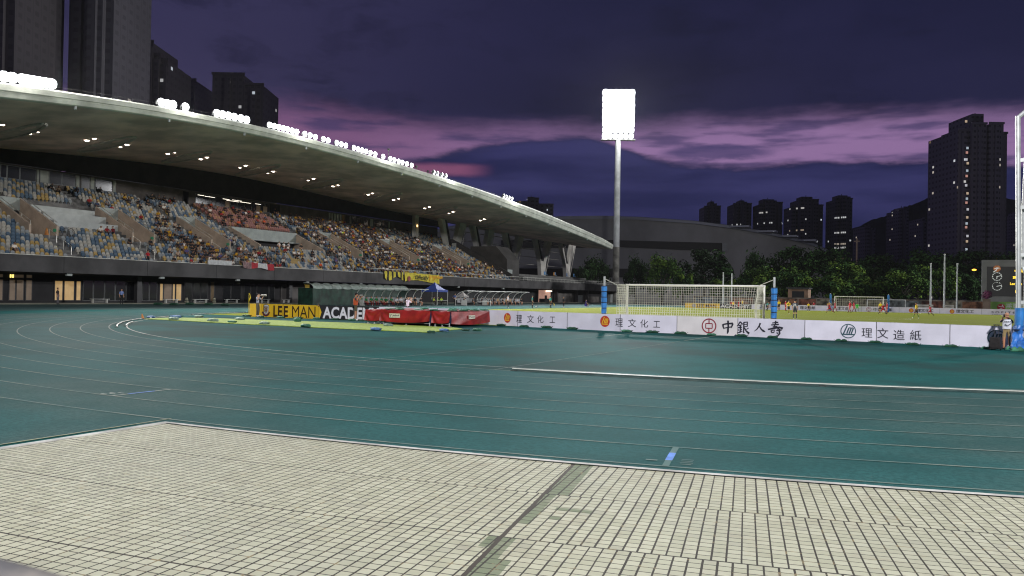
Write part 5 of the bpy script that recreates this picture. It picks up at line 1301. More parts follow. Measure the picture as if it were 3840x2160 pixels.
for x, y, lb, m, s in ((566, 1196.5, 'blue sandbag at the pointed left tip of the turf beside the orange marker', M_bb, 1.25), (662, 1191, 'blue sandbag on the upper turf edge near the left tip', M_bb, 1.2), (746, 1191, 'pale green sandbag on the upper turf edge right of the blue one', M_bl_, 1.25), (652, 1201.5, 'pale green sandbag on the lower turf edge near the left tip', M_bl_, 1.2),
    (798, 1207.5, 'green sandbag on the lower turf edge, second from the left tip', M_bl_, 1.25), (870, 1212, 'small upright green sandbag on the lower turf edge', M_bg, .85), (992, 1219, 'pale green sandbag on the lower turf edge below the tripod photographer', M_bl_, 1.15), (1147, 1228, 'tied green sandbag with raised ends on the lower turf edge', M_bg, 1.15), (1410, 1241, 'pale blue tied sandbag on the lower turf edge below the red mats', M_bb, 1.05),
    (1617, 1250, 'dark green sandbag standing at the front corner of the turf', M_bd, .75), (1665, 1245, 'blue sandbag on the folded right end of the turf', M_bb, 1.0), (1745, 1240, 'green sandbag on the right tip of the turf, left of two', M_bd, .75), (1790, 1240, 'large green sandbag at the right tip of the turf', M_bg, 1.0), (900, 1199, 'pale green sandbag on the upper turf edge near the tripod photographer', M_bl_, 1.1), (1456, 1222, 'flat white green sandbag on the turf below the middle mat', M_bl_, 1.0)):
    low = x in (1410, 1617, 1665, 1745, 1790, 566, 652, 798, 870, 992, 1147)
    bag(x, y-(3.0 if low and x < 1700 else 0), lb, m, .006 if x > 1700 or x == 566 else .034, s)
bag(1115, 1208, 'upright green sack on the dark strip in front of the yellow board', M_bg, .005, .9, hs=2.4, k=3)
for x, y, lb, m in ((925, 1185.5, 'dark flat sandbag at the left end of the yellow board row', M_bd), (980, 1189.5, 'dark sandbag at the foot of the yellow board near the crest', M_bd), (1053, 1191.5, 'green sandbag under the letters LE of the yellow board', M_bg), (1118, 1194, 'dark green sandbag under the letter M of the yellow board', M_bd), (1187, 1196, 'green sandbag under the arrow end of the yellow board', M_bg), (1259, 1199, 'dark grey sandbag at the foot of the black board', M_bd), (1320, 1201.5, 'green sandbag at the feet of the orange vest photographer', M_bg),
    (1879, 1221, 'dark green sandbag at the white board right of the red mats', M_bd), (1965, 1226, 'green sandbag under the first dark character', M_bd), (2050, 1229, 'small green sandbag under the last character of the first white text', M_bd), (2146, 1234, 'green sandbag at the plain joint between two red logos', M_bd), (2233, 1236, 'small dark sandbag left of the second red logo', M_bd), (2350, 1244, 'tied bright green sandbag under the left goal post', M_bg), (2447, 1247, 'green sandbag under the net right of the left goal post', M_bd), (2552, 1251, 'flat green sandbag left of the crimson logo', M_bd), (2668, 1257, 'small round green sandbag under the crimson logo', M_bg), (2782, 1260, 'flat dark green sandbag under the brush characters', M_bd), (2897, 1266, 'dark green sandbag under the last brush character', M_bd),
    (3024, 1273, 'flat green sandbag at the joint left of the teal logo', M_bd), (3155, 1279, 'dark green sandbag below the teal ring logo', M_bd), (3283, 1285, 'long dark green sandbag below the first teal board joint', M_bd), (3423, 1293, 'green sandbag right of the teal text', M_bd), (3566, 1300, 'wide flat green sandbag at the dark gap between boards', M_bd), (3706, 1308, 'green sandbag left of the black suitcase', M_bg)):
    bag(x, y+1, lb, m, .005, 1.0 if x < 2600 else .85)
# along the top of the mats
for i, (u, n, lb, m) in enumerate(((-17.2, -3.0, 'dark sandbag on top of the left red mat', M_bd), (-16.4, -5.0, 'pale round sandbag on the front left of the red mats', M_bl_), (-15.9, -2.2, 'long green sandbag on the rear edge of the middle mat', M_bg), (-15.6, -5.1, 'green sandbag on the front edge of the middle mat, left of two', M_bg), (-14.3, -5.1, 'pale green sandbag on the front edge of the middle mat', M_bl_), (-14.2, -1.6, 'green sandbag on the far rear of the middle mat', M_bg), (-13.3, -5.05, 'green sandbag on the seam of the middle and right mats', M_bg), (-13.0, -2.0, 'flat green sandbag behind the seam of the mats', M_bg), (-12.5, -4.4, 'green sandbag over the front corner of the right mat', M_bg), (-12.25, -3.6, 'large green sandbag hanging over the edge of the right mat', M_bg), (-12.3, -2.3, 'green sandbag on the long edge of the right mat', M_bg), (-12.1, -1.5, 'small green sandbag at the far corner of the right mat', M_bg))):
    bag(0, 0, lb, m, .87, .95, .3*(i % 3)-.2, i % 4, .8, 'sandbags on top of the red mats', Vector((u, n, 0)))
for i, (x, y) in enumerate(((593, 1143.5), (653, 1144.5), (712, 1143), (783, 1144.5), (845, 1146))): bag(x, y, 'dark sandbag on a low cable ramp in front of the stand', M_bd, .012, 2.0, 0, 2, 1, 'sandbags along the stand front')
mk = thing('orange_marker', 'small leaning orange and black marker at the left tip of the turf', 'marker', G(536, 1196)); MB().tube((0, 0, 0), (-.10, 0, .30), .09, .03, 8).build('cone', mat('marker_orange', (.5, .20, .05), .7), mk); MB().box(-.14, .14, -.14, .14, 0, .03).build('base', M_dark, mk)

# ------------------------------------------------------------------ people around the pitch
Y_ = (222, 190, 24); RD = (172, 22, 44); TL = (40, 150, 145)
def at(x, y): return G(x, y)
camloc = tuple(CAM)
def ph(x, y, htop):   # height scale so that the head reaches the measured row
    p = G(x, y); r = Vector(ray(x, htop)); d = hypot(p.x-CAM[0], p.y-CAM[1]); q = CAM[2]+r.z/hypot(r.x, r.y)*d
    return p, max(.8, min(1.12, q/1.745))
def pl(x, y, yt, pose, ang, label, **k):
    p, s = ph(x, y, yt); p.z = .008 if -36 < p.x < 36 and -1 < p.y < 103 else .004
    if pose in ('lunge', 'crouch', 'sit', 'ground_sit'): s = k.pop('h', 1.0)
    else: k.pop('h', None)
    return person(pose, p, ang, label, k.pop('group', 'football players on the pitch'), h=s, **k)
pl(2981, 1197.6, 1124, 'stand', 8, 'player in dark grey kit with white number 28 standing with back to camera', shirt=(74, 78, 88), short=(50, 54, 64), lower=(58, 62, 66), shoe=(225, 225, 215), back='28', number_col=(225, 225, 225))
pl(2957, 1179, 1126, 'walk', 20, 'player in yellow shirt number 4 walking away beside the grey number 28', shirt=Y_, short=(30, 30, 26), lower=(120, 110, 20), shoe=(220, 220, 210), back='4')
pl(2946, 1166, 1125, 'stand', 60, 'player in red partly hidden behind the yellow number 4', shirt=RD, short=RD, lower=RD)
pl(2921, 1165.5, 1124, 'stand', 190, 'player in yellow standing right of the blue padded post facing the camera', shirt=Y_, short=(30, 30, 26), lower=(130, 80, 40), hair=(170, 150, 110))
pl(2876, 1165.5, 1130, 'crouch', 100, 'referee in teal shirt bending forward between goal post and padded post', shirt=TL, short=(22, 22, 24), lower=(22, 22, 24))
pl(2750, 1165.5, 1127, 'walk', 60, 'player in yellow seen through the net, left of the red player', shirt=Y_, short=(22, 22, 22), lower=(40, 40, 30), shoe=(225, 210, 190))
pl(2770, 1160.5, 1126, 'stand', 230, 'player in red seen through the net between two yellow players', shirt=RD, short=RD, lower=(60, 30, 40))
pl(2784, 1161, 1122, 'walk', 120, 'player in yellow seen through the net, rightmost of the trio', shirt=Y_, short=(22, 22, 22), lower=(200, 170, 140), shoe=(230, 225, 180))
pl(2743, 1159, 1128, 'stand', 200, 'player in red bib behind the net, half hidden by the left yellow player', shirt=(190, 50, 40), short=(40, 30, 30))
pl(3032, 1169.5, 1134, 'stand', 170, 'player in yellow standing left of the red player near midfield', shirt=Y_, short=(24, 24, 22), lower=(24, 24, 22), shoe=(220, 200, 60))
pl(3053, 1164.5, 1130, 'run', 250, 'player in red running behind the yellow player near midfield', shirt=RD, short=RD, lower=RD)
pl(3109, 1168, 1130, 'hips', 185, 'player in yellow behind the lunging red player', shirt=(214, 170, 40), short=(30, 26, 22), lower=(30, 26, 22))
pl(3112, 1173, 1143, 'lunge', 285, 'player in red lunging toward the ball', shirt=RD, short=RD, lower=(130, 20, 40), h=1.0)
pl(3131, 1170, 1129, 'walk', 100, 'player in red running right of the lunging red player', shirt=RD, short=RD, lower=(130, 20, 40))
pl(3187, 1174, 1128, 'walk', 240, 'player in red with bright collar, left of the pair before the far goal', shirt=RD, short=(190, 24, 50), lower=(120, 20, 36), hair=(120, 80, 50))
pl(3202, 1171, 1129, 'walk', 80, 'player in plain red, right of the pair before the far goal', shirt=(190, 36, 60), short=(190, 36, 60), lower=(120, 20, 36))
pl(3214, 1168.5, 1134, 'crouch', 170, 'goalkeeper in bright green leaning with hands on knees', shirt=(70, 225, 80), short=(70, 225, 80), lower=(50, 160, 120), shoe=(230, 230, 220), h=1.02)
pl(3301, 1176, 1131, 'stand', 190, 'player in yellow standing before the right post of the far goal', shirt=(224, 200, 40), short=(24, 24, 24), lower=(150, 110, 40), shoe=(235, 235, 200))
pl(3310, 1178.5, 1140, 'lunge', 130, 'player in red crouching in a wide stride beside the yellow defender', shirt=(190, 24, 48), short=RD, lower=(60, 20, 30), h=1.02)
pl(3326, 1177, 1132, 'stand', 250, 'player in red standing by the right blue padded post of the far goal', shirt=RD, short=RD, lower=(110, 20, 36))
pl(3436, 1196, 1134, 'walk', 300, 'player in yellow shirt number 2 with black shorts standing alone at right', shirt=(226, 196, 44), short=(24, 24, 26), lower=(90, 120, 40), shoe=(235, 235, 225), back='2')
pl(3489, 1188, 1143, 'run', 265, 'player in red walking with hand at his face at far right', shirt=(186, 22, 56), short=RD, lower=(60, 16, 26), h=1.0)
OFF = 'officials along the touchline'
def pu(x, pose, ang, label, **k):
    p = PU(x, 1138, -68.6); k.pop('group', None); return person(pose, (-68.6, p.y, .004), ang, label, None, **k)
pl(1996, 1155.5, 1108, 'stand', 70, 'linesman in teal shirt and black shorts standing beside the ball', shirt=TL, short=(18, 18, 20), lower=(18, 18, 20), group=OFF)
pl(2064, 1155.5, 1110, 'stand', 95, 'linesman in teal shirt holding a yellow flag down', shirt=(50, 160, 150), short=(18, 18, 20), lower=(18, 18, 20), group=OFF)
pl(2113, 1153.5, 1112, 'stand', 100, 'official in black long sleeves and trousers by the touchline', shirt=(20, 20, 22), short=(20, 20, 22), shoe=(220, 200, 190), trousers=True, sleeve=2, group=OFF)
pl(1905, 1156.5, 1106, 'stand', 60, 'coach in white polo shirt and dark trousers standing by the team shelter', shirt=(225, 215, 222), short=(34, 34, 40), shoe=(235, 235, 230), trousers=True, group=OFF)
pl(1706, 1145, 1100, 'hips', 120, 'man in blue shirt and black trousers standing with hands on hips beside the white canopy', shirt=(74, 96, 150), short=(18, 18, 20), trousers=True, group=OFF)
pu(455, 'stand', 100, 'man in light blue shirt and dark trousers standing before the glazed bays', shirt=(120, 140, 190), short=(20, 20, 22), trousers=True, group=None)
pu(216, 'stand', 60, 'person in dark top and grey skirt by the lit doorway', shirt=(52, 44, 42), short=(96, 92, 98), trousers=True, group=None)
person('sit', G(2197, 1149)+Vector((0, 0, -.06)), 70, 'ball boy in purple sitting alone on a small box by the touchline', None, shirt=(70, 50, 130), short=(30, 30, 50), lower=SK[1], h=.95)
bx = thing('stool', 'small purple stool under the ball boy near the touchline', 'stool', G(2197, 1149)); MB().box(-.18, .18, -.2, .2, 0, .42).build('seat_box', cm((70, 60, 140)), bx); MB().box(-.2, .2, -.22, .22, .42, .46).build('seat_top', cm((60, 50, 120)), bx)
pk = PN(1100, 1140, 3.0); pk.z = .004
person('ground_sit', (-29.2, 3.4, .004), 150, 'ball boy in purple shirt sitting on the ground behind the yellow board', None, shirt=(58, 36, 96), short=(30, 28, 50), lower=SK[2], h=1.0)
person('sit', G(1078, 1133)+Vector((0, 0, -.05)), 140, 'person in black sitting on a bench in the dark before the grey wall', None, shirt=(20, 19, 21), short=(20, 19, 21), trousers=True)
# photographers
def vest(o, pose, m, z0=-.36, z1=.09, rx=.195, ry=.145, gap=True):
    c = Vector(POSES[pose]['chest']); t = MB()
    def fn(a, b):
        an = 2*pi*a; k = b; q = c
        w = 1-.10*abs(k-.45)-.55*max(0, k-.72); z = c.z+z0+(z1-z0)*k
        return (q.x+rx*w*cos(an), q.y+ry*w*sin(an)+.012*sin(an*3+k*4), z)
    t.grid(fn, 20, 8); t.build('vest', m, o, None, 0, True)
p, s = ph(966, 1188, 1099)
o = person('shoot', p, 75, 'photographer in grey T-shirt and trousers aiming a long lens in front of the yellow board', 'photographers', shirt=(160, 166, 182), short=(92, 88, 78), shoe=(225, 222, 215), trousers=True, h=s)
def camera_kit(p, s, ang, long, label):
    q = thing('camera', label, 'camera', (p.x, p.y, p.z), -radians(ang), 'press cameras')
    b = MB().box(-.09, .06, .15, .24, 1.52*s, 1.66*s); b.build('camera_body', M_dkframe, q)
    if long: MB().tube((-.02, .24, 1.585*s), (-.02, .62, 1.60*s), .06, .075, 10).build('lens', mat('lens_cream', (.42, .38, .32), .5), q); MB().tube((-.02, .45, 0), (-.02, .45, 1.54*s), .016, n=6).build('monopod', M_dkframe, q)
    else: MB().tube((-.02, .24, 1.585*s), (-.02, .42, 1.59*s), .05, .055, 10).build('lens', mat('lens_grey', (.30, .29, .27), .5), q)
camera_kit(p, s, 75, True, 'camera with long pale lens on a monopod held before the yellow board')
p, s = ph(1333, 1202, 1098)
o = person('shoot', p, 60, 'photographer in orange vest and khaki shorts shooting over the black board', 'photographers', shirt=(60, 56, 54), short=(78, 72, 48), lower=(190, 140, 110), shoe=(225, 222, 215), h=s, skin=(176, 128, 98))
vest(o, 'shoot', cm((176, 78, 40)))
camera_kit(p, s, 60, False, 'camera with short lens held by the orange vest photographer')
p = PN(1502, 1160, -.2); p.z = .004
person('shoot', (p.x, .6, .004), 20, 'photographer in white vest lettered HKFA behind the red mats', 'photographers', shirt=(226, 208, 222), short=(40, 40, 44), back='HKFA', number_col=(60, 40, 70), trousers=True, h=.95)
p, s = ph(3775, 1311, 1172)
o = person('shoot', p, -8, 'photographer in white HKFA vest and khaki shorts beside the black suitcase', 'photographers', shirt=(30, 30, 34), short=(150, 128, 88), lower=(176, 120, 90), shoe=(34, 32, 34), hair=(176, 130, 104), skin=(176, 128, 98), h=s, sleeve=.7)
t = MB(); add_text(t, 'HKFA', -.15, .15, 1.28, 1.35, -.175, bold=.015); stroke(t, [(-.12, 1.20), (-.02, 1.12), (.14, 1.24)], .035, -.178); w = t.build('vest_lettering', M_ink, o)
vest(o, 'shoot', cm((206, 206, 214)))
camera_kit(p, s, -8, False, 'camera of the photographer at the right edge behind the blue pad')
# trolley suitcase
p = G(3733, 1313); p.z = 0
sc_ = thing('trolley_suitcase', 'black wheeled suitcase with raised handle in front of the white board at right', 'suitcase', p, -.35)
t = MB(); m_ = mat('suitcase_black', (.022, .018, .018), .7, .2, 8, bump=.2)
t.hexa([(-.20, -.13, .05), (.20, -.13, .05), (.20, .13, .05), (-.20, .13, .05)], [(-.17, -.10, .50), (.18, -.10, .50), (.18, .12, .50), (-.17, .12, .50)]); t.build('case', m_, sc_)
MB().box(-.15, .15, -.165, -.128, .10, .38).build('front_pocket', m_, sc_)
MB().path([(-.07, .06, .49), (-.07, .06, .98), (.09, .06, .98), (.09, .06, .49)], .012, 6).tube((-.10, .06, .99), (.12, .06, .99), .018, n=6).build('pull_handle', M_dkframe, sc_)
for x_ in (-.15, .15): MB().tube((x_-.02, .10, .045), (x_+.02, .10, .045), .045, n=12).build('wheel', M_dark, sc_)
# balls
M_ball = mat('ball_white', (.6, .6, .6), .5, .3, 6)
for x, y, lb in ((2011, 1153, 'football lying on the touchline beside the linesman'), (3083, 1167.5, 'football rolling left of the lunging red player')):
    p = G(x, y); o = MB().ball((0, 0, .11), .11, n=12, m=8).build('football', M_ball, None, p, 0, True); tag(o, lb, 'ball')
p = G(2068, 1155); fo = thing('linesman_flag', 'small yellow flag held low by the second linesman', 'flag', (p.x+.3, p.y, 0)); MB().tube((0, 0, .3), (0, .1, .85), .012, n=5).build('stick', M_dkframe, fo); t = MB(); t.grid(lambda a, b: (.08*sin(a*4), .04+.22*b, .30+.42*a), 5, 4); t.build('flag_cloth', mat('flag_bright_yellow', (.75, .55, .02)), fo)

# ------------------------------------------------------------------ team shelters, tunnel, tents
M_poly = mat('shelter_glass', (.22, .24, .24), .15, 0, 1, spec=.6, alpha=.16); M_wf = mat('shelter_white', (.60, .60, .56), .5, .06, 2)
def shelter(xa, ya, xb, yb, htop, nbay, label, people, colors, gname, uoff=0):
    a, b = G(xa, ya), G(xb, yb); d = b-a; ln = d.length; d.normalize(); depth = 1.9; bk = Vector((-d.y, d.x, 0)); bk = bk if bk.x < 0 else -bk
    o = thing('team_shelter', label, 'team shelter', a, atan2(d.y, d.x), 'team shelters at the touchline'); sg = 1 if Vector((-sin(atan2(d.y, d.x)), cos(atan2(d.y, d.x)), 0)).dot(bk) > 0 else -1
    H = htop
    def arcp(x, k):   # from back foot up and over to the front top
        t_ = k*pi/2; return Vector((x, sg*(depth-depth*1.06*sin(t_)**1.15), .1+(H-.1)*(1-(1-k)**2.0)))
    for i in range(nbay+1):
        x = ln*i/nbay; pts = [(x, sg*depth, 0), (x, sg*depth, .9)]+[(x, sg*(depth*cos(t_*pi/2/7)), .9+(H-.9)*sin(t_*pi/2/7)) for t_ in range(1, 8)]
        MB().path(pts, .045, 6).build('frame_rib', M_wf, o)
    for y_, z_ in ((sg*depth, .9), (0, H)): MB().tube((0, y_, z_), (ln, y_, z_), .045, n=6).build('frame_rail', M_wf, o)
    g = MB(); g.grid(lambda a_, b_: (ln*a_, sg*(depth*cos(b_*pi/2)), .9+(H-.9)*sin(b_*pi/2)), nbay, 7); g.build('roof_glazing', M_poly, o)
    MB().box(0, ln, min(sg*depth, sg*depth+.04), max(sg*depth, sg*depth+.04), .05, .9).build('rear_panel', mat('shelter_rear_dark', (.06, .065, .065), .6), o)
    for x in (0,):
        MB().path([(x, 0, 0), (x, .0, .5), (x, sg*.02, H*.55)], .04, 6).path([(x, 0, H*.5), (x, sg*.9, H*.62), (x, sg*1.3, .9)], .03, 6).build('end_post', M_wf, o)
        MB().box(x-.02, x+.02, min(0, sg*.9), max(0, sg*.9), .05, .85).build('end_panel', M_wf, o)
    for i in range(nbay):
        x = ln*(i+.5)/nbay; MB().box(x-.42*ln/nbay, x+.42*ln/nbay, min(sg*1.25, sg*1.7), max(sg*1.25, sg*1.7), .40, .46).box(x-.42*ln/nbay, x+.42*ln/nbay, min(sg*1.7, sg*1.76), max(sg*1.7, sg*1.76), .46, 1.15).build('bench_seat', mat('bench_white', (.27, .27, .27), .6), o)
    r = random.Random(int(xa)); ang = facing((0, 0), (-bk.x, -bk.y))
    for i in range(people):
        x = ln*(i+.5)/people+r.uniform(-.1, .1); q = a+d*x+bk*1.42; c = colors[i % len(colors)]
        person('sit_lean' if r.random() < .5 else 'sit', (q.x, q.y, .004), ang+r.uniform(-25, 25), c[1] % ('%s from the left in the %s' % (['first', 'second', 'third', 'fourth', 'fifth', 'sixth', 'seventh', 'eighth', 'ninth', 'tenth', 'eleventh', 'twelfth', 'thirteenth', 'fourteenth'][i], gname)), 'people seated in the team shelters', shirt=c[0], short=c[2], lower=c[3], hair=(20, 18, 18), tiny=False)
    return o
gr = ((24, 110, 60), 'substitute in green bib and red shorts, %s', (140, 24, 34), (130, 24, 34)); wt_ = ((205, 205, 210), 'staff member in white shirt, %s', (30, 30, 34), (30, 30, 34)); bk_ = ((26, 26, 30), 'staff member in black, %s', (26, 26, 30), (190, 140, 110)); be_ = ((190, 160, 120), 'substitute in tan bib, %s', (40, 36, 34), (190, 140, 110))
shelter(1362, 1147.5, 1606, 1148.5, 2.35, 8, 'long curved team shelter filled with substitutes in green bibs left of the blue tent', 13, [gr, gr, gr, gr, gr, gr, gr, wt_, wt_, bk_, wt_, bk_, bk_], 'long left shelter')
shelter(1750, 1146, 1816, 1144.5, 2.3, 2, 'short curved officials shelter between the white canopy and the right shelter', 2, [bk_, bk_], 'short middle shelter')
shelter(1826, 1146, 1984, 1145, 2.3, 6, 'long curved team shelter right of the short one with dark dressed players', 11, [bk_, bk_, bk_, bk_, be_, bk_, be_, be_, bk_, wt_, bk_], 'right shelter')
# green covered tunnel behind the left shelter
M_tarp = mat('tunnel_green_tarp', (.012, .045, .028), .6, .3, 1.2, bump=.3); M_troof = mat('tunnel_translucent_roof', (.30, .36, .32), .35, .2, 1.0, bump=.2)
ta, tb = PU(1172, 1140, -62.5), PU(1530, 1140, -62.5); n0, n1 = ta.y, tb.y
tn = thing('player_tunnel', 'dark green tarpaulin tunnel with translucent ribbed roof running behind the left team shelter', 'tunnel', (-62.5, n0, 0)); LT = n1-n0
t = MB(); t.grid(lambda a, b: (.05*sin(a*60)+.02*sin(a*23+b*4), LT*a, 2.25*b), 110, 6); t.build('tarp_wall', M_tarp, tn)
nb = 11
for i in range(nb):
    t = MB(); y0, y1 = LT*i/nb, LT*(i+1)/nb
    t.grid(lambda a, b: (-1.25+1.35*cos(pi*(.02+.6*b)), y0+(y1-y0)*a, 2.2+.75*sin(pi*(.02+.6*b))-.09*sin(pi*a)), 4, 8); t.build('roof_sheet', M_troof, tn, None, 0, True)
    MB().path([(-1.25+1.38*cos(pi*.05*k), y0, 2.2+.78*sin(pi*.05*k)) for k in range(13)], .035, 5).build('hoop', M_gpanel, tn)
MB().box(-2.6, -2.5, 0, LT, 0, 2.3).build('rear_wall_sheet', M_tarp, tn)
MB().box(-2.5, -.02, -.04, 0, 0, 2.2).build('end_curtain', M_tarp, tn)
# blue gazebo
pa, pb = G(1577, 1146), G(1680, 1148); c = (PU(1628, 1146, -58.5)); 
tt = thing('blue_gazebo', 'blue pop-up gazebo with peaked roof and white legs beside the left team shelter', 'gazebo', (-58.6, 0, 0))
pl0, pr0 = PU(1583, 1140, -58.6), PU(1680, 1140, -58.6); w_ = 3.05; tt.location = (-58.6, PU(1629, 1140, -58.6).y, 0); hw = w_/2; ez = PU(1630, 1103, -58.6+hw).z; pk_ = PU(1628, 1058, -58.6).z; ez = 2.05
M_tb = mat('gazebo_blue', (.035, .075, .34), .6, .1, 1.5, bump=.15)
t = MB(); K = 10
def cone(a, b):
    i = int(a*4+1e-9) % 4; f_ = a*4-int(a*4+1e-9); cs = [(-hw, -hw), (hw, -hw), (hw, hw), (-hw, hw)]; p0, p1 = cs[i], cs[(i+1) % 4]; x = p0[0]+(p1[0]-p0[0])*f_; y = p0[1]+(p1[1]-p0[1])*f_
    k = b; zz = ez+.3+(pk_-ez-.3)*(k**1.55); return (x*(1-k), y*(1-k), zz)
t.grid(cone, 16, 8); t.build('canopy', M_tb, tt, None, 0, False)
t = MB(); cs = [(-hw, -hw), (hw, -hw), (hw, hw), (-hw, hw)]
for i in range(4):
    p0, p1 = cs[i], cs[(i+1) % 4]; t.grid(lambda a, b: (p0[0]+(p1[0]-p0[0])*a, p0[1]+(p1[1]-p0[1])*a, ez+.3-.30*b+.02*sin(a*40)*b), 14, 1)
t.build('valance', M_tb, tt)
for x, y in cs: MB().tube((x*.98, y*.98, 0), (x*.98, y*.98, ez+.28), .05, n=6).box(x*.98-.12, x*.98+.12, y*.98-.12, y*.98+.12, 0, .04).build('leg', M_wf, tt)
gz = tt.location
for k, (dy, lb) in enumerate(((-1.0, 'left'), (.1, 'middle'), (1.2, 'right'))):
    person('sit', (gz.x+.5, gz.y+dy, .004), (80, 60, 120)[k], 'steward in lime hi-vis jacket sitting under the blue gazebo, %s of three' % lb, 'stewards under the gazebo', shirt=(196, 226, 60), short=(22, 22, 26), trousers=True)
    ch = MB().box(-.2, .2, -.2, .2, .40, .45).box(-.2, .2, -.24, -.2, .45, .9); o = thing('folding_chair', 'folding chair under the blue gazebo, %s of three' % lb, 'chair', (gz.x+.45, gz.y+dy, 0), -radians((80, 60, 120)[k]), 'chairs under the gazebo'); ch.build('seat', M_dkframe, o); MB().tube((-.18, .18, 0), (-.18, -.15, .42), .012, n=5).build('leg', M_steel, o); MB().tube((.18, .18, 0), (.18, -.15, .42), .012, n=5).build('leg', M_steel, o)
def table(p, ln, label, m=M_wf):
    o = thing('folding_table', label, 'table', p, pi/2, 'folding tables'); MB().box(-ln/2, ln/2, -.35, .35, .70, .74).build('tabletop', m, o)
    for s in (-1, 1): MB().tube((s*ln*.4, -.28, 0), (s*ln*.4, -.28, .7), .018, n=5).tube((s*ln*.4, .28, 0), (s*ln*.4, .28, .7), .018, n=5).tube((s*ln*.4, -.28, .1), (s*ln*.4, .28, .1), .015, n=5).build('leg', M_dkframe, o)
    return o
table((gz.x+1.35, gz.y+.2, 0), 1.8, 'folding table in front of the stewards under the gazebo')
p = G(1798, 1147); table((p.x+.8, p.y, 0), 3.2, 'long white folding table before the short officials shelter')
# small white canopy on legs, blue box, cases and other kit
q = PU(1735, 1140, -58.0); cn = thing('white_canopy', 'small peaked white canopy on thin legs beside the man in blue', 'canopy', (-58.0, q.y, 0))
t = MB(); hw2 = .72; cs2 = [(-hw2, -hw2), (hw2, -hw2), (hw2, hw2), (-hw2, hw2)]
def cone2(a, b):
    i = int(a*4+1e-9) % 4; f_ = a*4-int(a*4+1e-9); p0, p1 = cs2[i], cs2[(i+1) % 4]; return ((p0[0]+(p1[0]-p0[0])*f_)*(1-b), (p0[1]+(p1[1]-p0[1])*f_)*(1-b), 1.45+.75*b**1.3)
t.grid(cone2, 16, 6)
for i in range(4):
    p0, p1 = cs2[i], cs2[(i+1) % 4]; t.add([(p0[0], p0[1], 1.45), (p1[0], p1[1], 1.45), (p1[0], p1[1], 1.25), (p0[0], p0[1], 1.25)], [(0, 1, 2, 3)])
t.build('canopy_cloth', mat('canopy_beige', (.50, .46, .43), .8, .08), cn)
for x, y in cs2: MB().tube((x, y, 0), (x, y, 1.4), .03, n=5).build('leg', M_wf, cn)
o = thing('blue_box', 'bright blue plastic box standing under the white canopy', 'box', (-57.4, q.y-.15, 0)); MB().box(-.35, .35, -.5, .5, 0, .82).build('tub', mat('box_bright_blue', (.03, .24, .62), .5), o); MB().box(-.3, .3, -.45, .45, .82, 1.2).build('dark_load', M_dkframe, o)
p = G(1535, 1141.5); o = thing('white_case', 'white equipment case with a round mark in front of the left team shelter', 'case', (p.x, p.y, 0)); MB().box(-.4, .4, -.75, .75, .25, .85).build('case_body', mat('case_white', (.6, .62, .66), .5), o); MB().box(-.35, .35, -.7, .7, 0, .24).build('trolley', M_dkframe, o)
t = MB(); ringp(t, -.35, .58, .10, .15, 0); t.v = [(.405, x, z) for x, y, z in t.v]; t.build('round_mark', M_ink, o)
p = G(1838, 1149); o = thing('substitution_board', 'white oval substitution board leaning at the right shelter', 'board', p, .4); MB().prism([(.03, .30*cos(a), .52+.50*sin(a)) for a in [2*pi*k/14 for k in range(14)]], (.05, 0, 0)).build('panel', M_wf, o); MB().box(.081, .09, -.12, .12, .36, .62).build('display', mat('display_amber', (.35, .30, .22), .6), o)
p = G(1127, 1131); o = thing('red_chair_stack', 'stack of red plastic chairs beside the tripod in front of the stand', 'chair stack', p)
for k in range(4): MB().box(-.28, .22, -.26, .26, .40+.12*k, .45+.12*k).box(-.28, -.22, -.26, .26, .45+.12*k, .95+.12*k).build('chair_seat', mat('chair_red', (.30, .02, .025), .5), o)
for s in (-1, 1): MB().box(-.26, .2, s*.22-.02, s*.22+.02, 0, .42).build('leg', mat('chair_red', (.30, .02, .025), .5), o)
p = G(1141, 1141); o = thing('tv_camera', 'black television camera on a tripod behind the yellow board', 'camera', p, .5)
for a in (0, 2.1, 4.2): MB().tube((.55*cos(a), .55*sin(a), 0), (0, 0, 1.25), .03, n=6).build('tripod_leg', M_steel, o)
MB().box(-.35, .35, -.18, .18, 1.3, 1.68).build('camera_body', M_dkframe, o); MB().tube((.35, 0, 1.5), (.75, 0, 1.5), .11, .13, 10).build('lens', M_dkframe, o); MB().box(-.25, -.05, -.30, -.18, 1.55, 1.95).build('viewfinder', M_dkframe, o)
# benches and bollards along the stand front
def bench(xa, xb, y, label):
    a, b = G(xa, y), G(xb, y); a = PU(xa, y, -70.6); b = PU(xb, y, -70.6); ln = b.y-a.y; o = thing('bench', label, 'bench', (-70.6, a.y, .1), 0, 'pale benches along the stand front')
    MB().box(-.2, .2, 0, ln, .42, .47).build('seat', M_wf, o)
    MB().box(-.14, -.10, .1, ln-.1, .10, .14).build('stretcher', M_wf, o)
    for k in (.12, .88): MB().box(-.16, .16, ln*k-.03, ln*k+.03, 0, .42).build('leg', M_wf, o)
for xa, xb, lb in ((340, 408, 'pale bench left of the man in light blue'), (615, 668, 'pale bench under the lit doorways'), (725, 779, 'pale bench left of the striped bollard pair gap'), (724+5+115, 894, 'pale bench behind the tripod photographer'), (978, 1010, 'short pale bench right of the dark doors'), (1062, 1085, 'pale bench under the person in black')): bench(xa, xb, 1130, lb)
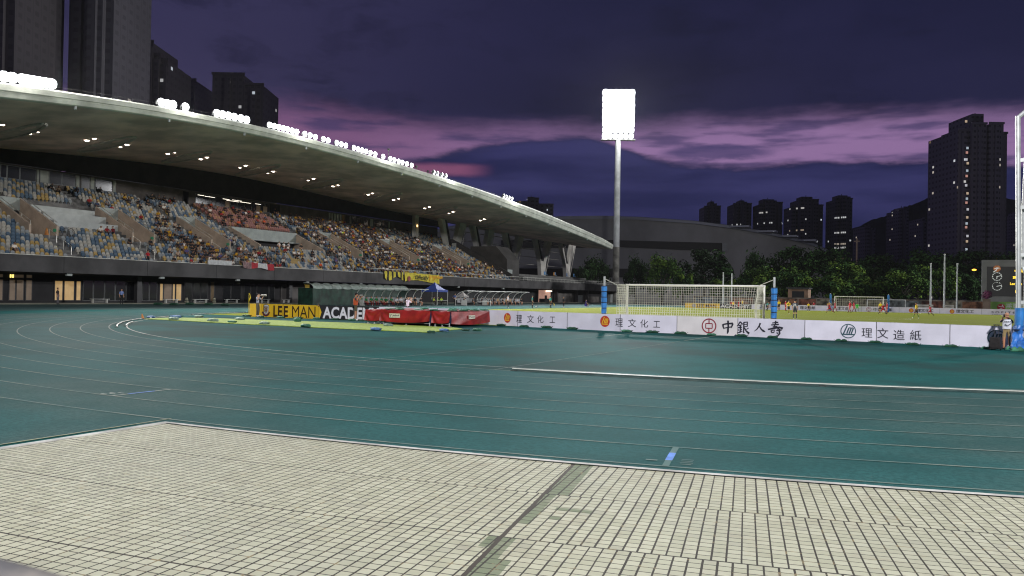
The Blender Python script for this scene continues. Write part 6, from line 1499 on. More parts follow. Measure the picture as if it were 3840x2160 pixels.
def bollard(x, lb):
    p = PU(x, 1130, -69.9); o = thing('bollard', lb, 'bollard', (-69.9, p.y, .0), 0, 'striped bollards'); MB().tube((0, 0, 0), (0, 0, .85), .26, .10, 10).build('cone', M_dark, o)
    for z in (.2, .45, .65): MB().tube((0, 0, z), (0, 0, z+.09), .275-.19*z, .275-.19*(z+.09), 10).build('stripe', mat('stripe_cream', (.5, .48, .34), .7), o)
bollard(700, 'black bollard with pale stripes left of the middle bench'); bollard(803, 'black bollard with pale stripes at the brown pier')
o = thing('traffic_cone', 'orange traffic cone in the stairwell mouth left of the white platform', 'cone', (-76.3, 11.6, row_z(7))); MB().tube((0, 0, .04), (0, 0, .85), .24, .05, 10).build('cone', mat('marker_orange', (.5, .20, .05), .7), o); MB().box(-.28, .28, -.28, .28, 0, .04).build('base', mat('marker_orange', (.5, .20, .05), .7), o)
# ------------------------------------------------------------------ throwing cage post at the right edge
p = G(3801, 1313); p.z = 0
cg = thing('cage_post', 'tall white steel cage post with blue padding and rungs, right edge of the photo', 'cage post', p)
H_ = PN(3816, 436, p.y).z; top = PN(3817, 436, p.y); mid = PN(3822, 1180, p.y); dxp = (top.x-mid.x)
MB().tube((mid.x-p.x, 0, 0), (top.x-p.x, 0, H_), .095, n=12).build('pole', M_steel, cg)
tx = top.x-p.x
MB().path([(tx, 0, H_-.06), (tx+.75, .1, H_+.62), (tx+2.6, .3, H_+.9)], .085, 8).build('bent_arm', M_steel, cg)
for y in (601, 778, 956, 1134):
    q = PN(3826, y, p.y); x0 = q.x-p.x; MB().box(x0-.05, x0+1.6, -.05, .05, q.z-.07, q.z+.07).build('rung', M_steel, cg)
b = PN(3837, 800, p.y+.2).x-p.x
MB().path([(b+.10, .2, .2), (b+.10, .2, 3.0), (b+.0, .2, 3.3), (b-.02, .2, 5.4), (b+.05, .2, 7.5), (b+.12, .2, 9.2)], .05, 8).build('net_pole', M_steel, cg)
pz0, pz1 = PN(3825, 1215, p.y).z, PN(3825, 1155, p.y).z
pd = MB().tube((mid.x-p.x, 0, .95), (mid.x-p.x+.01, 0, pz1), .155, .165, 16); pd.build('upper_pad', M_pad, cg)
t = MB()
def wrap(a, b):
    an = 2*pi*a; r = .17+.03*sin(an*3+b*7)+.02*sin(b*19+an); return (mid.x-p.x+r*cos(an)-.10*(1-b)**2*2, r*sin(an)-.12*(1-b)**2*2, .02+.98*b)
t.grid(wrap, 18, 14); t.build('lower_pad', mat('blue_tarp', (.030, .16, .52), .4, .2, 2.5, bump=.35, spec=.5), cg)
for z in (.35, .78): MB().tube((mid.x-p.x-.02, 0, z), (mid.x-p.x-.02, 0, z+.05), .215, n=16).build('strap', M_padd, cg)
tp = thing('blue_tarpaulin', 'crumpled blue tarpaulin heaped at the foot of the cage post', 'tarpaulin', (p.x+.86, p.y-.05, 0))
t = MB(); rr = random.Random(5)
def heap(a, b):
    x = -.95+2.0*a; y = -.5+1.2*b; e = max(0, 1-((x-.05)/1.05)**2)*max(0, 1-((y-.1)/.62)**2)
    z = .62*e**.6+.07*sin(x*13+y*7)*e+.06*sin(x*7-y*17)*e+.05*sin(x*29+y*23)*e
    return (x+.05*sin(y*11), y+.05*sin(x*13), max(.003, z))
t.grid(heap, 60, 40); t.build('tarpaulin_sheet', MATS['blue_tarp'], tp)
t = MB(); t.grid(lambda a, b: (-.1+1.2*a, -.62+.15*sin(a*9), .05+.55*b+.25*a*b+.04*sin(a*17+b*5)), 14, 8); t.build('folded_flap', mat('blue_tarp_dark', (.02, .09, .28), .45, .2, 3, bump=.3), tp)
bag(3796, 1313, 'green sandbag at the foot of the blue tarpaulin, left of two', M_bg, .005, .75, .2, 3, 1.7); bag(3815, 1318, 'bright green sandbag before the blue tarpaulin at the right edge', M_bg, .005, .8, .5, 1, 1.8)

# ------------------------------------------------------------------ ledge close to the camera, out of focus
q0 = Vector(CAM+ray(-420, 2142)*.40); q1 = Vector(CAM+ray(1100, 2370)*.40)
lg = thing('concrete_ledge', 'blurred grey beige ledge corner at the bottom left of the photo, close to the camera', 'ledge', (0, 0, 0))
t = MB(); d = q1-q0; fwd = Vector((_f[0], _f[1], 0)).normalized(); up = Vector((0, 0, 1))
def ledge(a, b):
    q = q0+d*a; h = .010+.003*sin(a*9); an = -pi*.5+pi*1.3*b; return tuple(q+fwd*(.03*cos(an))+up*(-.035+.035*sin(an)+h))
t.grid(ledge, 24, 12); t.grid(lambda a, b: tuple(q0+d*a-fwd*.03+up*(-.9*b-.04)), 4, 2)
t.build('ledge_top', mat('ledge_concrete', (.25, .225, .20), .95, .3, 22.0, col2=(.085, .085, .095), spec=.1), lg, None, 0, True)

# ------------------------------------------------------------------ floodlight tower
def tower(base, h, head_w, head_h, rows, cols, aim, label, d0=1.05, d1=.80):
    o = thing('floodlight_tower', label, 'floodlight tower', base, atan2(aim[0], -aim[1])*1.0, 'stadium floodlight towers')
    MB().tube((0, 0, 0), (0, 0, h*.34), d0, d0*.86, 20).build('lower_mast', mat('mast_weathered', (.24, .235, .21), .8, .35, .35), o)
    MB().tube((0, 0, h*.34+.01), (0, 0, h), d0*.86, d1, 20).build('mast', mat('mast_grey', (.42, .44, .45), .6, .12, .5), o)
    MB().box(-head_w/2-.4, head_w/2+.4, -.6, .9, h-.35, h-.05).build('head_platform', M_frame, o)
    t = MB()
    for i in range(cols+1): x = -head_w/2+head_w*i/cols; t.box(x-.08, x+.08, .25, .45, h-.04, h+head_h)
    for j in range(rows+1): z = h+head_h*j/rows; t.box(-head_w/2-.2, head_w/2+.2, .05, .24, z-.08, z+.08)
    t.build('head_frame', M_dkframe, o)
    MB().box(-head_w/2, head_w/2, .46, .6, h, h+head_h).build('rear_screen', M_dkframe, o)
    lm = None
    for j in range(rows):
        for i in range(cols):
            x = -head_w/2+head_w*(i+.5)/cols; z = h+head_h*(j+.5)/rows; rx = head_w/cols*.58
            if lm is None:
                lm = MB().tube((0, .22, 0), (0, -.1, -.05), rx*.6, rx*.95, 14).build('floodlight', M_frame, o); gl_ = MB().ball((0, -.12, -.05), rx*.97, .22, head_h/rows*.58, 14, 8).build('lamp_glass', M_tbulb, lm); lm.location = (x, 0, z)
            else:
                q = lm.copy(); COL.objects.link(q); q.parent = o; q.location = (x+(.04*((i*3+j) % 3-1)), 0, z); sc_l = .74 if j == 0 else .86 if j == 1 else 1.0; q.scale = (sc_l, 1, sc_l); g = gl_.copy(); COL.objects.link(g); g.parent = q
    return o
M_tbulb = mat('tower_lamp_glass', (1, 1, 1), .3, 0, 1, emit=(.96, .97, 1.0), es=30)
TP = PU(2309, 1060, -71.0); ht = PU(2318, 522, -71.0).z; htop = PU(2335, 346, -71.0).z; hwid = (PU(2392, 440, -71.0)-PU(2274, 440, -71.0)); 
dvec = Vector(CAM)-TP; dvec.z = 0; dist_t = dvec.length; hw_t = 118/2996*dist_t*.99
tdir = (0+35-TP.x, 20-TP.y); n_ = hypot(*tdir)
tow = tower((TP.x, TP.y, 0), ht, hw_t, htop-ht, 8, 6, (tdir[0]/n_, tdir[1]/n_), 'tall floodlight tower with a blazing lamp head standing behind the far end of the stand')
tow.rotation_euler = (0, 0, atan2(-(Vector(CAM)-TP).x, (Vector(CAM)-TP).y)+pi+.10)
tow.location.x = PU(2309, 1060, -71.0).x

# ------------------------------------------------------------------ lamps' light
def spot(name, loc, target, power, size, blend=.6, color=(1, .97, .93), rad=.5):
    l = bpy.data.lights.new(name, 'SPOT'); l.energy = power; l.spot_size = radians(size); l.spot_blend = blend; l.color = color; l.shadow_soft_size = rad
    o = bpy.data.objects.new(name, l); COL.objects.link(o); o.location = loc
    o.rotation_euler = (Vector(target)-Vector(loc)).to_track_quat('-Z', 'Y').to_euler(); return o
KR = 1.0
def point(name, loc, power, color=(1, .97, .93), rad=1.0):
    l = bpy.data.lights.new(name, 'POINT'); l.energy = power; l.color = color; l.shadow_soft_size = rad
    o = bpy.data.objects.new(name, l); COL.objects.link(o); o.location = loc; return o
point('tower_spill_fill', tuple(TP+Vector((2.5, -3.0, ht+4)))  , 80000, (1, .98, .95), 3.0)  # added point fill for stray light on hall, trees and mast
for n in (0, 18, 36, 54, 72, 95): point('roof_spill_fill', (-60.7, n, roof_sec((n+22)/171.6)[2]+1.6), 900, (1, .98, .95), .6)  # added fill lamps before the roof edge, no fittings there
point('tower_spill_fill', (78, 168, 43), 90000, (1, .98, .95), 3.0)  # unseen fill lamp added to brighten the roof props
point('tower_spill_fill', (46, -82, 41), 60000, (1, .98, .95), 3.0)  # unseen fill lamp added for props, boards and mast
point('roof_spill_fill', (-63.5, 8, roof_sec((8+22)/171.6)[2]+4), 7000, (1, .98, .95), 1.0)  # fill lamp added above the roof for the apartment towers
for n, tn_, pw in ((3, 8, 1.0), (16, 20, .9), (30, 34, .9), (46, 48, .9), (60, 60, .9), (80, 80, .8), (104, 96, .7)):
    s = (n+22)/171.6; z = roof_sec(s)[2]+.6
    spot('roof_floodlight_beam', (-60.9, n, z), (-8, tn_, 0), 46000*pw*KR, 105, .7, (1, .98, .94), .8)
spot('tower_floodlight_beam', tuple(TP+Vector((2.0, -2.5, ht+4))), (4, 32, 0), 420000, 60, .6, (.97, .98, 1.0), 2.5)
for tx, ty, ax, ay, pw, sz_ in ((46, -82, 3, -14, 380000, 72), (78, 168, -20, 75, 520000, 125)):
    spot('tower_floodlight_beam', (tx, ty, 42), (ax, ay, 0), pw, sz_, 1.0, (.97, .98, 1.0), 2.5)
for i in range(0, len(DL), 2):
    p_ = DL[i]; spot('soffit_downlight_beam', (p_.x, p_.y, p_.z-.3), (p_.x-1.5, p_.y, 0), 150, 130, .8, (1, .92, .83), .3)

# ------------------------------------------------------------------ velodrome hall behind
M_hall = mat('hall_cladding', (.19, .19, .20), .6, .12, .06); M_hroof = mat('hall_roof', (.20, .21, .27), .5, .10, .05); M_slot = mat('hall_slot', (.006, .006, .008), .6, 0)
def PZ(x, y, Z):   # point at depth Z along the view axis
    return Vector(CAM+ray(x, y)*Z)
hall = thing('sports_hall', 'low curved grey sports hall with a long dark slot behind the trees and floodlight tower', 'sports hall', (PZ(2500, 1100, 300).x, PZ(2500, 1100, 300).y, 0))
HO = Vector(hall.location)
prof = [(1500, 900), (1700, 850), (1900, 826), (2100, 816), (2260, 814), (2400, 818), (2600, 832), (2760, 852), (2900, 878), (3000, 902), (3060, 920), (3100, 940)]
def hall_pt(x, y, Z): return PZ(x, y, Z)-HO
xs = np.linspace(1500, 3100, 70); py = np.interp(xs, [a for a, _ in prof], [b for _, b in prof])
def roof_dep(a): return 300+40*(abs(a-.45)*1.3)**2
t = MB()
def wallf(a, b):
    x = 1500+1600*a; y = float(np.interp(x, [q for q, _ in prof], [q for _, q in prof])); Z = roof_dep(a); P0 = PZ(x, y, Z); return tuple(Vector((P0.x, P0.y, P0.z*(1-b)-.0))-HO)
t.grid(wallf, 90, 6); t.build('wall', M_hall, hall)
def rooff(a, b):
    P0 = Vector(wallf(a, 0))+HO; d = Vector((P0.x-CAM[0], P0.y-CAM[1], 0)).normalized(); w = 2.2*sin(b*pi)
    return tuple(P0+d*(b*130-1.5)+Vector((0, 0, .35+b*2.0+3*sin(b*pi*.5)))-HO)
t = MB(); t.grid(rooff, 90, 8); t.build('roof', M_hroof, hall, None, 0, True)
t = MB()
for b0, m in ((0, 0),): t.grid(lambda a, b: tuple(Vector(wallf(a, 0))+Vector((-.6*_f[0]*1.5, -.6*_f[1]*1.5, .4-b*1.1))), 90, 1)
t.build('roof_edge', M_hroof, hall)
def hslab(x0, x1, y0a, y0b, y1a, y1b, off=.8, nx=20):
    t = MB(); t.grid(lambda a, b: tuple(PZ(x0+(x1-x0)*a, (y0a+(y0b-y0a)*a)*(1-b)+(y1a+(y1b-y1a)*a)*b, roof_dep((x0+(x1-x0)*a-1500)/1600)-off)-HO), nx, 2); return t
hslab(2325, 2708, 901, 911, 926, 943).build('slot_recess', M_slot, hall)
hslab(1880, 2300, 900, 900, 931, 928).build('slot_recess', M_slot, hall)
hslab(2708, 2728, 911, 912, 943, 943, 1.2, 2).build('slot_end', mat('hall_slot_end', (.20, .21, .22), .7), hall)
hslab(1880, 2560, 1006, 1008, 1040, 1040).build('lower_recess', M_slot, hall)
for k, (x, y) in enumerate(((2760, 850), (2860, 868), (2940, 886), (3010, 902))): 
    P0 = PZ(x, y, roof_dep((x-1500)/1600)-2)-HO; MB().box(P0.x-2, P0.x+5, P0.y-1, P0.y+4, P0.z-.3, P0.z+.35).build('roof_rib', M_hroof, hall)

# ------------------------------------------------------------------ apartment towers
def apt_mat(name, col, seed, lit=.03, fl=2.9, bay=2.6, dim=1.0, wd=.35):
    m = bpy.data.materials.new(name); m.use_nodes = True; nt = m.node_tree; b = nt.nodes['Principled BSDF']
    tcn = nt.nodes.new('ShaderNodeTexCoord'); x, y, z = sep(nt, tcn.outputs['Object'])
    h = x+y*.731; fx = h/bay+seed; fz = z/fl; cx, cz = fx.fl(), fz.fl(); ux, uz = fx.fr(), fz.fr()
    win = ux.gt(.28)*ux.lt(.74)*uz.gt(.32)*uz.lt(.74)
    r, rc_ = white(nt, comb(nt, cx, cz, seed)); r2, _ = white(nt, comb(nt, cx, 5.0, seed)); r3, _ = white(nt, comb(nt, cx, cz, seed+3.3))
    litm = win*r.lt(r2*lit*2)
    body_c = mixc(nt, noise(nt, tcn.outputs['Object'], .06, 4).smooth(.3, .7)*.35, col, tuple(c*.6 for c in col))
    body_c = mixc(nt, (ux.lt(.06)*.45).v, body_c, tuple(c*.5 for c in col))
    c = mixc(nt, win, body_c, tuple(c*wd for c in col)); nt.links.new(c, b.inputs['Base Color']); b.inputs['Roughness'].default_value = .7
    warm = mixc(nt, r3, (1.0, .68, .36), (.80, .90, 1.0)); nt.links.new(warm, b.inputs['Emission Color'])
    nt.links.new((litm*(r3*1.4+.25)*dim).v, b.inputs['Emission Strength']); m.cycles.emission_sampling = 'NONE'
    return m
def block(x0, x1, ytop, Z, mt, label, group, wings=None, core=None, ybase=None, depth=22, yaw=0.0):
    """tower seen between frame columns x0 and x1; wings = list of (a, b, drop, forward) in widths"""
    if x0 > 1920: x0 = 1920+(x0-1920)*(Z+depth)/Z
    if x1 < 1920: x1 = 1920+(x1-1920)*(Z+depth)/Z
    a = PZ(x0, 1100, Z); b = PZ(x1, 1100, Z); w = (b-a).length; c = (a+b)/2; H = PZ((x0+x1)/2, ytop, Z).z
    o = thing('apartment_tower', label, 'apartment tower', (c.x, c.y, 0), atan2((b-a).y, (b-a).x)+yaw, group)
    sc = Z/CF['f']
    for wa, wb, drop, fwd_ in (wings or [(0, .36, 10, 0), (.37, .63, 0, 4), (.64, 1, 8, 0)]):
        xa, xb = -w/2+w*wa, -w/2+w*wb; h = H-drop*sc; y0 = -fwd_
        m = MB().box(xa, xb, y0, y0+depth, 0, h); m.build('wall', mt, o)
        MB().box(xa-.3, xb+.3, y0-.4, y0+.0, h, h+1.1).build('parapet', mt, o)
        nb = max(1, int((xb-xa)/7))
        for k in range(nb): q = xa+(xb-xa)*(k+.5)/nb; MB().box(q-1.1, q+1.1, y0-1.2, y0-.005, 0, h-1.5).build('bay_shaft', mt, o)
    for ca, cb, rise in (core or [(.42, .58, 9)]):
        MB().box(-w/2+w*ca, -w/2+w*cb, 2, depth*.7, H-12*sc, H+rise*sc).build('roof_house', mt, o)
        MB().tube((-w/2+w*(ca+cb)/2, 5, H+rise*sc), (-w/2+w*(ca+cb)/2, 5, H+(rise+7)*sc), .25, n=5).build('mast', M_dkframe, o)
    return o
A_dark = apt_mat('flats_dark_violet', (.16, .145, .19), 1.7, .028, 2.9, 2.6, .45); A_mid = apt_mat('flats_blue_grey', (.085, .085, .11), 4.3, .06, 3.2, 3.4, .38); A_lit = apt_mat('flats_lamp_lit', (.16, .155, .175), 8.1, .008, 2.9, 3.0, .35, .74); A_lit2 = apt_mat('flats_lamp_lit_brown', (.12, .11, .12), 6.1, .02, 2.9, 2.6, .3, .74); A_far = apt_mat('flats_far_navy', (.07, .07, .10), 2.9, .06, 3.4, 4.0, .4)
# behind the stand
block(-140, 240, -260, 205, A_lit2, 'huge brownish apartment tower behind the stand at the left edge', None, [(0, .5, 0, 0), (.51, 1, 0, 3)], [(.4, .6, 4)])
block(236, 545, -200, 225, A_lit, 'huge pale apartment tower with a single window column behind the stand roof', None, [(0, .45, 0, 0), (.455, .84, 0, 3), (.845, 1, 0, 0)], [(.4, .6, 4)])
block(540, 700, 165, 300, A_lit2, 'stepped dark apartment block stepping down right of the huge towers', None, [(0, .34, 0, 2), (.345, .66, 45, 1), (.665, 1, 62, 0)], [(.05, .2, 2)])
block(780, 1030, 280, 340, A_lit2, 'dark apartment block with a higher left part above the roof lights', None, [(0, .62, 0, 0), (.625, 1, 38, 0)], [(.2, .5, 3)])
block(690, 790, 305, 380, A_lit2, 'low dark apartment block between the stepped one and the higher one', None, [(0, .5, 6, 0), (.505, 1, 0, 2)], [(.4, .6, 2)])
# beyond the far end
block(1930, 2070, 745, 700, A_far, 'pair of dark apartment blocks just above the stand roof tip', None, [(0, .3, 14, 0), (.305, .6, 2, 4), (.605, 1, 22, 0)], [(.3, .5, 8)])
g_ = 'row of dark apartment towers behind the sports hall'
block(2617, 2698, 768, 800, A_mid, 'smallest and leftmost tower of the dark row behind the hall', g_, [(0, .30, 8, 0), (.31, .69, 0, 4), (.70, 1, 6, 0)], [(.38, .62, 14)])
block(2722, 2814, 762, 760, A_mid, 'second tower of the dark row with a small stepped top', g_, [(0, .33, 4, 0), (.34, .66, 0, 4), (.67, 1, 2, 0)], [(.38, .63, 12)])
block(2818, 2930, 758, 740, A_mid, 'third tower of the dark row with a broad raised middle', g_, [(0, .2, 8, 0), (.21, .64, 0, 5), (.65, 1, 2, 0)], [(.16, .66, 12)])
block(2934, 3082, 752, 700, A_mid, 'fourth and broadest tower of the dark row with a tall square top', g_, [(0, .15, 24, 0), (.16, .80, 0, 4), (.81, 1, 18, 0)], [(.33, .68, 16)])
block(3092, 3192, 744, 680, A_mid, 'fifth and tallest tower of the dark row at its right end', g_, [(0, .24, 4, 0), (.25, .70, 0, 5), (.71, 1, 2, 0)], [(.2, .75, 13)])
g2_ = 'dim apartment blocks on the hill foot'
block(3196, 3280, 850, 640, A_dark, 'dim low block just right of the tallest row tower', g2_, [(0, .5, 0, 0), (.51, 1, 10, 0)], [(.2, .5, 2)])
block(3320, 3400, 780, 660, A_dark, 'dim block with a stepped roof under the hill slope', g2_, [(0, .4, 10, 0), (.41, 1, 0, 2)], [(.4, .8, 3)])
block(3404, 3466, 820, 620, A_dark, 'dim block hard against the left side of the great right tower', g2_, [(0, .6, 0, 0), (.61, 1, 6, 0)], [(.2, .5, 2)])
block(3772, 3838, 792, 700, A_dark, 'dim block between the great right tower and the cage post', g2_, [(0, .55, 10, 0), (.56, 1, 0, 0)], [(.3, .6, 2)])
BT = block(3474, 3774, 470, 420, A_dark, 'great dark apartment tower filling the sky at right with scattered lit windows', None, [(0, .205, 20, 0), (.21, .50, 0, 3), (.505, .545, 2, -4), (.55, .835, -2, 3), (.84, 1, 28, -1)], [(.24, .55, 40), (.33, .55, 48)], depth=30)
lm_ = [(2745, 380), (2140, 475)]
for k, y in enumerate((455, 555, 572, 598, 612, 640, 660, 695, 725, 745, 760, 785, 815, 838, 852, 885, 905, 935, 970)):
    pz = PZ(3626+(k*5 % 7)-3, y, 416); q = link('lit_window', MB().box(-.55, .55, -.1, .1, -.6, .6).mesh('w', mat('lit_window_%d' % (k % 4), (1, 1, 1), .5, 0, 1, emit=((1, .72, .42), (.75, .9, 1), (1, .45, .3), (.95, .95, 1))[k % 4], es=.4)))
    q.parent = BT; q.location = Matrix.Rotation(-BT.rotation_euler.z, 3, 'Z') @ (pz-Vector(BT.location))
block(3868, 4240, -60, 420, A_dark, 'dark apartment tower cut by the right edge of the photo', None, [(0, .3, 0, 0), (.31, .6, 0, 2), (.61, 1, 0, 0)], [(.3, .6, 4)])
# wooded hill behind the towers
hp = [(3080, 1000), (3190, 860), (3260, 830), (3330, 806), (3400, 775), (3480, 742), (3560, 716), (3660, 712), (3760, 738), (3840, 762), (3960, 800), (4200, 880)]
t = MB(); rr = random.Random(2); xs = np.linspace(3080, 4200, 120); ys = np.interp(xs, [a for a, _ in hp], [b for _, b in hp])
top_v = [PZ(x, y+rr.uniform(-3, 3), 1000) for x, y in zip(xs, ys)]
for k in range(5):
    f_ = k/4
    for i, q in enumerate(top_v): d = Vector((q.x-CAM[0], q.y-CAM[1], 0)).normalized(); t.v.append(tuple(Vector((q.x, q.y, q.z*(1-f_)**1.2 if k else q.z))-d*(250*f_)))
n = len(top_v)
for k in range(4):
    for i in range(n-1): t.f.append([k*n+i, k*n+i+1, (k+1)*n+i+1, (k+1)*n+i]); t.m.append(0)
for i, q in enumerate(top_v): d = Vector((q.x-CAM[0], q.y-CAM[1], 0)).normalized(); t.v.append(tuple(Vector((q.x, q.y, 0))+d*300))
for i in range(n-1): t.f.append([5*n+i, 5*n+i+1, i+1, i]); t.m.append(0)
struct(t.build('wooded_hills', mat('hill_woods', (.012, .015, .017), .95, .3, .05)))

# ------------------------------------------------------------------ trees at the far end
M_bark = mat('bark', (.05, .042, .034), .95, .25, 2)
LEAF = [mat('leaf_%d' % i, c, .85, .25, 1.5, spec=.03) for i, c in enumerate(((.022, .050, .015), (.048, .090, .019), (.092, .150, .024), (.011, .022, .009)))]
def tree_mesh(seed, h, w, nclump, leafs):
    r = random.Random(seed); t = MB(); cl = []
    ch = h*.62
    for k in range(nclump):
        a = r.uniform(0, 2*pi); v = r.uniform(0, 1)**.7; zz = h*.30+ch*v; prof = sin(pi*(.12+.80*v))**.75; rad = w/2*prof*r.uniform(.35, 1.0)
        cl.append((rad*cos(a), rad*sin(a), zz, w*r.uniform(.09, .17), r.random()))
    v_ = []; f_ = []; m_ = []
    for cx, cy, cz, cr, tone in cl:
        for i in range(leafs):
            d = Vector((r.gauss(0, 1), r.gauss(0, 1), r.gauss(0, .75)+.15)); d.normalize(); q = Vector((cx, cy, cz))+d*cr*r.uniform(.5, 1.1); s = r.uniform(.16, .34)
            nrm = (d+Vector((r.uniform(-.7, .7), r.uniform(-.7, .7), r.uniform(-.2, .9)))).normalized(); a_ = nrm.orthogonal().normalized(); b_ = nrm.cross(a_); an = r.uniform(0, pi); e1 = (a_*cos(an)+b_*sin(an))*s; e2 = (b_*cos(an)-a_*sin(an))*s*.6
            o_ = len(v_); v_ += [tuple(q-e1), tuple(q+e2), tuple(q+e1), tuple(q-e2)]; f_.append([o_, o_+1, o_+2, o_+3]); m_.append(0 if tone < .45 else 1 if tone < .8 else 2)
    t.v = v_; t.f = f_; t.m = m_; crown = t.mesh('crown', LEAF[:3])
    b = MB(); b.tube((0, 0, 0), (.1, 0, h*.42), w*.032, w*.022, 8)
    for k in range(6):
        c = cl[(k*7) % len(cl)]; b.tube((.1, 0, h*(.26+.03*k)), (c[0]*.8, c[1]*.8, c[2]), w*.014, w*.005, 6)
    return crown, b.mesh('trunk', M_bark)
TM = [tree_mesh(3, 8, 9.5, 46, 62), tree_mesh(8, 9, 8, 44, 62), tree_mesh(15, 6, 8, 40, 60), tree_mesh(21, 4, 5, 24, 50)]
def tree(x, ytop, wpx, Z, k, label, dark=False, group='broadleaf trees beyond the far end of the pitch'):
    p = PZ(x, 1125, Z); top = PZ(x, ytop, Z).z; cr, tr = TM[k]; h0 = (8, 9, 6, 4)[k]*.98; w0 = (9.5, 8, 8, 5)[k]
    o = thing('broadleaf_tree', label, 'tree', (p.x, p.y, 0), x*.7, group); sx = wpx/CF['f']*Z/w0
    c = link('crown', cr, o); link('trunk', tr, o); o.scale = (sx, sx, top/h0)
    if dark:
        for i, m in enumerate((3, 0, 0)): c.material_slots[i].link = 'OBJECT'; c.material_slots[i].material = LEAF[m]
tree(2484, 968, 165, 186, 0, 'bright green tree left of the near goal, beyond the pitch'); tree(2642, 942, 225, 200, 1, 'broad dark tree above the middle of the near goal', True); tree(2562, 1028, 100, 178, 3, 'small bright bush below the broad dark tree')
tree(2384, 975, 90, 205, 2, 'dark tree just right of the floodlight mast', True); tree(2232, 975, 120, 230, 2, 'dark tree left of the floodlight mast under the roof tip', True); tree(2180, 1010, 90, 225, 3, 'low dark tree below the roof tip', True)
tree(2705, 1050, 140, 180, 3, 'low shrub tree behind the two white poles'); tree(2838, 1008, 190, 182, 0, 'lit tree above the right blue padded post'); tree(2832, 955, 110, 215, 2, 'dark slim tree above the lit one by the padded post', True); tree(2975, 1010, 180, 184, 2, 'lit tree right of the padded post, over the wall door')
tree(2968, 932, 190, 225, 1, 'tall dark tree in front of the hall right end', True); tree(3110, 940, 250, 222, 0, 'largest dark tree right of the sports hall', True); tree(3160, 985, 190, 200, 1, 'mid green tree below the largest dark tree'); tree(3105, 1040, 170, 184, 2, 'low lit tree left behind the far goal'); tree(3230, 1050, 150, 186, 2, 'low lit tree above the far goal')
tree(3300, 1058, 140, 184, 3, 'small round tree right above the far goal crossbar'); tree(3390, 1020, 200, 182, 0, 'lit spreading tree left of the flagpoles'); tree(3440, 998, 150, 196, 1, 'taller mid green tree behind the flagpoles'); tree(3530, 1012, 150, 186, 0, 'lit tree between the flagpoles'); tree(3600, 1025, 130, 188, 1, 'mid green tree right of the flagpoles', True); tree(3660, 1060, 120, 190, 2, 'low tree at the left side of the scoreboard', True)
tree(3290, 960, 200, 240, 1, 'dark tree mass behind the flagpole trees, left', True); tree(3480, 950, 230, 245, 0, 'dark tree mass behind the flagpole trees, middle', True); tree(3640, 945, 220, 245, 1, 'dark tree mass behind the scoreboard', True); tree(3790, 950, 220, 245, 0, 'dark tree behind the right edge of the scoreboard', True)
# boundary wall with worn painted panels
wl = thing('boundary_wall', 'low weathered boundary wall with faded painted banners behind the far boards', 'wall', (0, 127, 0))
xa, xb = PN(2600, 1130, 127).x, PN(4100, 1130, 127).x; MB().box(xa, xb, 0, .3, 0, 2.25).build('wall_face', mat('weathered_wall', (.16, .13, .105), .9, .35, .5), wl)
rr = random.Random(9); x = xa+.5
cl_ = [((.20, .09, .05), 'panel_rust'), ((.13, .14, .14), 'panel_grey'), ((.10, .12, .15), 'panel_blue_grey'), ((.17, .15, .11), 'panel_ochre'), ((.16, .06, .04), 'panel_red_brown')]
k = 0
while x < xb-3: w_ = rr.uniform(2.5, 5.5); c_ = cl_[rr.randrange(5)]; MB().box(x, x+w_-.25, -.04, -.002, .5, 2.0).build('painted_banner', mat(c_[1], c_[0], .85, .45, .9), wl); x += w_; k += 1
dr = thing('garage', 'small brown shed with dark openings under the trees right of the padded post', 'shed', (0, 132, 0)); x0, x1 = PN(2955, 1100, 132).x, PN(3030, 1100, 132).x
MB().box(x0, x1, 0, 4, 0, 4.1).build('wall', mat('shed_brown', (.24, .15, .10), .85, .2, .6), dr); MB().box(x0+.8, x0+3.2, -.05, -.002, 1.6, 3.6).build('opening', M_slot, dr); MB().box(x0-.3, x1+.3, -.6, 4.3, 4.1, 4.35).build('roof', M_dkframe, dr)
# flagpoles and slim goal poles
for x, yt, lb in ((3489, 992, 'left flagpole of the three white flagpoles'), (3540, 957, 'tallest middle flagpole of the three white flagpoles'), (3588, 992, 'right flagpole of the three white flagpoles')):
    b_ = PN(x, 1150, 116.0); tp_ = PN(x+2, yt, 116.0); o = thing('flagpole', lb, 'flagpole', (b_.x, 116, 0), 0, 'white flagpoles'); MB().tube((0, 0, .3), (0, 0, tp_.z), .16, .10, 10).build('pole', mat('pole_white', (.52, .54, .53), .5), o); MB().tube((0, 0, 0), (0, 0, .3), .5, .4, 12).build('base', M_conc, o); MB().ball((0, 0, tp_.z+.1), .16, n=8, m=5).build('finial', M_wf, o)
for x, yt, lb in ((2711, 1021, 'left slim white pole seen through the near goal net'), (2743, 1025, 'right slim white pole seen through the near goal net')):
    b_ = PN(x, 1130, 112.0); tp_ = PN(x+1, yt, 112.0); o = thing('slim_pole', lb, 'pole', (b_.x, 112, 0), 0, 'slim white poles'); MB().tube((0, 0, .1), (0, 0, tp_.z), .13, .11, 8).build('pole', MATS['pole_white'], o); MB().tube((0, 0, 0), (0, 0, .1), .3, n=10).build('base_plate', M_conc, o)
for x, lb in ((3650, 'left stack of pale crates by the flagpoles'),):
    pass
for x0, x1, lb in ((3440, 3500, 'pale stack of barriers left under the flagpoles'), (3540, 3578, 'pale stack of barriers between flagpoles')):
    a_, b_ = PN(x0, 1150, 112), PN(x1, 1150, 112); o = thing('barrier_stack', lb, 'barriers', (a_.x, 112, 0))
    for j in range(4): MB().box(0, b_.x-a_.x, -.2, .2, .1+.34*j, .36+.34*j).build('barrier', mat('barrier_pale', (.40, .38, .33), .7, .2, 1.0), o)
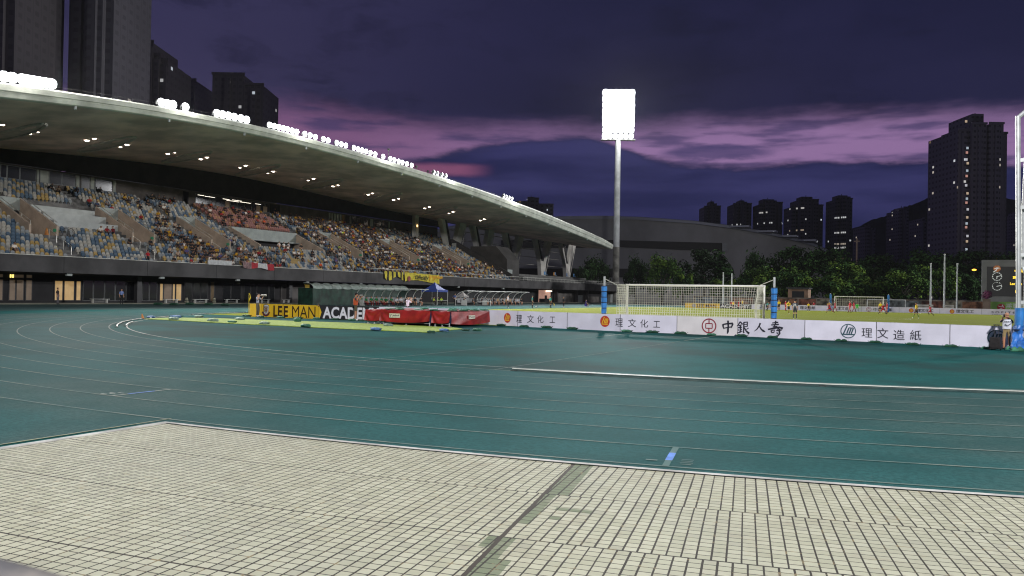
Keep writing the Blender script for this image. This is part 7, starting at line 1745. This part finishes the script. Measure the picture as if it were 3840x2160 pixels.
# street lamp glow far right, church cross
o = thing('street_lamp', 'orange street lamp glowing among the trees left of the scoreboard', 'street lamp', (PZ(3653, 1012, 215).x, PZ(3653, 1012, 215).y, 0)); z = PZ(3653, 1012, 215).z
MB().tube((0, 0, 0), (0, 0, z), .10, .07, 8).build('pole', M_dkframe, o); MB().ball((0, -.1, z), .55, .35, .26, 10, 6).build('lamp', mat('sodium_lamp', (1, .5, .1), .5, 0, 1, emit=(1.0, .42, .04), es=3.0), o)
o = thing('church_cross', 'thin brown cross standing among the dark trees right of the hall', 'cross', (PZ(3213, 930, 260).x, PZ(3213, 930, 260).y, 0)); zt_ = PZ(3213, 893, 260).z; zb_ = PZ(3213, 905, 260).z
MB().box(-.22, .22, -.2, .2, 0, zt_).build('upright', mat('cross_brown', (.14, .10, .08), .8), o); MB().box(-.9, .9, -.21, .19, zb_-.2, zb_+.2).build('arm', MATS['cross_brown'], o)
# ------------------------------------------------------------------ scoreboard
SBN = 118.0
def sp(x, y, dn=0.0): q = PN(x, y, SBN); return q
s0, s1 = PN(3683, 975, SBN), PN(3683, 1126, SBN); x0 = s0.x; x1 = x0+24; zt_, zb_ = s0.z, s1.z-.2
sbd = thing('scoreboard', 'grey framed electronic scoreboard with two white clocks and yellow lettering behind the cage post', 'scoreboard', (x0, SBN, 0))
dxa, dza = PN(3701, 1000, SBN), PN(3701, 1107, SBN)
MB().box(0, 24, 0, 1.6, zb_, zt_).build('housing', mat('scoreboard_grey', (.20, .20, .195), .7, .1, .4), sbd)
sx0 = dxa.x-x0; sz1, sz0 = dxa.z, dza.z-.15
MB().box(sx0, 24-1.5, -.12, -.003, sz0, sz1).build('screen', mat('screen_dark', (.022, .021, .022), .4, .1, .5), sbd)
for xx in (2.0, 22): MB().box(xx, xx+.7, .3, 1.2, 0, zb_).build('leg', M_dkframe, sbd)
def srel(x, y): q = PN(x, y, SBN-.15); return q.x-x0, q.z
M_clk = mat('clock_white', (.7, .72, .68), .5, 0, 1, emit=(.7, .75, .72), es=.35); M_led = mat('led_amber', (.9, .6, .1), .5, 0, 1, emit=(1.0, .66, .03), es=1.5)
def clock(cx, cy, rpx, hands, ticks):
    a_, b_ = srel(cx, cy); _, b2 = srel(cx, cy+rpx); r = b_-b2; t = MB()
    for k in ticks: an = pi/2-2*pi*k/12; stroke(t, [(a_+r*.80*cos(an), b_+r*.80*sin(an)), (a_+r*cos(an), b_+r*sin(an))], r*.16, -.15)
    for k in range(60):
        if k//5 in [q % 12 for q in ticks] or True:
            an = pi/2-2*pi*k/60
            if 30 <= ((k*6)) or len(ticks) == 12: stroke(t, [(a_+r*.93*cos(an), b_+r*.93*sin(an)), (a_+r*1.0*cos(an), b_+r*1.0*sin(an))], r*.05, -.15)
    for an, ln in hands: q = pi/2-radians(an); stroke(t, [(a_-r*.12*cos(q), b_-r*.12*sin(q)), (a_+r*ln*cos(q), b_+r*ln*sin(q))], r*.13, -.155)
    t.build('clock', M_clk, sbd)
clock(3739, 1037, 16, ((75, .95), (186, .60)), range(12)); clock(3739, 1073.5, 16, ((76, .95),), (0, 1, 3, 4, 5, 6, 7, 8, 9))
a_, b_ = srel(3739, 1007); r = .55; t = MB(); discp(t, a_, b_, r, -.14, 0); stroke(t, [(a_-.4, b_-.05), (a_, b_+.12), (a_+.35, b_+.05)], .14, -.15, 1); stroke(t, [(a_+.05, b_+.08), (a_-.12, b_-.3), (a_-.55, b_-.62)], .14, -.15, 1); t.build('runner_emblem', [mat('emblem_orange', (.45, .16, .06), .7, .3, 4, emit=(.5, .2, .08), es=.25), M_clk], sbd)
def led(s, x0p, x1p, yt, yb):
    a0_, b0_ = srel(x0p, yt); a1_, b1_ = srel(x1p, yb); t = MB(); add_text(t, s, a0_, a1_, b1_, b0_, -.14, bold=.02, depth=.01); t.build('led_text', M_led, sbd)
led('中銀', 3805, 3836, 1010, 1022); led('理文', 3798, 3828, 1035, 1047); led('Lee Man', 3788, 3832, 1059, 1069); led('0', 3807, 3821, 1084, 1102)
gbn = thing('green_banner', 'green banner with a red runner emblem and white characters under the scoreboard', 'banner', (0, 114.0, 0))
a_, b_ = PN(3711, 1131, 114.0), PN(3711, 1166, 114.0); MB().box(a_.x, a_.x+22, 0, .1, b_.z-.3, a_.z).build('banner_sheet', mat('banner_green', (.17, .34, .08), .7, .2, .35, col2=(.30, .42, .10)), gbn)
t = MB(); c_ = PN(3754, 1152, 114.0); r = PN(3754, 1139, 114.0).z-c_.z; discp(t, c_.x, c_.z, r, -.02, 0); stroke(t, [(c_.x-.75*r, c_.z+.35*r), (c_.x, c_.z+.1*r), (c_.x+.55*r, c_.z+.2*r), (c_.x+.75*r, c_.z-.1*r)], .16*r, -.03, 1); stroke(t, [(c_.x+.3*r, c_.z-.3*r), (c_.x-.2*r, c_.z-.45*r), (c_.x-.8*r, c_.z-1.0*r)], .16*r, -.03, 1); discp(t, c_.x+.35*r, c_.z+.55*r, .18*r, -.03, 1); t.build('runner_emblem', [mat('emblem_crimson', (.40, .02, .03), .6), M_wht], gbn)
t = MB(); l0, l1 = PN(3774, 1137, 114.0), PN(3842, 1158, 114.0); add_text(t, '將軍澳', l0.x, l1.x, l1.z, l0.z, -.02, depth=.01); l0, l1 = PN(3774, 1161, 114.0), PN(3842, 1168, 114.0); add_text(t, 'Tseung Kwan O', l0.x, l0.x+(l1.x-l0.x)*1.6, l1.z, l0.z, -.02, depth=.01); t.build('banner_lettering', M_wht, gbn)
stairs = [(a_.x+.5, .2)]
o = thing('potted_bush', 'small round leafy bush painted light green beside the banner', 'bush', (PN(3700, 1128, 113).x, 113, 0)); t = MB(); rr = random.Random(4)
for i in range(160): d = Vector((rr.gauss(0, 1), rr.gauss(0, 1), rr.gauss(0, .8))).normalized(); q = Vector((0, 0, 3.2))+d*.8*rr.uniform(.6, 1.1); e = d.orthogonal().normalized()*.16; e2 = d.cross(e); t.add([q-e, q-e2, q+e, q+e2], [(0, 1, 2, 3)])
t.build('foliage', mat('bougainvillea', (.20, .05, .12), .7, .3, 2), o); MB().box(-.55, .55, -.4, .4, 0, 2.5).build('pillar', mat('pillar_brown', (.16, .12, .09), .9, .2, .8), o)
o['label'] = 'dusky pink flowering bush on a brown pillar at the left end of the green banner'

# ------------------------------------------------------------------ added haze volume, stands in for lens bloom round the lamps
hz = MB().box(-1690, 1690, -430, 1690, -1.1, 152).build('haze', None); hz.data.materials.clear()
hm = bpy.data.materials.new('bloom_haze'); hm.use_nodes = True; hn = hm.node_tree; hn.nodes.remove(hn.nodes['Principled BSDF'])
pv = hn.nodes.new('ShaderNodeVolumePrincipled'); pv.inputs['Density'].default_value = .000028; pv.inputs['Color'].default_value = (.92, .92, .96, 1); pv.inputs['Anisotropy'].default_value = .3
hn.links.new(pv.outputs[0], [n for n in hn.nodes if n.type == 'OUTPUT_MATERIAL'][0].inputs['Volume']); hz.data.materials.append(hm); struct(hz, 'stuff', 'thin haze added for the lens bloom round the floodlights')
